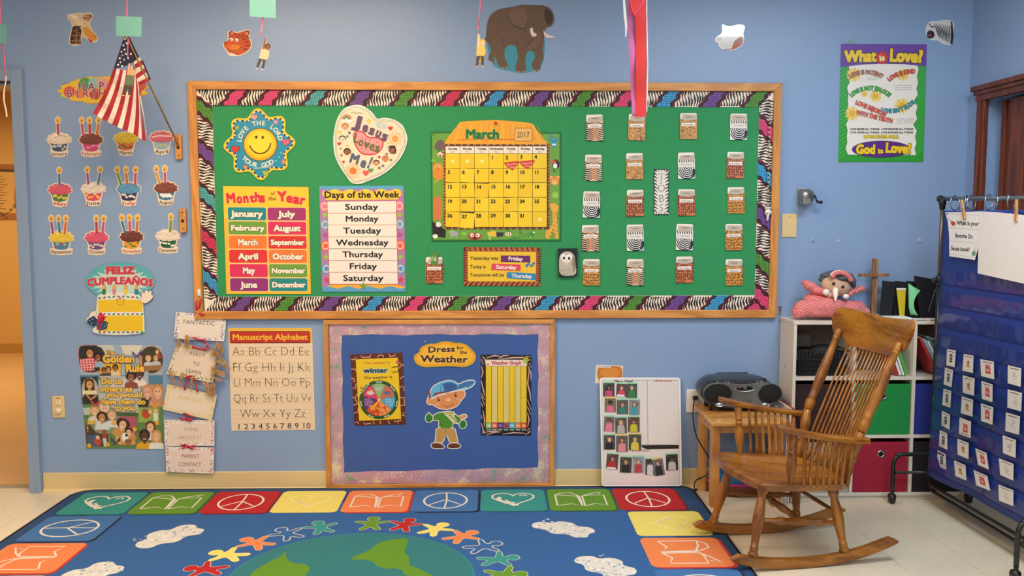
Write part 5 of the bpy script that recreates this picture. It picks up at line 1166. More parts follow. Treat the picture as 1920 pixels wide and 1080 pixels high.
# hanging notes and photo cut-outs on ribbons
PKR = plain('ribbon_pink', 'cc5070', .5, coat=.2); MINT = H('5a948c')
def hang_child(a, cx, cy, s, ang, skin, hair, top, leg, arm=True):
    a.T = lambda x, y: rot2([(cx+x*s, cy+y*s)], cx, cy, ang)[0]
    sil = smooth([(-5, -16), (-4, -30), (1, -30), (3, -16), (6, -20), (11, -19), (13, -12), (10, -7), (12, 0), (13, 8), (9, 14), (9, 32), (3, 33), (1, 22), (-2, 34), (-8, 33), (-6, 14), (-7, 2)], 1)
    a.sheet(grow(sil, -1.2), top if isinstance(top, str) else '8c7c68', .0012); a.poly([(-5, -4), (10, -4), (12, 4), (9, 13), (-6, 13)], top, 1); a.poly([(-4, -6), (-3.6, -28), (-.5, -28), (1, -6)], skin, 1)
    a.poly([(-5.5, 13), (1.5, 13), (0, 22), (-3, 32), (-7, 32)], leg, 1); a.poly([(1.5, 13), (8.5, 13), (8, 31), (3.5, 31)], leg, 1)
    a.ell(5.5, -12.5, 5.6, 6.4, hair, 2, n=12); a.ell(6, -11, 4.2, 5, skin, 3, n=12); a.ell(4.5, -11.5, .6, .6, '1c1410', 4, n=5); a.ell(7.7, -11.5, .6, .6, '1c1410', 4, n=5); a.line([(4.5, -8.5), (6, -8), (7.6, -8.5)], .6, '7c2c28', 4)
    a.ell(-5, 33, 2.4, 1.4, 'c8a090', 3, n=8); a.ell(5.6, 32, 2.4, 1.4, 'c8a090', 3, n=8); a.T = None
Yh = .62
def note(t, q, Yo, lines):
    a = Art(wallp(Yo)); a.sheet(q, MINT, .0008)
    for i, s_ in enumerate(lines): a.text(s_, (q[0][0]+q[1][0])/2+1, q[0][1]+6+i*8.5, 3.6, '6c9c90', w=min(26, 5*len(s_)), off=-.02, L=1, rot=1)
    a.build('paper_note', t)
def top_of(x, Yo): return onY(x, 0, -Yo)
def mobile(lab, note_q, lines, rib, child=None, tail=None, white=False):
    t = thing('hanging_note', lab, 'note', onY(*rib[-1], -Yh), 'paper notes and photos hanging on ribbons from the ceiling')
    m = MB(); p = onY(*rib[0], -Yh-.004); m.tube([Vector((p.x, p.y, ZC)), p], .0016, 6); m.build('string', PKR, t)
    ribbon('ribbon', rib, .0055, Yh-.004, parent=t, mat=PKR)
    if note_q: note(t, note_q, Yh+.006, lines)
    if child: a = Art(wallp(Yh+.010)); hang_child(a, *child); a.build('photo_cutout', t, GLOSSY)
    if tail: ribbon('ribbon_tail', tail, .007, Yh+.004, parent=t, mat=plain('ribbon_white', 'e8d0b4', .5))
    return t
mobile('mint note on pink ribbon with a child photo cutout in front of the flag', [(217.5, 30), (266, 32), (265, 69), (217.5, 67)], ['Up the Moon', 'C C O O S', 'books'], [(236, -6), (238, 14), (238, 40), (240, 70), (240, 108)], (241, 147, 1.0, 8, 'c88c6c', 'b8844c', '4c5a40', '2c2420'))
mobile('mint note at the top edge with a child photo cutout hanging by the tiger head', [(468, -8), (517, -6), (517, 34), (468, 31)], ['My favorite', 'book is', 'Madeline'], [(493, -10), (493, 10), (492.5, 36), (491, 52), (489, 69)], (494, 98, .98, 14, '6c4430', '1c1410', 'b89c7c', '2c3440'))
mobile('child photo cutout on pink string left of the elephant', None, [], [(901, -10), (900, 20), (898, 40), (897, 55)], (899, 92, 1.0, 0, 'e0c090', 'c89440', 'd8b050', '4c3c30'))
t = mobile('pale note on pink ribbon with a white ribbon tail, at the left edge over the doorway', [(-8, 42), (12, 48), (12, 83), (-8, 79)], ['', ''], [(1, -10), (0, 20), (5, 88), (8, 120), (10, 142)], None, [(11, 142), (8, 165), (8, 192), (12, 219)])
t['label'] = 'pale note on pink ribbon with a white tail, at the left edge over the doorway'
# crepe streamers
t = thing('crepe_streamer', 'long red and pink crepe paper streamer hanging in front of the bulletin board', 'streamer', onY(1198, 218, -.9))
CRR = plain('crepe_red', 'd83a38', .8, bump=.5, bscale=500); CRP = plain('crepe_pink', 'c86ca8', .8, bump=.5, bscale=500); CRW = plain('crepe_white', 'e8e4e0', .7, bump=.3, bscale=500)
TOPY = -250
def band(name, pts, wpx, Yo, mat, ph=0):
    m = MB(); rows = []
    for i in range(len(pts)-1):
        for k in range(8):
            f = k/8; x = pts[i][0]*(1-f)+pts[i+1][0]*f; y = pts[i][1]*(1-f)+pts[i+1][1]*f; w_ = wpx[i]*(1-f)+wpx[i+1]*f
            dy = .006*sin(y*.06+ph)
            rows.append([onY(x-w_/2, y, -(Yo+dy)), onY(x-w_/6, y, -(Yo+dy+.003)), onY(x+w_/6, y, -(Yo+dy+.003)), onY(x+w_/2, y, -(Yo+dy))])
    y = pts[-1][1]; x = pts[-1][0]; w_ = wpx[-1]; rows.append([onY(x-w_/2, y, -Yo), onY(x-w_/6, y, -(Yo+.003)), onY(x+w_/6, y, -(Yo+.003)), onY(x+w_/2, y, -Yo)])
    m.grid(rows); n = len(m.v)
    m.grid([[p+Vector((0, .0015, 0)) for p in r] for r in rows]); m.build(name, mat, t)
band('pink_band', [(1184, TOPY), (1184, 30), (1187, 110), (1190, 190), (1190, 218)], [14, 14, 14, 12, 9], .895, CRP, 1)
band('red_band', [(1196, TOPY), (1196, 20), (1202, 34), (1202, 120), (1202, 219)], [30, 30, 20, 20, 20], .905, CRR)
band('white_band', [(1212, TOPY), (1212, 30), (1214, 120), (1212, 210)], [3, 3, 3, 3], .892, CRW, 2)
a = Art(wallp(.915)); a.sheet([(1179, -20), (1214, -20), (1208, 5), (1190, 29), (1183, 14)], 'e0486c', .0012); a.poly([(1181, -20), (1208, -20), (1205, 5), (1190, 25), (1185, 12)], 'd4322c', 1); a.build('pointed_flap', t)
t2 = thing('white_streamer', 'thin white paper streamer left of the red one', 'streamer', onY(1174, 69, -.9))
t = t2; band('white_band', [(1165, TOPY), (1170, 0), (1172, 30), (1174, 50), (1173, 69)], [5, 4, 5, 4, 2], .9, CRW)
# ================================================================== the low weather board
sb = thing('weather_board', 'low oak-framed bulletin board with blue paper and shiny iridescent border', 'board', (-.4, 0, .0))
sx0, sx1, sz1, sz0 = onY(609.5, 700).x, onY(1040, 700).x, .903, .004
for sd in 'tblr':
    m = MB(); mitred(m, sx0, sx1, sz0, sz1, .024, -.020, 0, sd); m.build('frame_rail', OAK if sd in 'tb' else OAKZ, sb, bevel=.002)
MB().box(sx0+.02, sx1-.02, -.006, 0, sz0+.02, sz1-.02).build('backing_paper', plain('blue_paper', '3a5ca0', .8, bump=.3, bscale=9), sb)
def iridescent():
    m, nt, b = newmat('iridescent_foil'); tc = nt.nodes.new('ShaderNodeTexCoord')
    n1 = nt.nodes.new('ShaderNodeTexNoise'); n1.inputs['Scale'].default_value = 13; n1.inputs['Detail'].default_value = 2
    n2 = nt.nodes.new('ShaderNodeTexVoronoi'); n2.inputs['Scale'].default_value = 260
    nt.links.new(tc.outputs['Object'], n1.inputs['Vector']); nt.links.new(tc.outputs['Object'], n2.inputs['Vector'])
    ad = nt.nodes.new('ShaderNodeMath'); ad.operation = 'MULTIPLY_ADD'; ad.inputs[1].default_value = .30
    sp = nt.nodes.new('ShaderNodeSeparateColor'); nt.links.new(n2.outputs['Color'], sp.inputs[0])
    nt.links.new(sp.outputs[0], ad.inputs[0]); nt.links.new(n1.outputs['Fac'], ad.inputs[2])
    rp = nt.nodes.new('ShaderNodeValToRGB'); cr = rp.color_ramp
    for i, (p, c) in enumerate(((.38, '4c9c84'), (.46, 'acbc90'), (.53, 'c4b0ac'), (.60, 'e48cb4'), (.67, 'cc94bc'), (.75, 'b4b0b4'), (.84, 'ecdcb0'))):
        e = cr.elements[i] if i < 2 else cr.elements.new(p); e.position = p; e.color = H(c)
    nt.links.new(ad.outputs[0], rp.inputs[0]); nt.links.new(rp.outputs[0], b.inputs['Base Color'])
    b.inputs['Metallic'].default_value = .25; b.inputs['Roughness'].default_value = .3
    bp = nt.nodes.new('ShaderNodeBump'); bp.inputs['Strength'].default_value = .55; bp.inputs['Distance'].default_value = .002
    nt.links.new(sp.outputs[1], bp.inputs['Height']); nt.links.new(bp.outputs[0], b.inputs['Normal']); return m
IRI = iridescent()
def foil(pts0, pts1, n=26):                                  # wavy-edged foil strip between two pixel edges
    m = MB(); r = []; r2 = []
    for i in range(n+1):
        f = i/n; x0, y0 = pts0[0][0]*(1-f)+pts0[1][0]*f, pts0[0][1]*(1-f)+pts0[1][1]*f; x1, y1 = pts1[0][0]*(1-f)+pts1[1][0]*f, pts1[0][1]*(1-f)+pts1[1][1]*f
        w_ = .8*sin(i*.9)+.5*sin(i*2.3); dx, dy = (0, w_) if abs(pts0[0][1]-pts0[1][1]) < 12 else (w_, 0)
        row = [onY(x0, y0, -.0072), onY((x0+x1)/2, (y0+y1)/2, -.010-.003*sin(i*1.1)), onY(x1+dx, y1+dy, -.0072)]
        r.append(row); r2.append([p+Vector((0, .001, 0)) for p in row])
    m.grid(r); m.grid(r2); m.build('foil_border', IRI, sb)
foil([(618, 606), (1032, 604)], [(618, 628), (1032, 627)]); foil([(620, 907), (1034, 904)], [(620, 886), (1033, 876)])
foil([(617, 606), (621, 907)], [(640, 606), (645, 908)]); foil([(1034, 604), (1035, 903)], [(1009, 604), (1008.5, 898)])
for x, y in ((611, 608), (1036, 607), (797, 640)):
    p = onY(x, y, -.02); tag(MB().turn(p, p+Vector((0, -.006, 0)), [(0, .004), (.7, .0045), (1, .002)], 10).build('thumb_tack', plain('tack_silver', 'd0ccc4', .25, 1)), 'silver thumb tack at the %s of the weather board' % ('top left corner' if x < 700 else 'top right corner' if x > 900 else 'top middle'), 'tack')
WB = .0075
def z_(x0, y0, k): return lambda x, y: (x0+x/k, y0+y/k)
# season chart
t = item('season_chart', 'giraffe-print chart with weather wheel reading The season is winter', 'poster', 712, 797, WB)
a = Art(wallp(WB)); a.T = z_(650, 655, 7.2)
a.sheet([(48, 70), (755, 42), (800, 1015), (105, 1032)], '5a2414', .0012)
cr_ = [((60, 140), (110, 135), (125, 110)), ((190, 85), (215, 110), (300, 105), (330, 70)), ((300, 105), (320, 118)), ((415, 112), (440, 75), (490, 80), (500, 108)), ((570, 65), (590, 95), (650, 85), (655, 60)), ((590, 95), (580, 110)),
 ((62, 270), (115, 265), (130, 300)), ((62, 390), (100, 395), (110, 440), (80, 420)), ((85, 520), (115, 530), (130, 460)), ((75, 640), (110, 660), (150, 600)), ((90, 750), (150, 740), (110, 660)), ((95, 860), (150, 850), (160, 780)),
 ((700, 170), (745, 210), (700, 260)), ((745, 210), (775, 215)), ((720, 400), (770, 360)), ((715, 510), (770, 500), (775, 560)), ((720, 650), (775, 650), (780, 760), (730, 755)), ((780, 850), (745, 890), (790, 900)), ((740, 960), (700, 965), (690, 1000)),
 ((110, 990), (150, 980), (160, 1010)), ((230, 985), (240, 1010), (330, 1000)), ((360, 970), (370, 1010)), ((450, 965), (460, 1010)), ((560, 960), (580, 1005)), ((640, 975), (720, 960))]
for p in cr_: a.line(p, 12, 'e0a084', 1)
a.poly([(122, 135), (690, 112), (735, 940), (168, 965)], 'e8c41c', 2)
a.text('The season is', 408, 180, 34, 'd0482c', w=350, off=.02, L=3, rot=-2); a.text('winter', 390, 283, 60, '1c2430', w=320, off=.06, L=4, out='9cc8d8', ow=.09, rot=-1); a.text('The weather is', 422, 378, 34, '5a3014', w=385, off=.03, L=3, rot=-2)
a.line([(615, 245), (690, 232), (705, 262), (690, 300), (620, 312)], 12, '3a1c14', 3); a.ell(685, 175, 24, 20, 'c8605c', 3); a.ell(606, 250, 9, 9, 'e8902c', 4); a.ell(606, 305, 9, 9, 'e8902c', 4); a.ell(195, 522, 12, 14, 'b83820', 3)
a.ell(435, 680, 265, 262, '1c5024', 3, n=48)
def wedge(a, cx, cy, r, a0, a1, col, L): a.poly([(cx, cy)]+[(cx+r*sin(radians(a0+(a1-a0)*k/8)), cy-r*cos(radians(a0+(a1-a0)*k/8))) for k in range(9)], col, L)
for i, (c, n) in enumerate((('8cb478', 'Cloudy'), ('c86c4c', 'Stormy'), ('4ca4c8', 'Snowy'), ('e88c48', 'Windy'), ('d84824', 'Sunny'), ('64286c', 'Rainy'), ('d84064', 'Partly Cloudy'))):
    a0 = -26+i*51.43; wedge(a, 435, 680, 222, a0, a0+51.43, '3a2a1c', 4); wedge(a, 435, 680, 219, a0+.7, a0+50.7, c, 5)
    th = a0+25.7; mx, my = 435+145*sin(radians(th)), 680-145*cos(radians(th))
    if i in (0, 1, 6): a.poly(cloudp(mx, my, 52, 26, 7, .15, 28), {0: 'b4bcb8', 1: '5c6c88', 6: 'e0c8c4'}[i], 7)
    if i in (3, 4, 6): a.ell(mx+10, my-22, 26, 24, ('e8a03c', 'd0502c')[i == 3], 6)
    if i in (2, 5):
        for k in range(22): a.ell(mx+60*sin(k*2.4)*(k/22)**.5, my+60*cos(k*2.4)*(k/22)**.5, 6, 10 if i == 5 else 6, 'd8e4f0' if i == 2 else 'c8b8dc', 7, rot=25, n=6)
    if i in (3, 4):
        for k in range(9): a.poly(starp(mx+70*sin(k*2.4)*(k/9)**.5, my+70*cos(k*2.4)*(k/9)**.5, 16), ('f0c054', 'b83c1c')[k % 2], 7)
    r = th if (th % 360 < 90 or th % 360 > 270) else th-180
    a.text(n, 435+243*sin(radians(th)), 680-243*cos(radians(th)), 20, 'f0ecdc', w=13*len(n)+12, off=.04, L=5, rot=r)
a.build('sheet', t, GLOSSY)
a = Art(wallp(WB+.003)); a.T = z_(650, 655, 7.2)
a.sheet([(428, 690), (448, 705), (372, 790), (392, 808), (318, 808), (322, 742), (345, 762)], 'f0a424', .0008); a.ell(437, 682, 27, 27, 'f0a424', 1, n=16); a.ell(437, 682, 14, 13, 'e8d8a0', 2, n=12); a.build('dial_arrow', t, GLOSSY)
# dress for the weather
t = item('weather_title_sign', 'orange cloud-shaped sign reading Dress for the Weather', 'sign', 834, 690, WB)
a = Art(wallp(WB+.002)); a.T = z_(600, 590, 3.273); cp_ = smooth([(572, 262), (585, 240), (608, 232), (612, 205), (640, 185), (680, 175), (705, 178), (745, 163), (790, 162), (825, 172), (860, 170), (900, 182), (925, 205), (945, 225), (960, 250), (955, 285), (930, 310), (890, 325), (840, 320), (790, 318), (740, 320), (690, 322), (640, 325), (600, 312), (580, 290)], 1)
a.sheet(cp_, '8c9c4c', .0015); a.poly(grow(cp_, -4), 'e8a01c', 1); a.poly(grow(cp_, -18), 'f0b82c', 2)
a.text('Dress', 745, 212, 34, '4a1424', w=168, off=.05, L=4, rot=-2, out='f8d870', ow=.05); a.text('for', 860, 203, 19, '4a1424', w=42, off=.04, L=4); a.text('the', 880, 230, 19, '4a1424', w=44, off=.04, L=4); a.text('Weather', 762, 272, 40, '4a1424', w=288, off=.05, L=4, rot=1, out='f8d870', ow=.05)
a.build('card', t, GLOSSY)
# boy
t = item('boy_cutout', 'cartoon boy cutout in blue cap, green mittens and striped scarf', 'cutout', 836, 842, WB)
Z8 = z_(600, 590, 3.273)
def piece(name, outl, col, extra=None, h=.0, edge=None, it=1):
    a = Art(wallp(WB+.0012+h)); a.T = Z8; o_ = smooth(outl, it); a.sheet(grow(o_, 5), 'ece8e0', .001); a.poly(o_, col, 1)
    if extra: extra(a)
    a.build(name, t, GLOSSY); return a
piece('trousers', [(715, 690), (825, 690), (838, 745), (848, 790), (800, 793), (776, 725), (750, 793), (705, 790), (712, 745)], 'c09858', lambda a: (a.line([(770, 700), (768, 760)], 3, '8c6c3c', 2), a.line([(735, 700), (730, 770)], 3, 'a8844c', 2)))
for pts in ([(680, 800), (700, 785), (735, 790), (762, 805), (760, 820), (690, 820)], [(785, 800), (800, 790), (840, 788), (862, 800), (860, 818), (785, 820)]): piece('shoe', pts, '6c3c20', lambda a, pts=pts: a.line([(pts[0][0]+8, 806), (pts[0][0]+60, 812)], 3, '3c1c10', 2), h=.0003)
def cut_sw(a):
    a.line([(735, 640), (742, 690)], 3, '3c7420', 2)
    for k in range(3): a.line([(760+k*18, 640+k*6), (766+k*18, 690)], 2, '5c9c34', 2)
piece('sweater', [(700, 615), (735, 600), (800, 600), (845, 620), (870, 650), (855, 672), (815, 658), (812, 698), (728, 695), (733, 645), (700, 650), (690, 632)], '4c8c2c', cut_sw, h=.0002)
for pts in ([(648, 625), (660, 612), (668, 600), (676, 612), (692, 625), (690, 650), (668, 662), (650, 652)], [(855, 668), (872, 645), (893, 652), (900, 680), (880, 700), (858, 692)]): piece('mitten', pts, '2c7c30', lambda a, pts=pts: a.line([pts[0], pts[-2]], 2, '1c5420', 2), h=.0005)
piece('bare_hand', [(850, 628), (870, 615), (895, 612), (903, 628), (880, 640), (858, 645)], 'dc9c70', h=.0001)
def scarf(a):
    for k in range(5): a.line([(770+k*11, 596), (768+k*12, 612)], 4, '3c4420', 2)
    for k in range(5): a.line([(790+k*10, 622+k*9), (808+k*12, 618+k*9)], 4, '3c4420', 2)
piece('scarf', [(765, 592), (822, 598), (825, 612), (812, 618), (850, 665), (820, 662), (785, 622), (765, 608)], 'e0d488', scarf, h=.0006)
def face_(a):
    a.ell(728, 522, 7, 9, '2c1810', 3); a.ell(833, 495, 7, 9, '2c1810', 3); a.ell(730, 519, 2, 2.5, 'f0ece4', 4, n=6); a.ell(835, 492, 2, 2.5, 'f0ece4', 4, n=6)
    a.ell(787, 522, 14, 12, 'f0b490', 3); a.ell(722, 550, 14, 9, 'e8a080', 2); a.ell(850, 520, 12, 9, 'e8a080', 2)
    a.line([(752, 553), (775, 566), (800, 562), (820, 545)], 3, '5c2418', 3); a.line([(715, 505), (730, 500)], 3, '6c3018', 3); a.line([(820, 482), (838, 478)], 3, '6c3018', 3)
    a.poly([(690, 500), (705, 480), (760, 470), (820, 460), (850, 458), (815, 470), (790, 482), (770, 486), (735, 485), (702, 505)], '8c3c1c', 3)
    a.poly([(662, 470), (672, 462), (680, 515), (668, 512)], '8c3c1c', 3)
piece('head', [(662, 520), (655, 535), (668, 552), (690, 548), (720, 570), (770, 582), (820, 572), (850, 552), (868, 520), (885, 505), (892, 480), (878, 465), (860, 470), (845, 440), (780, 430), (700, 450), (668, 490)], 'dc9058', face_, h=.0008)
def cap_(a):
    a.poly(smooth([(748, 425), (760, 445), (766, 480), (800, 468), (845, 458), (840, 430), (800, 412)], 1), '2c5c9c', 2); a.poly(smooth([(845, 462), (870, 452), (900, 446), (940, 425), (952, 408), (910, 408), (870, 420), (845, 440)], 1), '3c70a8', 3); a.line([(682, 515), (720, 492), (770, 482), (845, 462), (900, 446)], 4, 'e8ecf0', 4)
    a.line([(748, 412), (742, 440), (740, 488)], 3, '2c5c84', 3)
piece('cap', [(675, 512), (678, 470), (695, 440), (735, 418), (780, 405), (820, 408), (852, 430), (890, 408), (935, 402), (955, 412), (935, 440), (900, 458), (850, 462), (770, 484), (715, 498), (690, 514)], '5cb0dc', cap_, h=.0011)
# weather graph
t = item('weather_graph', 'zebra-bordered Weather Graph chart with yellow columns', 'poster', 948, 818, WB)
a = Art(wallp(WB)); a.T = z_(890, 660, 6.75)
a.sheet([(75, 32), (720, 38), (712, 1060), (78, 1055)], '1a100e', .0012)
for p in (((95, 55), (130, 90), (140, 150)), ((150, 75), (250, 45), (330, 55)), ((300, 85), (360, 50), (430, 42)), ((330, 88), (480, 72), (620, 70), (600, 45)), ((640, 60), (710, 60)), ((85, 180), (105, 250), (85, 330)), ((85, 90), (110, 160)), ((82, 360), (110, 480), (130, 560)), ((80, 520), (125, 600)), ((85, 560), (130, 680)), ((80, 640), (105, 700)), ((105, 740), (125, 860), (120, 950)), ((80, 800), (95, 850)), ((85, 900), (110, 1000), (100, 1040)),
 ((670, 170), (710, 260), (715, 360)), ((690, 220), (670, 400), (700, 520), (710, 620)), ((668, 600), (712, 730)), ((665, 690), (712, 790)), ((668, 770), (690, 850), (670, 950)), ((690, 140), (715, 200)), ((700, 960), (660, 1000)), ((705, 1010), (640, 1050)), ((110, 1020), (200, 1005), (300, 1000)), ((150, 1050), (230, 1020), (330, 1010)), ((350, 1040), (500, 1020), (640, 1030)), ((700, 990), (670, 1030)), ((110, 980), (130, 1040))): a.line(p, [7]+[14]*(len(p)-2)+[6], 'e4b8ac', 1)
a.poly([(140, 95), (660, 98), (655, 985), (135, 985)], '1c5428', 2); a.poly([(140, 97), (660, 100), (660, 176), (140, 176)], 'f0d8cc', 3)
a.text('Weather Graph', 402, 137, 44, 'b82c48', w=380, off=.05, L=4); a.poly(starp(650, 100, 60, 28, 5, 20), 'a8b034', 3); a.ell(636, 128, 18, 26, 'a8c870', 4); a.ell(168, 155, 14, 9, 'a83c24', 4)
for i in range(7):
    x0 = 140+i*74.2; a.rect(x0+3, 181, x0+71, 890, 'ecc814' if i % 2 == 0 else 'e4cc7c', 3)
    for k in range(31): a.line([(x0+3, 203+k*22.9), (x0+71, 203+k*22.9)], 2.2, 'c8a83c', 4)
    a.rect(x0+2, 895, x0+72, 965, ('8cc070', 'dc5c50', '5c2c70', 'a84c5c', '4cacc8', 'e0844c', 'dc5830')[i], 4); a.ell(x0+37, 932, 22, 18, ('d0e0c8', 'f0c0a0', '9c78b0', '5c4c68', 'a8dcec', 'f0b86c', 'f4b454')[i], 5, n=10)
    a.text(('Cloudy', 'Partly', 'Rainy', 'Stormy', 'Snowy', 'Windy', 'Sunny')[i], x0+37, 984, 14, 'f0f0e4', w=52, off=.05, L=4)
a.build('sheet', t, GLOSSY)

# ================================================================== things on and against the wall, right
# orange picture behind the whiteboard
t = cut('orange_picture', 'small cream print of an orange sun, peeking out behind the whiteboard', 'picture', 1141, 720)
a = Art(wallp(.002)); a.T = z_(1100, 670, 4.153); a.sheet([(72, 58), (283, 65), (280, 205), (64, 203)], 'e8d8c4', .0012)
a.poly(smooth([(80, 135), (85, 80), (110, 70), (255, 68), (278, 90), (278, 170), (240, 205), (120, 205), (88, 170)], 1), 'c8782c', 1); a.poly(smooth([(100, 90), (240, 80), (262, 110), (240, 160), (110, 150)], 2), 'dc8c34', 2)
a.rect(78, 64, 188, 82, 'ece4dc', 3); a.text('STATIC ORANGE', 132, 73, 8, '3c342c', w=96, off=.02, L=4); a.build('print', t)
# whiteboard leaning on the wall
A_, B_, C_ = Vector((.58, -.060, .0005)), Vector((1.02, -.060, .0005)), Vector((.58, -.014, .60))
wbp = planep(A_, B_, C_); t = thing('whiteboard', 'white magnetic board leaning against the wall on the floor, covered with children\'s photos', 'whiteboard', (A_+B_)/2)
a = Art(wbp); a.T = z_(1100, 670, 4.153)
def rq(q, r, n=4):                                           # rounded corner quad
    o = []
    for i in range(4):
        p, c, x = Vector(q[i-1]), Vector(q[i]), Vector(q[(i+1) % 4]); u = (p-c).normalized(); w_ = (x-c).normalized()
        for k in range(n+1): f = k/n; s_ = c+u*r; e_ = c+w_*r; o.append(tuple((s_*(1-f)+c*f)*(1-f)+(c*(1-f)+e_*f)*f))
    return o
wq = [(100, 157), (730, 157), (742, 1003), (118, 1004)]
a.sheet(rq(wq, 28), 'f2f0ee', .008, L=0, edge='dcd8d4'); a.poly(rq([(112, 172), (716, 172), (727, 988), (130, 990)], 16), 'b8b4b0', 1); a.poly(rq([(115, 175), (713, 175), (724, 985), (133, 987)], 15), 'e4dcd8', 2)
a.build('frame', t, printed('whiteboard_gloss', .2, vary=.01))
a = Art(lambda x, y, h: wbp(x, y, h+.001)); a.T = z_(1100, 670, 4.153)
a.line([(330, 181), (706, 181)], 1.6, '8c8480', 0); a.line([(471, 182), (478, 676)], 2.4, '4c4848', 0); a.line([(424, 678), (712, 682)], 2, '6c6460', 0)
a.text('Mary Meal', 285, 185, 15, '28242c', w=145, off=.05, slant=.2); a.text('Alternate', 594, 182, 16, 'b8583c', w=135, off=.03, slant=.3); a.text('breakfast', 420, 724, 20, 'b04040', w=140, off=.0, slant=.3)
a.sheet([(424, 684), (718, 681), (718, 711), (470, 717), (430, 700)], '221814', .0006)
a.build('board_writing', t)
pk = [(128, 190, 217, 305, 0), (232, 197, 312, 305, 3), (312, 196, 392, 315, 1), (140, 310, 228, 427, 0), (235, 322, 323, 442, 0), (330, 322, 413, 445, 1), (135, 452, 215, 578, 2), (222, 460, 312, 590, -1), (322, 455, 412, 580, 0), (133, 595, 222, 718, 0), (230, 600, 320, 735, 0), (328, 590, 424, 722, 0), (155, 743, 245, 870, 5), (260, 768, 350, 897, 2), (358, 765, 447, 897, 0), (457, 782, 530, 915, 0), (516, 782, 600, 920, -9), (618, 745, 710, 878, -2)]
bgc = ('3c4438', '5c3c34', '3c5448', '7c6c58', '5c544c', '8c8c88', '706c64', '4c4c3c', '5c4438', '4c4440', '5c5858', '3c4c40', '54403c', '40443c', '8ca0ac', '403c44', '6c6c74', '2c302c')
shc = ('c84c74', 'd8485c', '3c7c3c', 'dc6c8c', '2c7c6c', '3c98a8', 'e07c9c', 'b8acac', 'c8c030', '1c1c28', 'dc8c98', 'd8c444', 'b82c34', '20242c', 'b83c4c', 'd0d4d4', '2c2c30', 'c4c0bc')
skc = ('7c4c34', 'd8a084', 'dcb098', '4a2c20', 'c89070', 'd4a890', '7c4c38', 'd8ac90', 'a8703c', 'e0b498', 'c88c6c', 'dca478', 'b87c5c', 'cc9878', 'd8a88c', '5c3828', 'd0a088', '6c4838')
hc = ('1c1414', '6c4c34', '8c6444', '140e0c', '4c3424', '6c5444', '1c1210', 'a87c4c', '1c1410', '8c6c4c', '4c3020', '7c5c30', '3c2820', '5c3c28', '8c6c4c', '140e0e', '6c5040', '100c0c')
shn = ('pink', 'pink', 'green', 'pale pink', 'dark teal', 'teal', 'bright pink', 'pale grey', 'yellow', 'black', 'rose', 'yellow', 'red', 'black', 'red and blue', 'white', 'dark', 'off-white')
rown = ('top row, left', 'top row, middle', 'top row, right', 'second row, left', 'second row, middle', 'second row, right', 'third row, left', 'third row, middle', 'third row, right', 'fourth row, left', 'fourth row, middle', 'fourth row, right', 'bottom group, first from left', 'bottom group, second', 'bottom group, third', 'bottom group, fourth', 'bottom group, tilted fifth', 'bottom right, by itself')
for i, (x0, y0, x1, y1, an) in enumerate(pk):
    hh = .0022+.0008*(i % 3)
    q = Vector(wbp(1100+(x0+x1)/2/4.153, 670+y1/4.153, hh)); t = thing('photo_card', 'child\'s photo card with %s shirt on the whiteboard, %s' % (shn[i], rown[i]), 'photo', q, 'photo cards on the whiteboard')
    a = Art(lambda x, y, h, hh=hh: wbp(x, y, h+hh)); cx, cy = (x0+x1)/2, (y0+y1)/2; zz = z_(1100, 670, 4.153)
    a.T = lambda x, y, cx=cx, cy=cy, an=an: zz(*rot2([(x, y)], cx, cy, an)[0])
    a.sheet([(x0, y0), (x1, y0), (x1, y1), (x0, y1)], bgc[i], .0007)
    for k in range(7): a.ell(x0+8+(k*31) % int(x1-x0-16), y0+16+(k*17) % 40, 7, 5, ('5c5c50', '3c3430', '787060')[k % 3], 1, n=6)
    st = 'e8d074' if i in (3, 10, 11, 16) else 'a4dcb4'
    a.rect(x0, y0-3, x1, y0+10, st, 2); a.text('photo'[:4], cx, y0+4, 5, '4c6c5c', w=30, off=-.02, L=3) if False else None
    wd = x1-x0; r = wd*.165
    Ts = a.T; a.T = lambda x, y, Ts=Ts, y1=y1, y0=y0: Ts(x, min(y, y1))
    portrait(a, cx, y0+wd*.52, r, skc[i], hc[i], shc[i], 3, hr=1.25, lh=i in (0, 1, 5, 7, 10, 13)); a.poly([(cx-r*1.9, y0+wd*.52+r*2.9), (cx+r*1.9, y0+wd*.52+r*2.9), (cx+r*2.0, y1), (cx-r*2.0, y1)], shc[i], 3)
    if i in (1, 12): a.rect(x0+6, y1-14, x1-14, y1, 'f0ecea', 9)
    a.build('photo', t, GLOSSY)
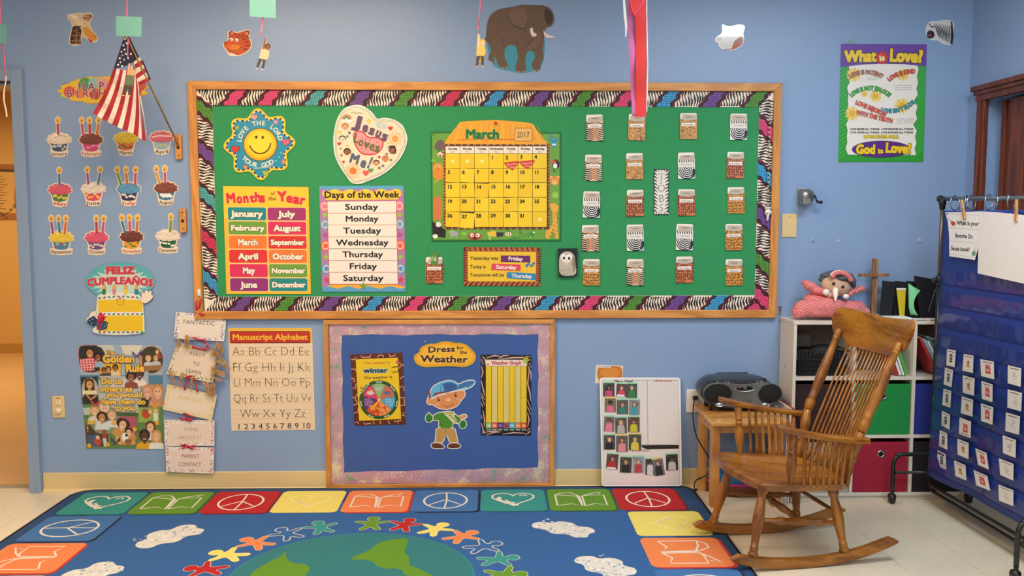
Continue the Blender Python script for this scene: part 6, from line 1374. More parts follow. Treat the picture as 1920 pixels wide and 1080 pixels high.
# wall outlet with plug
t = cut('wall_outlet', 'white electrical outlet plate beside the small table with a black plug in it', 'outlet', 1300, 774)
p0, p1 = onY(1287, 730), onY(1319, 773)
MB().box(p0.x, p1.x, -.006, 0, p1.z, p0.z).build('cover_plate', WHP, t, bevel=.002); cxo = onY(1302, 745)
MB().box(cxo.x-.015, cxo.x+.015, -.0085, -.005, cxo.z-.012, cxo.z+.014).build('socket', ALL, t, bevel=.002); MB().box(cxo.x-.015, cxo.x+.015, -.0085, -.005, cxo.z-.05, cxo.z-.024).build('socket', ALL, t, bevel=.002)
BLK = plain('black_plastic', '161616', .4)
t = thing('power_cord', 'black power cord from the outlet down behind the table leg to the floor', 'cord', onY(1296, 905, -.06))
MB().box(cxo.x-.013, cxo.x+.013, -.032, -.0087, cxo.z-.008, cxo.z+.012).build('plug', BLK, t, bevel=.003)
def catmull(P, n=8):
    o = []; P = [Vector(p) for p in P]
    for i in range(len(P)-1):
        a0, a1, a2, a3 = P[max(0, i-1)], P[i], P[i+1], P[min(len(P)-1, i+2)]
        for k in range(n):
            f = k/n; o.append(.5*((2*a1)+(-a0+a2)*f+(2*a0-5*a1+4*a2-a3)*f*f+(-a0+3*a1-3*a2+a3)*f**3))
    o.append(P[-1]); return o
fl = lambda x, y: onZ(x, y, .005)
pts = [onY(1302, 748, -.032), onY(1300, 765, -.08), onY(1299.5, 785, -.105), onY(1305, 815, -.115), onY(1318, 840, -.115), onY(1335, 866, -.11), onY(1343, 880, -.10), onY(1346, 892, -.10)]
MB().tube(catmull(pts), .0032, 6).build('cord', BLK, t)
MB().tube(catmull([onY(1346, 892, -.10), onY(1335, 886, -.10), onY(1318, 894, -.10), onY(1304, 902, -.075), Vector((1.067, -.066, .005))]), .0032, 6).build('cord', BLK, t)
MB().tube(catmull([Vector((1.067, -.066, .005)), Vector((1.071, -.09, .005)), fl(1304, 917), fl(1318, 919), fl(1335, 918)]), .0032, 6).build('cord', BLK, t)
# blank plate
t = cut('blank_plate', 'blank cream wall plate between the green board and the pencil sharpener', 'wall plate', 1479, 446)
p0, p1 = onY(1466, 401), onY(1493, 445); MB().box(p0.x, p1.x, -.006, 0, p1.z, p0.z).build('plate', ALM, t, bevel=.003)
MB().turn(((p0.x+p1.x)/2, -.006, p0.z-.012), ((p0.x+p1.x)/2, -.0075, p0.z-.012), [(0, .003), (1, .0025)], 8).build('screw', MATS['screw_dark'], t)
# sharpener
t = cut('pencil_sharpener', 'wall-mounted metal crank pencil sharpener above the blank plate', 'sharpener', 1514, 386)
SIL = plain('sharpener_steel', 'a09c94', .35, .8, bump=.1)
c = onY(1511, 368, -.04); MB().box(c.x-.032, c.x+.02, -.012, 0, c.z-.042, c.z+.044).build('mounting_plate', SIL, t, bevel=.003)
MB().turn((c.x-.03, -.045, c.z), (c.x+.032, -.045, c.z), [(0, .036), (.05, .040), (.62, .040), (.66, .034), (.9, .032), (1, .026)], 24).build('housing', SIL, t)
MB().box(c.x-.028, c.x+.014, -.083, -.012, c.z-.044, c.z-.006).build('shavings_bin', SIL, t, bevel=.006)
m = MB(); m.turn((c.x+.03, -.045, c.z), (c.x+.046, -.045, c.z), [(0, .008), (1, .008)], 10); m.tube([(c.x+.043, -.045, c.z), (c.x+.05, -.05, c.z-.012), (c.x+.052, -.055, c.z-.028)], .0042, 8); m.build('crank', MATS['screw_dark'], t)
MB().turn((c.x+.05, -.056, c.z-.028), (c.x+.08, -.06, c.z-.032), [(0, .004), (.2, .007), (.9, .0085), (1, .005)], 10).build('crank_handle', BLK, t)
# little fixings on the wall
t = cut('shelf_bracket', 'small punched metal strap between the board corner and the white shelf', 'bracket', 1461.5, 592)
p0, p1 = onY(1459.5, 574), onY(1464.5, 591); m = MB().box(p0.x, p1.x, -.003, 0, p1.z, p0.z); m.build('strap', STEEL, t)
for k in range(3): z = p0.z-.008-k*.016; MB().turn(((p0.x+p1.x)/2, -.003, z), ((p0.x+p1.x)/2, -.0042, z), [(0, .003), (1, .003)], 8).build('screw', MATS['screw_dark'], t)
for x, y, r, lab in ((1524, 451.5, .006, 'dark screw hook on the wall above the doll'), (1572, 452, .006, 'pale screw anchor on the wall, second from left above the shelf'), (1724, 450, .008, 'white ringed screw anchor on the wall above the black folders'), (1773, 452, .006, 'faint screw anchor just left of the white question sheet')):
    p = onY(x, y); m = MB(); m.tube([p+Vector((r*cos(k*pi/5), -.002, r*sin(k*pi/5))) for k in range(10)], .0022, 6, closed=True); m.turn(p, p+Vector((0, -.003, 0)), [(0, r*.5), (1, r*.35)], 8)
    tag(m.build('wall_anchor', STEEL if x == 1524 else plain('anchor_white', 'd0d4dc', .5)), lab, 'screw')
# ================================================================== cube shelf
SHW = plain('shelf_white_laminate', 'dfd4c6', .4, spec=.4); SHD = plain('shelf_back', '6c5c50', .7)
SX0, SY, SZ = 1.522, -.215, .912; PT = .3065; TH = .016
shelf = thing('cube_shelf', 'white three by three cube shelf unit with fabric bins against the wall', 'shelf', (SX0+.46, SY/2, 0))
SXs = [SX0+PT*i for i in range(4)]; SZs = [.012, .312, .612, .897]
for i, x in enumerate(SXs):
    if i in (0, 3): MB().box(x, x+TH, SY, -.006, 0, SZ-TH).build('side_panel', SHW, shelf, bevel=.001)
    else:
        for k in range(3): MB().box(x, x+TH, SY, -.01, SZs[k]+TH+.0005, SZs[k+1]-.0005).build('divider', SHW, shelf)
for z in SZs[:3]: MB().box(SX0+TH, SXs[3], SY, -.01, z, z+TH).build('shelf_board', SHW, shelf)
MB().box(SX0-.003, SXs[3]+TH+.003, SY-.003, -.003, SZ-TH, SZ).build('top_board', SHW, shelf, bevel=.001)
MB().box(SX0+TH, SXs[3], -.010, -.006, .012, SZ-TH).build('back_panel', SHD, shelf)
MB().box(SX0+TH, SXs[3], SY+.01, SY+.02, 0, .012).build('kick_board', SHW, shelf)
MB().turn((SX0+.0005, -.10, .665), (SX0-.002, -.10, .665), [(0, .004), (1, .003)], 8).build('cam_bolt', MATS['screw_dark'], shelf)
def cellx(i): return SXs[i]+TH+.004, SXs[i+1]-.004
def bin_(i, k, col, lab, ring=True):
    x0, x1 = cellx(i); z0 = SZs[k]+TH+.0005; z1 = z0+.262; y0, y1 = SY+.006, -.014
    m_ = plain('bin_'+col, col, .8, bump=.35, bscale=320)
    t = thing('storage_bin', lab, 'bin', ((x0+x1)/2, (y0+y1)/2, z0), 'fabric bins in the cube shelf')
    fp_ = MB().box(x0, x1, y0, y0+.004, z0, z1).build('front_panel', m_, t, bevel=.0015)
    m = MB(); m.box(x0, x0+.004, y0+.004, y1, z0, z1); m.box(x1-.004, x1, y0+.004, y1, z0, z1); m.box(x0+.004, x1-.004, y1-.004, y1, z0, z1); m.box(x0+.004, x1-.004, y0+.004, y1-.004, z0, z0+.004); m.build('body', m_, t)
    if ring:
        cz = z1-.062; cx = (x0+x1)/2; m = MB(); m.tube([(cx+.0155*cos(k*pi/10), y0-.001, cz+.0155*sin(k*pi/10)) for k in range(20)], .0042, 8, closed=True); gr_ = m.build('grommet', STEEL, fp_)
        MB().turn((cx, y0+.0005, cz), (cx, y0-.0012, cz), [(0, .013), (1, .013)], 16).build('grommet_hole', plain('hole_black', '0a0a0a', .9), fp_)
bin_(1, 1, '0f8a3c', 'green fabric bin with metal grommet, middle column of the shelf'); bin_(1, 0, 'a01434', 'red fabric bin with metal grommet, bottom of the middle column')
bin_(0, 1, '2c1218', 'dark maroon fabric bin in the left column behind the rocking chair', False); bin_(0, 0, 'b8ac98', 'beige bin in the bottom left cube behind the rocking chair', False)
bin_(2, 1, '1c2c84', 'dark blue fabric bin in the right column behind the rolling stand'); bin_(2, 0, '18101c', 'near-black fabric bin in the bottom right cube')
# wire basket with things in it
t = thing('mesh_basket', 'black mesh basket in the top left cube of the shelf', 'basket', (SXs[0]+.15, -.11, SZs[2]+TH))
bx0, bx1 = cellx(0); zb = SZs[2]+TH+.001; m = MB(); m.tube([(bx0+.01, SY+.02, zb+.13), (bx1-.01, SY+.02, zb+.13), (bx1-.01, -.03, zb+.13), (bx0+.01, -.03, zb+.13)], .004, 6, closed=True); m.build('rim', BLK, t)
m = MB()
for k in range(14): x = bx0+.02+k*(bx1-bx0-.04)/13; m.tube([(x, SY+.02, zb+.13), (x, SY+.03, zb+.004)], .0016, 5)
for k in range(5): m.tube([(bx0+.014, SY+.021+k*.0012, zb+.11-k*.024), (bx1-.014, SY+.021+k*.0012, zb+.11-k*.024)], .0014, 5)
m2_ = MB(); m2_.box(bx0+.019, bx1-.019, SY+.034, SY+.036, zb+.004, zb+.118); m2_.box(bx0+.019, bx0+.021, SY+.036, -.036, zb+.004, zb+.118); m2_.box(bx1-.021, bx1-.019, SY+.036, -.036, zb+.004, zb+.118); m2_.build('liner', plain('liner_black', '0e0e10', .8), t)
o = m.build('wire_mesh', BLK, t); o['kind'] = 'stuff'
MB().box(bx0+.018, bx1-.018, SY+.032, -.035, zb, zb+.004).build('base', BLK, t)
m = MB(); m.ball((bx0+.17, -.11, zb+.105), .085, 12, 8, (1, .7, .55)); tag(m.build('black_pouch', plain('pouch_black', '17171a', .7, bump=.5, bscale=60)), 'black soft pouch heaped in the mesh basket', 'pouch')
m = MB(); m.box(bx0+.02, bx0+.13, -.05, -.03, zb+.13, zb+.20); tag(m.build('grey_box', plain('box_grey', '6c6258', .8), bevel=.002), 'dull grey box at the back of the top left cube', 'box')
for k, (x, an) in enumerate(((bx0+.03, .2), (bx0+.045, .1), (bx0+.062, .25))):
    tag(MB().bar((x, SY+.045, zb+.01), (x+an*.02-.02, SY+.045, zb+.12), .012, .002, (1, 0, 0)).build('scissors', STEEL), 'shiny metal tool in the mesh basket, %s from the left' % ('first', 'second', 'third')[k], 'tool', 'metal tools in the mesh basket')
# books in the upper cubes
def book(x, z, wd, hh, dp, tilt, col, lab, grp, y=None):
    y0 = SY+.012 if y is None else y; m = MB(); u = Vector((sin(tilt), 0, cos(tilt))); s_ = Vector((cos(tilt), 0, -sin(tilt)))
    b = Vector((x, y0, z)); t = thing('book', lab, 'book', b, grp); cm = plain('cover_'+col, col, .4)
    def slab(name, a0, a1, mat, ya, yb, za=0, zb_=hh):
        p = [b+s_*a0+u*za, b+s_*a1+u*za, b+s_*a1+u*zb_, b+s_*a0+u*zb_]; m = MB(); m.prism([q_+Vector((0, ya, 0)) for q_ in p], (0, yb-ya, 0)); m.build(name, mat, t)
    slab('cover', 0, .0015, cm, 0, dp); slab('cover', wd-.0015, wd, cm, 0, dp); slab('spine', .0015, wd-.0015, cm, 0, .002); slab('pages', .0015, wd-.0015, plain('pages', 'e8e0d0', .8), .002, dp-.004, .002, hh-.003)
zc = SZs[2]+TH+.001
for k, (x, tl, c, nm) in enumerate(((SXs[2]-.078, -.36, 'b82838', 'red'), (SXs[2]-.062, -.36, 'f0ece4', 'white'), (SXs[2]-.046, -.34, 'dce4dc', 'pale'), (SXs[2]-.030, -.33, '5cb83c', 'bright green'))):
    book(x, zc+.004, .011, .20-.004*k, .13, tl, c, '%s thin book leaning in the top middle cube' % nm, 'books leaning in the top middle cube')
for k, (x, tl, c, nm) in enumerate(((SXs[2]+.130, -.48, 'c03838', 'red'), (SXs[2]+.146, -.48, '8cb4c8', 'light blue'), (SXs[2]+.162, -.48, 'e8e4dc', 'white'), (SXs[2]+.178, -.48, '3c7c9c', 'teal'), (SXs[2]+.195, -.46, 'dc5c2c', 'orange'), (SXs[2]+.211, -.46, 'b83c2c', 'dark red'))):
    book(x, zc+.006, .011, .215-.012*(k % 3), .13, tl, c, '%s book leaning left in the top right cube' % nm, 'books leaning in the top right cube')
# tall boards between table and shelf
for k, (x, z, c, lab) in enumerate(((1.474, .455, 'e4e0d8', 'tall white board book standing beside the small table'), (1.487, .485, 'e8dcd0', 'tall cream book with black lines beside the shelf'), (1.501, .485, 'a82c30', 'tall red book standing against the shelf side'))):
    t = thing('tall_book', lab, 'book', (x, -.15, 0), 'tall books standing between table and shelf')
    MB().box(x, x+.010, -.285, -.035, .001, z).build('cover', plain('tall_'+c, c, .45), t, bevel=.001); MB().box(x+.002, x+.008, -.2856, -.284, .004, z-.004).build('page_edge', plain('pages', 'e8e0d0', .8), t)

# ================================================================== things on the shelf
ZT = SZ+.0005
def bpx(px, py, Y): return onY(px, py, Y)
def pm(px, Y): return px*(4.55+Y)/FPX                       # pixels to metres at that distance
def gingham():
    m, nt, b = newmat('gingham_cloth'); b.inputs['Roughness'].default_value = .85; tc = nt.nodes.new('ShaderNodeTexCoord')
    sp = nt.nodes.new('ShaderNodeSeparateXYZ'); mp = nt.nodes.new('ShaderNodeMapping'); mp.inputs['Rotation'].default_value = (0, radians(12), 0)
    nz = nt.nodes.new('ShaderNodeTexNoise'); nz.inputs['Scale'].default_value = 9; sc = nt.nodes.new('ShaderNodeVectorMath'); sc.operation = 'MULTIPLY_ADD'; sc.inputs[1].default_value = (.03, .03, .03)
    nt.links.new(tc.outputs['Object'], nz.inputs['Vector']); nt.links.new(nz.outputs['Color'], sc.inputs[0]); nt.links.new(tc.outputs['Object'], sc.inputs[2]); nt.links.new(sc.outputs[0], mp.inputs['Vector']); nt.links.new(mp.outputs[0], sp.inputs[0])
    vals = []
    for ax in ('X', 'Z'):
        q = nt.nodes.new('ShaderNodeMath'); q.operation = 'MULTIPLY'; q.inputs[1].default_value = 2*pi/.0072; nt.links.new(sp.outputs[ax], q.inputs[0])
        s_ = nt.nodes.new('ShaderNodeMath'); s_.operation = 'SINE'; nt.links.new(q.outputs[0], s_.inputs[0]); g = nt.nodes.new('ShaderNodeMath'); g.operation = 'GREATER_THAN'; g.inputs[1].default_value = 0; nt.links.new(s_.outputs[0], g.inputs[0]); vals.append(g)
    ad = nt.nodes.new('ShaderNodeMath'); ad.operation = 'ADD'; nt.links.new(vals[0].outputs[0], ad.inputs[0]); nt.links.new(vals[1].outputs[0], ad.inputs[1])
    hf = nt.nodes.new('ShaderNodeMath'); hf.operation = 'MULTIPLY'; hf.inputs[1].default_value = .5; nt.links.new(ad.outputs[0], hf.inputs[0])
    rp = nt.nodes.new('ShaderNodeValToRGB'); rp.color_ramp.elements[0].color = H('eab4ac'); rp.color_ramp.elements[1].color = H('c43c48'); e = rp.color_ramp.elements.new(.5); e.color = H('de7070')
    nt.links.new(hf.outputs[0], rp.inputs[0]); nt.links.new(rp.outputs[0], b.inputs['Base Color']); return m
GING = gingham(); SKN = plain('puppet_felt', 'd0a888', .8, bump=.3, bscale=300); FUR = plain('puppet_hair', '54585c', .9, bump=1, bscale=90); WHF = plain('white_felt', 'ece6e0', .7)
doll = thing('hand_puppet', 'hand puppet in red gingham dress with grey hair and long white nose', 'puppet', bpx(1553, 590, -.13))
def lump(name, parts, mat, sub=2, disp=.010, vs=.012):
    # union of balls remeshed into one soft surface
    m = MB()
    for px, py, Y, rx, rz, ry in parts:
        c = bpx(px, py, Y); m.ball(c, 1, 14, 9, (pm(rx, Y), ry, pm(rz, Y)))
    o = m.build(name, mat, doll); r = o.modifiers.new('remesh', 'REMESH'); r.mode = 'VOXEL'; r.voxel_size = vs*.6; r.use_smooth_shade = True
    s_ = o.modifiers.new('soft', 'SMOOTH'); s_.iterations = 4
    if disp:
        tx = bpy.data.textures.new('folds', 'CLOUDS'); tx.noise_scale = .035; d = o.modifiers.new('folds', 'DISPLACE'); d.texture = tx; d.strength = disp; d.mid_level = .5; d.texture_coords = 'LOCAL'
    return o
lump('dress', [(1520, 578, -.13, 34, 17, .06), (1548, 574, -.14, 40, 17, .065), (1585, 578, -.12, 34, 15, .06), (1560, 586, -.15, 62, 9, .05), (1502, 584, -.13, 18, 10, .05), (1535, 560, -.09, 30, 12, .05), (1605, 575, -.1, 17, 12, .05), (1498, 590, -.13, 14, 6, .045), (1622, 584, -.11, 10, 8, .04)], GING)
lump('sleeve', [(1511, 530, -.10, 9, 6, .03), (1520, 537, -.11, 13, 9, .03), (1533, 545, -.12, 13, 8, .03), (1542, 548, -.12, 8, 7, .028)], GING, disp=.005)
lump('sleeve', [(1614, 541, -.10, 9, 6, .025), (1603, 545, -.11, 10, 6, .025), (1593, 551, -.12, 7, 6, .022)], GING, disp=.004)
MB().ball(bpx(1567, 536, -.12), 1, 20, 14, (pm(28, -.12), .052, pm(19.5, -.12)), Matrix.Rotation(radians(12), 3, 'Y')).build('head', SKN, doll)
lump('hair', [(1568, 513, -.10, 20, 7, .04), (1585, 518, -.11, 15, 8, .045), (1596, 527, -.11, 8, 9, .04), (1600, 534, -.11, 4.5, 7, .03), (1544, 524, -.09, 9, 6, .035), (1580, 521.5, -.15, 13, 4.5, .025), (1549, 517, -.10, 10, 6, .04)], FUR, disp=.008, vs=.008)
m = MB(); m.tube(catmull([bpx(1559, 520, -.165), bpx(1565, 512.5, -.165), bpx(1578, 511, -.165), bpx(1590, 517, -.165), bpx(1596, 526, -.16)]), pm(5, -.16), 10); m.build('headband', GING, doll)
m = MB()
for k in range(14):
    f = k/13; x = 1559+37*f; y = 517-9*sin(pi*f)**.8+7*f-3; m.ball(bpx(x, y, -.168), pm(2.4, -.16), 8, 6)
m.build('lace_trim', WHF, doll)
for x, y in ((1563, 531.5), (1580, 537.8)):
    MB().ball(bpx(x, y, -.17), pm(3.4, -.17), 12, 8, (1, .5, .9)).build('eye', plain('eye_brown', '2c1410', .15), doll); MB().ball(bpx(x-.8, y-1, -.178), pm(.8, -.17), 6, 4).build('eye_glint', WHF, doll)
MB().turn(bpx(1566.5, 541, -.165), bpx(1566.5, 566, -.205), [(0, .012), (.1, .0155), (.35, .0145), (.7, .0085), (.93, .003), (1, .001)], 14).build('long_nose', plain('nose_white', 'f0e4d4', .5), doll)
MB().ball(bpx(1549, 548, -.16), pm(6.5, -.16), 12, 8, (1, .8, 1)).build('paw', WHF, doll); MB().ball(bpx(1586, 556, -.16), pm(6, -.16), 12, 8, (1.1, .8, .85)).build('paw', WHF, doll)
m = MB(); m.ball(bpx(1557, 553, -.15), pm(7, -.15), 10, 8, (1.4, .8, .8)); m.build('cheek', plain('felt_pink', 'e0a8a0', .8), doll)
# cross
CRW_ = wood('cross_wood', '7c5434', 'a87c50', 'Z', .5, 18, .1)
t = thing('wooden_cross', 'plain wooden cross standing on the shelf beside the puppet', 'cross', bpx(1637, 592, -.07))
b_ = bpx(1637, 592, -.07); tp_ = bpx(1637.5, 485, -.07)
MB().box(b_.x-.0135, b_.x+.0135, -.08, -.062, ZT+.018, tp_.z).build('upright', CRW_, t, bevel=.001)
q = bpx(1637, 515.5, -.08); MB().box(q.x-.079, q.x+.079, -.0905, -.0802, q.z-.0085, q.z+.0085).build('crossbar', CRW_, t, bevel=.001)
MB().box(b_.x-.022, b_.x+.054, -.102, -.035, ZT, ZT+.018).build('base', wood('cross_base', 'c8b490', 'dcc8a0', 'X', .6, 20, 0), t, bevel=.002)
# papers
t = thing('paper_stack', 'stack of white papers on the shelf behind the chair\'s headrest', 'paper', (SX0+.52, -.16, ZT))
for k in range(6):
    d = .004*sin(k*2.1); m = MB(); m.box(SX0+.365+d, SX0+.60+d, SY+.002+abs(d), -.125+d, ZT+k*.003, ZT+k*.003+.0026); m.build('paper_sheet', plain('paper_white', 'f2f0ec', .7), t)
# stepped file holder
FB_ = plain('folder_black', '15161a', .45, bump=.2, bscale=80)
t = thing('file_sorter', 'black stepped file sorter with slanted compartments on the shelf', 'file holder', bpx(1715, 592, -.08))
for k, (xt, yt, xb) in enumerate(((1655, 526, 1649), (1678, 526.5, 1676), (1700, 526.5, 1698), (1752, 527, 1750), (1775, 527, 1774))):
    w_ = 23 if k != 2 else 30
    p = [bpx(xb, 592, -.12+.012*k), bpx(xb+w_, 592, -.12+.012*k), bpx(xt+w_+2, yt+3, -.10+.012*k), bpx(xt, yt, -.10+.012*k)]
    for q_ in p[:2]: q_.z = ZT+.001
    MB().prism(p, (0, .006, 0)).build('divider', FB_, t, bevel=.0008)
p0_, p1_ = bpx(1649, 592, -.12), bpx(1790, 592, -.12); p0_.x += .06; MB().box(p0_.x, p1_.x, -.10, -.03, ZT, ZT+.01).build('tray_base', FB_, t); MB().box(p0_.x, p1_.x, -.035, -.03, ZT, ZT+.15).build('back_wall', FB_, t)
t = thing('black_binder', 'tall black binder leaning in the file sorter', 'binder', bpx(1735, 592, -.15))
p = [bpx(1727, 591, -.150), bpx(1750, 591, -.150), bpx(1764, 526, -.13), bpx(1715, 517, -.13)]
for q_ in p[:2]: q_.z = ZT+.001
MB().prism(p, (0, .012, 0)).build('cover', FB_, t, bevel=.001); p = [(q_+Vector((0, -.001, 0))) for q_ in (bpx(1752, 560, -.1515), bpx(1754, 560, -.1515), bpx(1741, 588, -.1515), bpx(1738, 588, -.1515))]
MB().tube([bpx(1741, 585, -.1535), bpx(1754, 542, -.1435)], .0012, 6).build('elastic', plain('elastic_grey', '8c9098', .4), t)
YF_ = plain('folder_yellow', 'd8c020', .5)
for k, (xa, xb) in enumerate(((1681, 1688), (1685, 1690), (1689.5, 1692), (1694, 1694))):
    p = [bpx(xb, 591, -.135+.004*k), bpx(xb+1.8, 591, -.135+.004*k), bpx(xa+4.6, 541, -.135+.004*k), bpx(xa, 540, -.135+.004*k)]
    for q_ in p[:2]: q_.z = ZT+.001
    t = thing('yellow_folder', 'yellow pencil-slim folder standing in the sorter, %s of four' % ('leftmost', 'second', 'third', 'rightmost')[k], 'folder', p[0], 'yellow folders in the sorter')
    MB().prism(p, (0, .003, 0)).build('cover', YF_, t); MB().prism([p[3]+Vector((0, -.0008, .001)), p[2]+Vector((0, -.0008, .001)), p[2]+Vector((0, -.0008, -.008)), p[3]+Vector((0, -.0008, -.008))], (0, .0006, 0)).build('white_edge', WHF, t)
# green curled sheet
rows = []
for k in range(13):
    f = k/12; xl = 1703+(3.5*sin(f*2.2))+f*6; xr = 1726-34*f+20*f*f if f < .6 else 1712.5-9*(f-.6)+ (f-.6)*30; y = 532+58*f; yr = 545+46*f
    L_p = bpx(1703+1*f+14*max(0, f-.75), 531+60*f, -.150); L_p.z = max(L_p.z, ZT+.002)
    R_p = bpx(max(1706+1*f, 1726-46*f+42*f*f), min(591, 545+47*f), -.175); R_p.z = max(R_p.z, ZT+.002)
    rows.append([L_p, (L_p+R_p)/2+Vector((0, .008, 0)), R_p])
m = MB(); m.grid(rows); o = m.build('green_sheet', plain('green_card', '7ccc94', .6)); tag(o, 'curled light green sheet hanging out of the file sorter', 'paper'); sl = o.modifiers.new('thick', 'SOLIDIFY'); sl.thickness = .0012
m = MB()
t = thing('white_tray', 'flat white plastic tray under the folders on the shelf edge', 'tray', (SX0+.66, SY, ZT))
for x0, x1 in ((1716, 1740), (1742, 1765), (1767, 1792)):
    p0_, p1_ = bpx(x0, 598, SY), bpx(x1, 598, SY); MB().box(p0_.x, p1_.x, SY+.001, -.165, ZT, ZT+.010).build('compartment', WHP, t, bevel=.002); MB().box(p0_.x+.006, p1_.x-.006, SY, SY+.0011, ZT+.0035, ZT+.0065).build('label_slot', plain('slot_dark', '3c3c40', .6), t)

# ================================================================== small table with the boombox
TW = wood('table_wood', 'b87838', 'd8a058', 'X', .32, 9, .3); TWZ = wood('table_wood_z', 'b87838', 'd8a058', 'Z', .32, 9, .3)
tx0, tx1, ty0, ty1, tz = 1.064, 1.452, -.43, -.022, .450
t = thing('side_table', 'small light oak table beside the shelf holding the boombox', 'table', ((tx0+tx1)/2, (ty0+ty1)/2, 0))
MB().box(tx0, tx1, ty0, ty1, tz-.022, tz).build('tabletop', TW, t, bevel=.005)
for x in (tx0+.02, tx1-.062):
    for y in (ty0+.085, ty1-.065): MB().box(x, x+.042, y, y+.042, 0, tz-.0225).build('leg', TWZ, t, bevel=.003)
for y in (ty0+.090, ty1-.045): MB().box(tx0+.0625, tx1-.0625, y, y+.018, tz-.075, tz-.0225).build('apron', TW, t)
for x in (tx0+.025, tx1-.045): MB().box(x, x+.018, ty0+.1275, ty1-.0655, tz-.075, tz-.0225).build('apron', TW, t)
# boombox
GRYB = plain('boombox_grey', '6a6c68', .3, .3, coat=.4); DKB = plain('boombox_dark', '23282c', .35, coat=.3); CHR = plain('chrome', 'c8ccd0', .15, 1); SPK = plain('speaker_cloth', '0c0b0a', .8, bump=.8, bscale=500)
BY = -.215; bb_ = thing('boombox', 'grey and black portable stereo with two round speakers on the small table', 'stereo', (1.26, -.2, tz))
k9 = lambda x, y, Y: onY(1300+x/9, 680+y/9, Y)+Vector((0, 0, -.014))
outl = [(125, 470), (140, 400), (180, 320), (260, 250), (330, 205), (480, 188), (640, 182), (800, 180), (960, 182), (1090, 195), (1210, 205), (1290, 240), (1370, 300), (1430, 360), (1475, 450), (1480, 560), (1450, 640), (1380, 700), (1280, 722), (1100, 730), (880, 738), (650, 738), (450, 722), (320, 690), (220, 620), (150, 550)]
outl = smooth(outl, 1); cxb, czb = 800, 480; rings = []
for Yb, sc_, dz, tp in ((BY, .93, 8, .62), (BY+.010, .98, 3, .66), (BY+.03, 1.0, 0, .76), (BY+.09, 1.0, 0, .90), (BY+.15, .97, 0, .90), (BY+.185, .88, 10, .80)):
    r_ = []
    for x, y in outl:
        p = k9(cxb+(x-cxb)*sc_, czb+(y-czb)*sc_*(tp if y < czb else 1)+dz, BY); p.y = Yb; p.z = max(p.z, tz+.008); r_.append(p)
    rings.append(r_)
m = MB(); m.grid(rings, True, True); m.add(rings[0], [list(range(len(outl)))]); m.add(rings[-1], [list(range(len(outl)))[::-1]]); m.build('body', DKB, bb_)
for x_ in (1.12, 1.34):
    for y_ in (-.165, -.07): MB().turn((x_, y_, tz+.0005), (x_, y_, tz+.016), [(0, .009), (1, .010)], 10).build('rubber_foot', BLK, bb_)
def plate(name, pts, Y, d, mat, bev=0, parent=bb_):
    P_ = [k9(x, y, Y) for x, y in pts]; m = MB(); m.prism(P_, (0, d, 0)); return m.build(name, mat, parent, bevel=bev)
plate('front_panel', smooth([(160, 470), (215, 345), (330, 298), (520, 292), (620, 305), (740, 318), (860, 322), (980, 312), (1080, 298), (1200, 292), (1340, 312), (1430, 385), (1455, 480), (1440, 580), (1380, 660), (1250, 690), (900, 700), (600, 700), (400, 680), (270, 620), (195, 540)], 1), BY-.006, .008, GRYB, .002)
for sx_, sy_, rr in ((408, 478, 222), (1290, 478, 185)):
    p = k9(sx_, sy_, BY); R_ = rr/9*4.6/FPX; rz = R_*(1.0 if rr > 200 else 1.15)*.78
    rz = (176 if rr > 200 else 172)/9*4.335/FPX
    sp_ = MB().tube([p+Vector((R_*cos(k*pi/18), -.008, rz*sin(k*pi/18))) for k in range(36)], .0035, 8, closed=True).build('speaker_ring', DKB, bb_)
    m = MB(); rows = []
    for j in range(6):
        f = j/5; rows.append([p+Vector((R_*f*cos(k*pi/16), -.016+.008*f*f, rz*f*sin(k*pi/16))) for k in range(32)])
    m.grid(rows, True, True); m.build('speaker_grille', SPK, sp_)
for sx_ in (440, 1220):
    p = k9(sx_, 665, BY-.012); MB().tube([p+Vector((.0205*cos(k*pi/10), -.002, .0085*sin(k*pi/10))) for k in range(20)], .0022, 8, closed=True).build('chrome_trim', CHR, bb_); MB().ball(p, .018, 12, 8, (1, .25, .40)).build('bass_port', CHR, bb_)
p = k9(870, 392, BY-.006)
MB().tube([p+Vector((.049*cos(a_), -.002, .0145*sin(a_))) for a_ in [radians(d_) for d_ in range(175, 366, 12)]], [.0012]+[.0026]*14+[.0012], 8).build('chrome_trim', CHR, bb_)
MB().ball(p+Vector((0, 0, .001)), .042, 18, 8, (1, .10, .30)).build('display', plain('display_black', '0c0a0c', .1), bb_)
q = k9(875, 385, BY-.013); MB().box(q.x-.008, q.x+.008, q.y, q.y+.002, q.z-.006, q.z+.005).build('display_screen', plain('lcd_grey', '5c6468', .3), bb_)
q = k9(770, 380, BY-.012); MB().box(q.x-.008, q.x+.004, q.y, q.y+.002, q.z-.004, q.z+.004).build('display_sticker', plain('sticker_red', '7c1c24', .3), bb_)
for i in range(6):
    q = k9(690+i*50 if i < 5 else 980, 303, BY+.012); MB().box(q.x-.004, q.x+.004, BY+.002, BY+.02, q.z-.004, q.z+.004).build('button', BLK, bb_, bevel=.001)
for x_, y_ in ((405, 275), (535, 275), (582, 282), (1080, 275), (1125, 272), (1155, 278)):
    q = k9(x_, y_, BY+.02); MB().turn((q.x, BY+.02, q.z-.004), (q.x, BY+.01, q.z+.002), [(0, .0045), (.8, .0045), (1, .003)], 10).build('knob', SIL, bb_)
for x_ in (420, 1170):
    q = k9(x_, 238, BY+.05); MB().ball(Vector((q.x, BY+.06, q.z)), .024, 14, 8, (1, .9, .28)).build('top_dial', BLK, bb_)
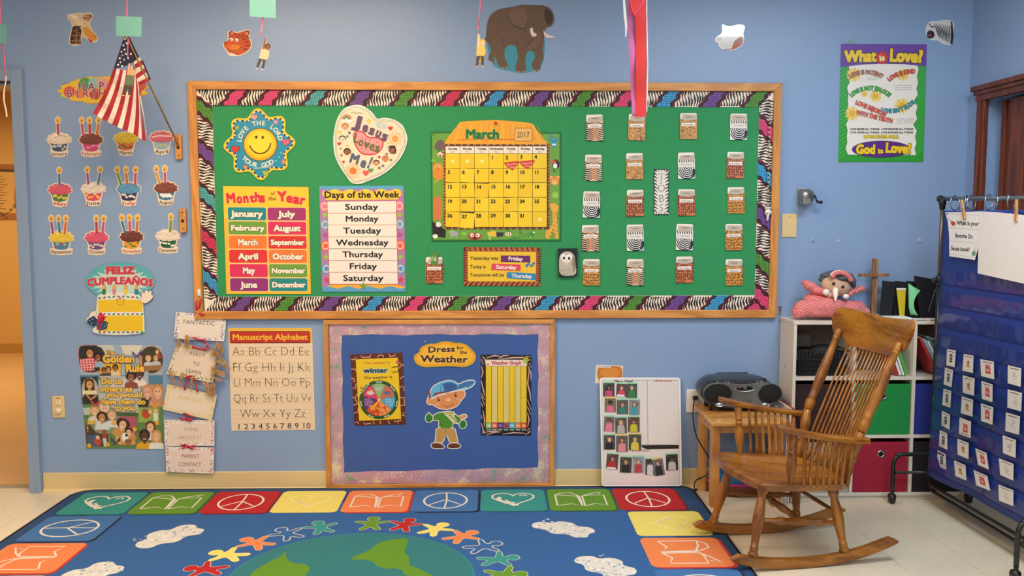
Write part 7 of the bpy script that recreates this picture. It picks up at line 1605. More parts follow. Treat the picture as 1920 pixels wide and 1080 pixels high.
q0, q1 = k9(520, 250, BY), k9(1080, 250, BY); MB().tube([Vector((q0.x, BY+.16, q0.z)), Vector((q0.x+.01, BY+.16, q0.z+.005)), Vector((q1.x-.01, BY+.16, q0.z+.005)), Vector((q1.x, BY+.16, q0.z))], .006, 8).build('handle', DKB, bb_)
q = k9(860, 608, BY-.0075); a = Art(lambda x, y, h: k9(x, y, BY-.0066-h)); a.line([(770, 612), (860, 614)], 5, 'a8acb0', 0); a.line([(900, 602), (990, 600)], 8, '24282c', 0); a.build('front_marking', bb_)
# round cushion under the table
t = thing('round_cushion', 'flat round blue cushion with pink piping on a brown base under the table', 'cushion', (1.305, -.105, 0))
def oval(z, sa, sb, n=32): return [Vector((1.30+sa*cos(2*pi*k/n), -.108+sb*sin(2*pi*k/n), z)) for k in range(n)]
m = MB(); m.grid([oval(.002, .15, .078), oval(.004, .168, .09), oval(.050, .172, .094), oval(.056, .168, .092)], True, True); m.add(oval(.002, .15, .078), [list(range(32))]); m.add(oval(.056, .168, .092), [list(range(32))]); m.build('base', wood('cushion_base', '5c2814', '7c3c20', 'X', .4, 12, .1), t)
MB().tube(oval(.063, .170, .094), .007, 8, closed=True).build('piping', plain('piping_pink', 'b82c74', .6), t)
m = MB(); m.grid([oval(.058, .165, .09), oval(.085, .168, .092), oval(.110, .150, .082), oval(.122, .10, .05), oval(.126, .002, .002)], True, True); m.build('cushion', plain('cushion_blue', '1c5c9c', .7, bump=.3, bscale=200), t)

# ================================================================== rocking chair
CHW = {ax: wood('rocker_wood_'+ax, '76400e', 'a66a1e', ax, .3, 8, .3) for ax in 'XYZ'}
TH_ = radians(9); CO = Vector((1.3, -.88, 0)); CF = Vector((-cos(TH_), -sin(TH_), 0)); CN = Vector((sin(TH_), -cos(TH_), 0))
def ch(u, v, z): return CO+CF*u+CN*v+Vector((0, 0, z))
chair = thing('rocking_chair', 'honey-coloured wooden rocking chair with spindle back, facing left beside the rug', 'rocking chair', CO)
def cpart(m, name, ax='X', bev=0): return m.build(name, CHW[ax], chair, bevel=bev)
# rockers: lower and upper edge arcs in the side view
def arcz(u): return .0015+.30*(u-.045)**2*(1+1.2*abs(u-.045))
for s_ in (-1, 1):
    m = MB(); rows = []
    for i in range(25):
        u = .365-.735*i/24; z0 = arcz(u)*1.0; hh = .040*min(1, .25+3.2*min((.365-u), (u+.37))/.15) if min(.365-u, u+.37) < .04 else .040
        if u > .30: z0 += (u-.30)*.10
        rows.append([ch(u, s_*.2-.016, z0), ch(u, s_*.2+.016, z0), ch(u, s_*.2+.016, z0+hh), ch(u, s_*.2-.016, z0+hh)])
    m.grid(rows, False, True); m.add(rows[0], [(0, 1, 2, 3)]); m.add(rows[-1], [(3, 2, 1, 0)]); cpart(m, 'rocker', 'X', .003)
# seat: scooped slab
def seat_w(f): return .262-.045*f-.05*max(0, (f-.8)/.2)**2-.03*max(0, (.10-f)/.10)**2
top = []; bot = []
for i in range(17):
    f = i/16; u = .275-.44*f; zt = .382-.034*f; hw = seat_w(f); tr_, br_ = [], []
    for j in range(17):
        g = -1+j/8; v = hw*g; uu = u+(.028*(1-g*g) if f < .3 else 0)*(1-f/.3 if f < .3 else 0)-(.03*(1-g*g)*max(0, (f-.7)/.3))
        sc_ = -.013*max(0, 1-(abs(g)/.82)**4)*min(1, f*5)*min(1, (1-f)*4)+.004*(1-abs(g)**2)*(f < .1)
        edge_ = .006*(abs(g) > .97)+.006*(f < .02)+.006*(f > .98)
        tr_.append(ch(uu, v, zt+sc_-edge_)); br_.append(ch(uu*.985, v*.965, zt-.040+edge_))
    top.append(tr_); bot.append(br_)
m = MB(); m.grid(top); m.grid(bot); n_ = 17
for i in range(16):
    for (A_, j) in ((top, 0), (top, 16)):
        m.add([top[i][j], top[i+1][j], bot[i+1][j], bot[i][j]], [(0, 1, 2, 3)], True)
    for e_ in (0, 16): m.add([top[e_][i], top[e_][i+1], bot[e_][i+1], bot[e_][i]], [(0, 1, 2, 3)], True)
cpart(m, 'seat', 'X')
LEGP = [(0, .0145), (.06, .0215), (.12, .0215), (.135, .0165), (.16, .017), (.17, .0145), (.18, .0155), (.30, .0205), (.45, .0235), (.60, .021), (.75, .0165), (.84, .0145), (.85, .0175), (.865, .0175), (.875, .0155), (.885, .0175), (.90, .0175), (.91, .015), (.94, .0205), (.975, .0205), (1, .014)]
for s_ in (-1, 1):
    cpart(MB().turn(ch(.212, s_*.155, .345), ch(.275, s_*.2, arcz(.275)+.036), LEGP, 14), 'leg', 'Z')
    cpart(MB().turn(ch(-.095, s_*.155, .318), ch(-.134, s_*.2, arcz(-.134)+.036), LEGP, 14), 'leg', 'Z')
STP = [(0, .009), (.18, .0105), (.24, .0165), (.28, .0165), (.31, .012), (.5, .0185), (.69, .012), (.72, .0165), (.76, .0165), (.82, .0105), (1, .009)]
for s_ in (-1, 1): cpart(MB().turn(ch(.235, s_*.182, .205), ch(-.117, s_*.182, .172), STP, 12), 'stretcher', 'X')
cpart(MB().turn(ch(.045, -.178, .185), ch(.045, .178, .185), STP, 12), 'stretcher', 'Y')
cpart(MB().turn(ch(-.105, -.166, .215), ch(-.105, .166, .215), [(0, .0075), (.5, .0095), (1, .0075)], 10), 'stretcher', 'Y')
cpart(MB().turn(ch(.24, -.172, .23), ch(.24, .172, .23), [(0, .008), (.5, .0105), (1, .008)], 10), 'stretcher', 'Y') if False else None
# back posts
PO = [(0, .014), (.05, .020), (.11, .0215), (.14, .017), (.155, .021), (.17, .017), (.20, .017), (.23, .020), (.245, .016)]
for s_ in (-1, 1):
    a0, a1, a2 = ch(-.128, s_*.185, .345), ch(-.182, s_*.215, .56), ch(-.336, s_*.225, .928)
    cpart(MB().turn(a0, a1, [(0, .013), (.12, .0195), (.28, .0225), (.40, .016), (.44, .0205), (.50, .0205), (.54, .015), (.62, .019), (.78, .023), (.90, .017), (1, .017)], 14), 'lower_post', 'Z')
    cpart(MB().turn(a1, a2, [(0, .017), (.03, .0205), (.10, .023), (.15, .0165), (.165, .020), (.18, .0165), (.25, .0185), (.40, .0235), (.58, .0205), (.75, .016), (.87, .0135), (.88, .0165), (.895, .0165), (.905, .014), (.915, .0165), (.93, .0165), (.94, .014), (.965, .0165), (.985, .014), (1, .004)], 14), 'back_post', 'Z')
# headrest
def hr_pt(sv, t_, d_):                                       # sv in -1..1 across, t_ 0..1 bottom to top, d_ thickness side
    v = .288*sv; a_ = abs(sv)
    zb = .853+.012*a_**2+.050*max(0, (a_-.62)/.38)**1.0*1.0
    if a_ > .60: zb += .030*sin(pi*min(1, (a_-.60)/.25))*.6
    zt = 1.010+.018*cos(pi*sv*1.0)*-1*.35+.008*a_
    if a_ > .86: q_ = (a_-.86)/.14; c_ = sqrt(max(0, 1-q_*q_)); mid = (zb+zt)/2+.008; zb = mid-(mid-zb)*(.30+.70*c_); zt = mid+(zt-mid)*(.30+.70*c_)
    z = zb+(zt-zb)*t_; u = -.335-.062*(1-sv*sv)-.30*(z-.90)*.9
    th = .0105*(1-.35*(abs(2*t_-1)**6))
    return ch(u+d_*th+.012, v, z)
m = MB(); F_ = [[hr_pt(-1+2*j/32, i/10, 1) for j in range(33)] for i in range(11)]; B_2 = [[hr_pt(-1+2*j/32, i/10, -1) for j in range(33)] for i in range(11)]
m.grid(F_); m.grid(B_2)
for j in range(32):
    for e_ in (0, 10): m.add([F_[e_][j], F_[e_][j+1], B_2[e_][j+1], B_2[e_][j]], [(0, 1, 2, 3)], True)
for i in range(10):
    for e_ in (0, 32): m.add([F_[i][e_], F_[i+1][e_], B_2[i+1][e_], B_2[i][e_]], [(0, 1, 2, 3)], True)
cpart(m, 'headrest', 'Y')
SPN = [(0, .0058), (.05, .0085), (.09, .0085), (.11, .0062), (.2, .0075), (.45, .0062), (.8, .0055), (1, .005)]
NS = 15
for k in range(NS):
    g = -1+2*k/(NS-1); b_ = ch(-.135-.030*(1-g*g), .165*g, .345); t_ = hr_pt(g*.60, .06, 0)
    md = b_.lerp(t_, .33)+CF*.008; m = MB(); pts = [b_, b_.lerp(t_, .06), b_.lerp(t_, .09), b_.lerp(t_, .11), b_.lerp(md, .6)+CF*.002, md, md.lerp(t_, .5)+CF*.003, t_]
    m.tube(pts, [.0055, .008, .008, .0055, .0066, .0058, .0050, .0044], 8); cpart(m, 'spindle', 'Z')
# arms
for s_ in (-1, 1):
    m = MB(); rows = []
    for i in range(13):
        f = i/12; u = .222-.415*f; v = s_*(.262-.018*f+.012*sin(pi*f)); zt = .622-.078*f-.010*sin(pi*f); wd = (.034-.012*f) if f > .08 else .026+.09*f
        rows.append([ch(u, v-wd, zt-.022), ch(u, v+wd, zt-.022), ch(u, v+wd, zt-.004), ch(u, v+wd-.006, zt), ch(u, v-wd+.006, zt), ch(u, v-wd, zt-.004)])
    m.grid(rows, True, True); m.add(rows[0], [range(6)]); m.add(rows[-1], [range(6)]); cpart(m, 'armrest', 'X', .002)
    cpart(MB().turn(ch(.135, s_*.232, .362), ch(.140, s_*.256, .588), [(0, .011), (.06, .012), (.16, .014), (.36, .0215), (.50, .0185), (.60, .013), (.61, .0165), (.64, .0165), (.65, .013), (.68, .013), (.69, .0165), (.72, .0165), (.74, .0145), (.9, .0175), (1, .016)], 14), 'arm_post', 'Z')
    for k in range(8):
        f = k/7; u = .085-.215*f; ff = (.222-u)/.415
        cpart(MB().turn(ch(u*.97-.002, s_*(.236-.022*f), .352-.016*f), ch(u, s_*(.258-.014*f), .60-.078*ff), [(0, .006), (.10, .0092), (.17, .0092), (.20, .0062), (.45, .0078), (.8, .006), (1, .0052)], 8), 'arm_spindle', 'Z')
# ================================================================== rolling stand with pocket chart
FRM = plain('stand_black', '17181a', .35, coat=.2); RAILM = plain('rail_steel', '9ca4ac', .28, .9); POLM = plain('pole_bronze', '7c6c60', .35, .7)
st = thing('rolling_stand', 'black rolling garment-style stand with steel top rail holding the pocket chart', 'stand', (2.2, -.75, 0))
PX, PYa, PYb = 2.205, -.305, -1.255; RZ = 1.525
for Yp in (PYa, PYb):
    dx = 0 if Yp == PYa else .035
    X0, X1 = PX-.195+dx+(.02 if dx else 0), PX+.195+dx
    m = MB(); pts = [(X0, Yp, .065), (X0, Yp, .19), (X0+.006, Yp, .222), (X0+.022, Yp, .243), (X0+.05, Yp, .252), (X1-.05, Yp, .252), (X1-.022, Yp, .243), (X1-.006, Yp, .222), (X1, Yp, .19), (X1, Yp, .065)]
    m.tube(catmull(pts, 4), .0105, 10); ff_ = m.build('foot_frame', FRM, st)
    MB().tube([(X0+.010, Yp, .160), (X1-.010, Yp, .160)], .008, 8).build('foot_crossbar', FRM, st)
    for X in (X0, X1):
        MB().turn((X, Yp, .07), (X, Yp, .045), [(0, .008), (1, .010)], 8).build('caster_stem', FRM, ff_)
        m = MB(); m.turn((X-.012, Yp+.004, .0265), (X+.012, Yp+.004, .0265), [(0, .020), (.12, .026), (.88, .026), (1, .020)], 18); m.ball((X, Yp+.002, .038), .021, 12, 8, (1, 1.0, .75)); m.build('caster', BLK, ff_)
    MB().turn((PX+dx, Yp, .262), (PX+dx, Yp, 1.12), [(0, .0125), (1, .0125)], 12).build('lower_pole', FRM, st)
    MB().turn((PX+dx, Yp, 1.12), (PX+dx, Yp, RZ-.03), [(0, .0095), (1, .0095)], 12).build('upper_pole', POLM, st)
    MB().turn((PX+dx, Yp, 1.10), (PX+dx, Yp, 1.15), [(0, .015), (.2, .018), (.8, .018), (1, .014)], 12).build('height_collar', FRM, st); MB().turn((PX+dx-.015, Yp, 1.125), (PX+dx-.035, Yp, 1.125), [(0, .008), (.3, .013), (1, .012)], 12).build('height_knob', FRM, st)
    MB().turn((PX+dx, Yp, RZ-.05), (PX+dx, Yp, RZ+.012), [(0, .014), (.3, .014), (.35, .017), (1, .015)], 12).build('rail_socket', FRM, st); MB().ball((PX+dx, Yp+.022*(1 if Yp == PYa else -1), RZ), .018, 12, 8).build('end_cap', FRM, st)
MB().turn((PX, PYa+.01, RZ), (PX+.035, PYb-.01, RZ-.012), [(0, .0105), (1, .0105)], 12).build('top_rail', RAILM, st)
for dz in (0, .045):
    MB().tube([(PX-.02+dz*.2, PYa-.01, .150-dz), (PX-.02+dz*.2, PYa-.04, .105-dz*.7), (PX+.01, PYb+.04, .105-dz*.7), (PX+.01, PYb+.01, .150-dz)], .0095, 8).build('bottom_bar', FRM, st)
# pocket chart
C1, C2, C3 = Vector((PX-.012, -.350, 1.462)), Vector((PX-.030, -.343, .160)), Vector((PX+.012, -1.20, .160))
C4 = C1+(C3-C2); CD = (C2-C1); CR = (C4-C1)
NRM = CR.cross(CD).normalized(); NRM = NRM if NRM.dot(CAMP-C1) > 0 else -NRM
chart = thing('pocket_chart', 'dark blue hanging pocket chart with rows of clear pockets', 'pocket chart', (C2+C3)/2)
def cp_(s_, d, off=0): return C1+CR*s_+CD*d+NRM*off
def wave(s_, d): return .010*sin(s_*7+1)*d*d+.006*sin(s_*13)*d
NAVY = plain('chart_nylon', '1f3a8e', .5, bump=.25, bscale=120)
g = [[cp_(j/20, i/26, wave(j/20, i/26)) for j in range(21)] for i in range(27)]; m = MB(); m.grid(g); o = m.build('fabric_panel', NAVY, chart); sl = o.modifiers.new('thick', 'SOLIDIFY'); sl.thickness = .002; sl.offset = -1
m = MB(); m.grid([[cp_(j/20, d, wave(j/20, d)+.0025) for j in range(21)] for d in (-.004, .004, .018)]); o = m.build('top_hem', NAVY, chart); o.modifiers.new('thick', 'SOLIDIFY').thickness = .002
def vinyl():
    m, nt, b = newmat('clear_vinyl'); out = nt.nodes['Material Output']; tr = nt.nodes.new('ShaderNodeBsdfTransparent'); gl = nt.nodes.new('ShaderNodeBsdfGlossy'); gl.inputs['Roughness'].default_value = .12
    lw = nt.nodes.new('ShaderNodeLayerWeight'); lw.inputs['Blend'].default_value = .25; ml = nt.nodes.new('ShaderNodeMath'); ml.operation = 'MULTIPLY_ADD'; ml.inputs[1].default_value = .30; ml.inputs[2].default_value = .035
    nt.links.new(lw.outputs['Facing'], ml.inputs[0]); mx = nt.nodes.new('ShaderNodeMixShader'); nt.links.new(ml.outputs[0], mx.inputs[0]); nt.links.new(tr.outputs[0], mx.inputs[1]); nt.links.new(gl.outputs[0], mx.inputs[2]); nt.links.new(mx.outputs[0], out.inputs[0])
    tr.inputs[0].default_value = (.93, .93, .95, 1); return m
VIN = vinyl(); ROW0, RP = .215, .0785
for r in range(10):
    d0 = ROW0+r*RP
    m = MB(); rows_ = []
    for i, dd in enumerate((0, .02, .040, .052)):
        rows_.append([cp_(.012+.976*j/30, d0+dd, wave(j/30, d0+dd)+.0035+(.004+.003*sin(j*1.7+r*2)+.002*sin(j*3.1+r))*(1-i/3)) for j in range(31)])
    m.grid(rows_); ck_ = m.build('clear_pocket', VIN, chart)
    m = MB(); m.grid([[cp_(.012+.976*j/20, d0+.052+e_, wave(j/20, d0+.052)+.004) for j in range(21)] for e_ in (0, .004)]); m.build('pocket_seam', plain('seam_navy', '141e68', .6), ck_)
for k in range(6):
    s_ = .06+.176*k; m = MB(); c = cp_(s_, .010, .005); m.tube([c+CR.normalized()*.006*cos(q*pi/6)+Vector((0, 0, .006*sin(q*pi/6))) for q in range(12)], .002, 6, closed=True); m.build('grommet', STEEL, chart)
def ring_(s_, lab, tw=0, dy=0):
    c0 = cp_(s_, .010, 0); c0 = Vector((PX+.012, c0.y+dy, RZ-.0214)); R_ = .034; ax = Vector((cos(tw), sin(tw), 0))
    tag(MB().tube([c0+ax*R_*cos(q*pi/14)+Vector((0, 0, R_*sin(q*pi/14))) for q in range(28)], .0021, 8, closed=True).build('binder_ring', CHR), lab, 'ring', 'metal rings on the top rail')
for s_, lab, tw, dy in ((.06, 'metal ring nearest the left end of the rail', .5, .005), (.06, 'second metal ring from the left, crossing the first', 1.1, -.035), (.236, 'metal ring above the middle of the question sheet', .9, .05), (.236, 'metal ring at the corner between the two white sheets', .5, .01), (.412, 'left metal ring of the tangled pair over the big sheet', .6, .02), (.412, 'right metal ring of the tangled pair over the big sheet', 1.2, -.04), (.588, 'metal ring at the right edge over the big sheet', .6, .0)): ring_(s_, lab, tw, dy)
# sheets clipped to the chart
pf = planep(C1, C2, C3); CHO = .022
def cpl(off): f_ = planep(C1, C2, C3); n_ = NRM; return lambda x, y, h: planep(C1, C2, C3, off+h)(x, y, 0)
t = thing('question_sheet', 'white question sheet with three printed lines, clipped to the left of the chart', 'sheet', cpl(.02)(1800, 480, 0))
a = Art(cpl(.020)); a.sheet([(1772, 398), (1790, 398), (1836, 396.5), (1836.5, 455), (1828, 487.5), (1780, 480.5), (1779.5, 440), (1777, 415)], 'f2eeea', .0008)
a.line([(1778, 401), (1836, 404)], .6, 'b8b4b4', 1); a.line([(1780, 427), (1834, 430.5)], .6, 'b8b4b4', 1); a.line([(1780, 451), (1834, 456.5)], .6, 'b8b4b4', 1); a.line([(1782, 476), (1829, 483)], .6, 'b8b4b4', 1)
a.ell(1775.5, 401, 1.6, 1.4, '5c2c2c', 1, n=8); a.poly([(1783, 414), (1790, 416), (1792, 421), (1787, 424), (1783, 420)], 'c8383c', 1); a.line([(1777, 409), (1784, 415)], .8, '7c5c5c', 1); a.poly([(1822, 475), (1826, 469), (1829, 472), (1829, 479), (1823, 480)], '6c9c7c', 1); a.line([(1829, 464), (1826, 470)], .7, '7c9c8c', 1)
a.text('What is your', 1814.5, 418.5, 7.6, '1c1a20', w=42, off=.04, rot=3, L=1); a.text('favorite Dr.', 1808, 442.5, 7.6, '1c1a20', w=34, off=.04, rot=4, L=1); a.text('Seuss book?', 1800.5, 466.5, 7.6, '1c1a20', w=35, off=.04, rot=5, L=1)
a.build('sheet', t)
a = Art(cpl(.024)); a.sheet([(1836, 396), (1875, 398.5), (1925, 403.5), (1990, 410), (1990, 548), (1925, 533), (1833, 512.5), (1834.5, 450)], 'ece4e0', .0008); tag(a.build('drawing_sheet'), 'large white drawing sheet clipped to the chart at the right edge', 'sheet')
def cpin(x0, y0, x1, y1, lab):
    pa, pb = cpl(.026)(x0, y0, 0), cpl(.028)(x1, y1, 0); t = thing('clothespin', lab, 'clothespin', pb, 'clothespins holding the sheets'); d = pb-pa; sd = d.normalized().cross(NRM)
    for s_ in (-1, 1): m = MB(); m.bar(pa+sd*.0024*s_, pb+sd*.005*s_, .0045, .010, tuple(NRM)); m.build('wooden_leg', PINW, t, bevel=.0008)
    c = pa+d*.42+NRM*.006; MB().tube([c-sd*.006, c+NRM*.002, c+sd*.006], .0015, 6).build('spring', STEEL, t)
cpin(1803, 375, 1808.5, 411, 'wooden clothespin holding the question sheet'); cpin(1906, 374, 1905, 415, 'wooden clothespin holding the big drawing sheet')
# cards in the pockets
def cpxf(x, y): return (1740+x/4.154, 640+y/4.154)
rowsC = [[(148, 60, 217, 72, 208, 202, 142, 185), (278, 97, 355, 112, 350, 247, 268, 228), (407, 138, 513, 158, 516, 296, 414, 270), (622, 185, 727, 210, 722, 354, 620, 326)],
 [(132, 205, 196, 225, 184, 358, 122, 335), (270, 264, 364, 290, 358, 424, 271, 400), (415, 308, 504, 336, 502, 474, 420, 448), (620, 373, 732, 402, 726, 546, 618, 516)],
 [(121, 368, 182, 388, 174, 517, 110, 495), (263, 428, 352, 455, 346, 586, 255, 560), (411, 482, 510, 514, 502, 650, 413, 620), (607, 552, 717, 585, 710, 728, 601, 698)],
 [(108, 540, 172, 572, 168, 688, 104, 655), (246, 592, 336, 625, 332, 755, 240, 720), None, (581, 731, 685, 768, 682, 908, 584, 870)],
 [(92, 692, 150, 718, 152, 846, 84, 815), (228, 758, 317, 792, 316, 918, 230, 882), (368, 832, 456, 870, 474, 1000, 390, 962), (552, 910, 667, 955, 664, 1085, 562, 1040)],
 [(74, 846, 138, 880, 143, 1002, 70, 968), (202, 926, 292, 965, 300, 1085, 212, 1048), (355, 1002, 462, 1048, 485, 1165, 375, 1120), (548, 1115, 665, 1160, 665, 1285, 553, 1240)]]
cols = (('3c4c54', 'dark picture'), ('c89860', 'tan picture'), ('c83c40', 'red picture'), ('b0aca8', 'faint grey picture'))
for r, row in enumerate(rowsC):
    for c, q in enumerate(row):
        if not q: continue
        p = [cpxf(q[i], q[i+1]) for i in range(0, 8, 2)]; kc = 2 if (r == 3 and c == 1) else c
        t = thing('picture_card', 'small white card with %s in the %s lower pocket row, %s column' % (cols[kc][1], ('top', 'second', 'third', 'fourth', 'fifth', 'bottom')[r], ('first', 'second', 'third', 'fourth')[c]), 'card', cpl(.004)(p[3][0], p[3][1], 0), 'picture cards in the chart pockets')
        a = Art(cpl(.0155)); a.T = bil(*p, 20, 30); a.sheet([(0, 0), (20, 0), (20, 30), (0, 30)], 'e2dcd6', .0006)
        ty = (3.6 if not (r == 3 and c == 1) else 26.5)
        a.line([(3, ty), (17, ty)], .9, '2c2828', 1); a.line([(3.5, ty), (6, ty+.8), (9, ty-.6), (12, ty+.6), (16.5, ty)], .7, '4c4644', 2)
        cc = cols[kc][0]; rr_ = random.Random(r*7+c)
        if kc == 2: a.poly([(7, 8), (14, 8), (14.5, 23), (7, 23)], cc, 1); a.ell(10.5, 17, 2.4, 3.4, 'e0a49c', 2, n=8); a.line([(8, 10), (13, 11)], 1, 'e8c0b8', 2)
        elif kc == 0: a.poly([(7, 8), (13, 8), (13, 23), (7, 23)], cc, 1); a.ell(10, 13, 1.6, 2, 'a8b0b0', 2, n=8); a.ell(10, 19, 2, 1.4, '8c9ca0', 2, n=8)
        elif kc == 1: a.poly(smooth([(7, 22), (8, 16), (6, 13), (9, 11), (10, 8), (12, 11), (13, 15), (12, 18), (15, 22)], 1), cc, 1); a.ell(10, 14, 1.4, 1.4, '7c5434', 2, n=8)
        else:
            for k in range(8): a.line([(6+rr_.random()*7, 10+k*1.7), (8+rr_.random()*7, 10.6+k*1.7)], .7, '8c8884', 1)
        a.build('card', t)

# ================================================================== rug
RX0, RX1, RY0, RY1, RZ_ = -2.172, 1.062, -2.335, -.012, .010
rug = thing('classroom_rug', 'large blue rug with world map, paper-doll children and picture squares round the edge', 'rug', ((RX0+RX1)/2, (RY0+RY1)/2, 0))
a = Art(floorp(RZ_)); a.sheet(rrect(RX0, RY0, RX1, RY1, .10, 8), '0c0e14', .0095); a.poly(rrect(RX0+.014, RY0+.014, RX1-.014, RY1-.014, .088, 8), '1d4470', 1)
a.poly(rrect(RX0+.24, RY0+.24, RX1-.24, RY1-.24, .02, 3), '2a5c98', 2)
a.build('rug_base', rug, PILE)
def rart(L=0): return Art(lambda x, y, h: Vector((x, y, RZ_+.0005+h)))
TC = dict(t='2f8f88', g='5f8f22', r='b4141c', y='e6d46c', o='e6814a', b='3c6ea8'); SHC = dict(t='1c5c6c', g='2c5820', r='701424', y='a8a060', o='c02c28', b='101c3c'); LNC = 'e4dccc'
def icon(a, kind, col, T, L):
    # drawn in a unit square, v up
    ln = lambda p, w_=.022, c=LNC, cl=False: a.line([T(x, y) for x, y in p], w_*.38, c, L, cl)
    if kind == 'peace':
        ln([(.5+.33*cos(k*pi/14), .5+.36*sin(k*pi/14)) for k in range(28)], .028, cl=True); ln([(.50, .86), (.52, .5), (.5, .14)]); ln([(.52, .55), (.36, .40), (.26, .30)]); ln([(.52, .52), (.65, .40), (.74, .30)])
    elif kind == 'heart':
        hp = [(x, 1-y) for x, y in heartp(.5, .46, .66, .62)]; ln(hp, .028, cl=True)
        ln([(.30, .64), (.27, .55), (.32, .44), (.40, .36), (.52, .28), (.58, .27)], .06); ln([(.38, .50), (.44, .40), (.52, .36)], .035); ln([(.60, .70), (.68, .74), (.72, .68)], .03)
    elif kind == 'book':
        ln([(.12, .22), (.12, .72), (.22, .82), (.36, .82), (.46, .70), (.50, .20), (.34, .30), (.12, .22)]); ln([(.46, .70), (.50, .62), (.50, .2)])
        ln([(.54, .2), (.54, .66), (.66, .76), (.86, .86), (.80, .74)]); ln([(.54, .66), (.64, .70), (.88, .70), (.88, .24), (.70, .30), (.54, .2)]); ln([(.12, .72), (.30, .70), (.46, .64)])
    else:
        hp = [(x, 1-y) for x, y in heartp(.5, .46, .62, .56)]; ln(hp, .02, 'f0e4a0', True); ln([(.32, .56), (.38, .42), (.52, .34)], .05, 'dccc98'); ln([(.6, .66), (.68, .6)], .03, 'dccc98')
def tile(x0, y0, w_, d, c, kind, rotk, n):
    t_ = 'picture_square'; a = rart()
    sx_ = .012*(1 if rotk != 3 else -1)
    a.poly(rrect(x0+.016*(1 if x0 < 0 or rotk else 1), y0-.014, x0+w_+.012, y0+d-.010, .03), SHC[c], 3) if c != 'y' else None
    a.poly(rrect(x0, y0, x0+w_, y0+d, .03), TC[c], 4)
    def T(u, v):
        if rotk == 1: u, v = 1-v, u            # left column, read from the left
        elif rotk == 3: u, v = v, 1-u
        elif rotk == 2: u, v = 1-u, 1-v
        return (x0+w_*u, y0+d*v)
    icon(a, kind, c, T, 5); a.build('picture_square', rug, PILE)
TW_, TP = .327, .3415; X00 = -2.105; YT = -.402
seq = [('t', 'heart'), ('g', 'book'), ('r', 'peace'), ('y', 'swirl'), ('o', 'book'), ('b', 'peace'), ('t', 'heart'), ('g', 'book'), ('r', 'peace')]
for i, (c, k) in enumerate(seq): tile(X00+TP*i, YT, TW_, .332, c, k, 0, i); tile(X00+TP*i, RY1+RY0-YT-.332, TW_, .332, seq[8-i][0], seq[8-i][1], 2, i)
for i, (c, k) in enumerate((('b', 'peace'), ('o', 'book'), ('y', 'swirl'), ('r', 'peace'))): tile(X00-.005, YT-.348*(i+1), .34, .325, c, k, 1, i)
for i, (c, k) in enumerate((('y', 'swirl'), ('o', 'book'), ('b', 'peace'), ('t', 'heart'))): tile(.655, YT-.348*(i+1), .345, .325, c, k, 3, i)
def clump(cx, cy, L_, W_, an, c='d8d4cc'):
    a = rart(); o_ = smooth([(-.5, -.15), (-.42, .1), (-.25, .12), (-.22, .34), (.0, .42), (.12, .28), (.30, .42), (.48, .25), (.42, .05), (.5, -.12), (.34, -.3), (.18, -.2), (.0, -.40), (-.2, -.25), (-.36, -.36)], 2)
    R_ = lambda pts, s_=1: [(cx+(x*L_*cos(an)-y*W_*sin(an))*s_, cy+(x*L_*sin(an)+y*W_*cos(an))*s_) for x, y in pts]
    a.poly(R_(o_), c, 3); r_ = random.Random(int(cx*100))
    for k in range(46):
        x, y = r_.uniform(-.42, .42), r_.uniform(-.28, .3)
        p = R_([(x, y)])[0]; a.ell(p[0], p[1], .009, .006, ('8ca4bc', 'b4c0cc', 'f0ece4')[k % 3], 4+k % 2, n=6, rot=k*30)
    a.build('cloud', rug, PILE)
clump(-1.45, -.70, .32, .25, radians(42)); clump(.325, -.645, .31, .22, radians(-38)); clump(.46, -1.08, .28, .24, radians(-60)); clump(-1.62, -1.13, .30, .25, radians(50)); clump(-1.45, -1.75, .3, .19, radians(-42)); clump(.33, -1.75, .3, .18, radians(38))
GX, GY, GR = -.56, -1.172, .492
a = rart(); a.poly(ellp(GX, GY, GR, GR, 0, 64), '2c8088', 3); a.poly(ellp(GX, GY, GR*.985, GR*.985, 0, 64), '2a7478', 4)
def conv(P_): return [tuple(onZ(x, y, RZ_).xy) for x, y in P_]
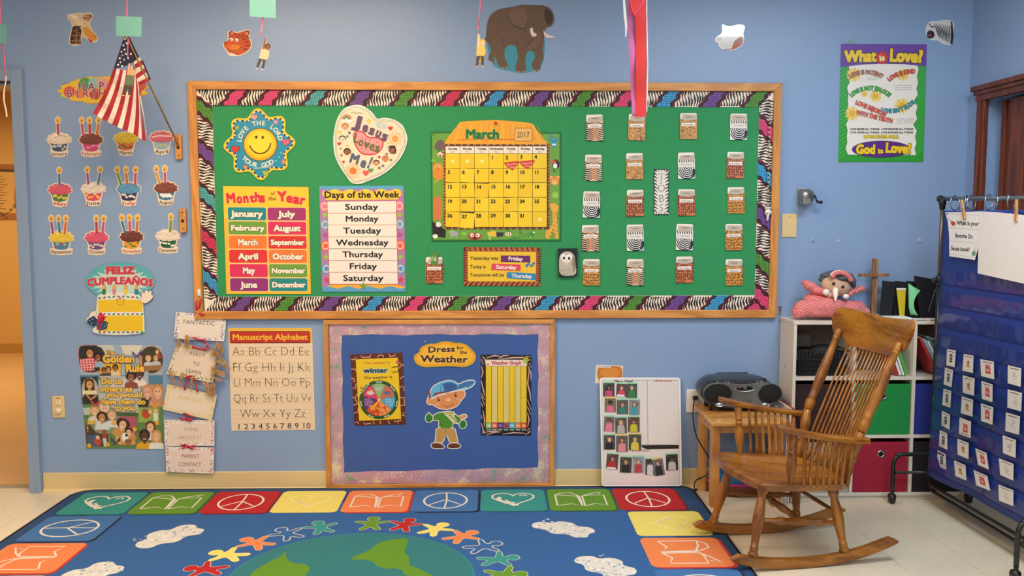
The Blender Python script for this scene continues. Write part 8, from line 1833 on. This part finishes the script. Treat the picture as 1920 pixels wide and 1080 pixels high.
def clipg(pts): 
    o = []
    for x, y in pts:
        d_ = sqrt((x-GX)**2+(y-GY)**2); k_ = min(1, GR*.97/d_) if d_ else 1; o.append((GX+(x-GX)*k_, GY+(y-GY)*k_))
    return o
land = '5c8c1e'
a.poly(clipg(smooth(conv([(765, 1009), (764, 1022), (757, 1035), (768, 1045), (767, 1060), (775, 1063), (800, 1074), (815, 1082), (760, 1082), (752, 1066), (712, 1067), (695, 1050), (652, 1050), (668, 1042), (690, 1034), (710, 1018), (735, 1012)]), 1)), land, 5)
a.poly(clipg(smooth(conv([(400, 1200), (440, 1120), (470, 1075), (500, 1056), (530, 1042), (535, 1032), (536, 1046), (548, 1057), (575, 1058), (582, 1068), (570, 1082), (590, 1110), (560, 1160), (500, 1200)]), 1)), land, 5)
a.poly(clipg(smooth(conv([(740, 1100), (800, 1090), (850, 1120), (880, 1180), (820, 1220), (760, 1190), (730, 1140)]), 1)), land, 5)
a.build('globe', rug, PILE)
man = [(0, .60), (.12, .57), (.18, .46), (.15, .34), (.06, .26), (.20, .20), (.42, .27), (.50, .22), (.46, .14), (.26, .06), (.15, .02), (.16, -.12), (.30, -.36), (.26, -.47), (.14, -.44), (.0, -.18), (-.14, -.44), (-.26, -.47), (-.30, -.36), (-.16, -.12), (-.15, .02), (-.26, .06), (-.46, .14), (-.50, .22), (-.42, .27), (-.20, .20), (-.06, .26), (-.15, .34), (-.18, .46), (-.12, .57)]
cyc = 'grYObt'
for k in range(24):
    an = radians(14.7*k); c = ('g', 'r', 'y', 'o', 'b', 't')[k % 6]; S = .165
    cx_, cy_ = GX+.605*sin(an), GY+.605*cos(an)
    a = rart(); R_ = lambda pts: [(cx_+S*(x*cos(an)+y*sin(an)), cy_+S*(-x*sin(an)+y*cos(an))) for x, y in pts]
    mp = smooth(R_(man), 1)
    a.poly(grow(mp, .0028), 'd8d0b8' if c != 'y' else 'f4eca8', 3); a.poly(grow(mp, -.0028) if c == 'b' else mp, {'b': '2c62a0'}.get(c, TC[c]), 4); a.build('paper_doll_figure', rug, PILE)
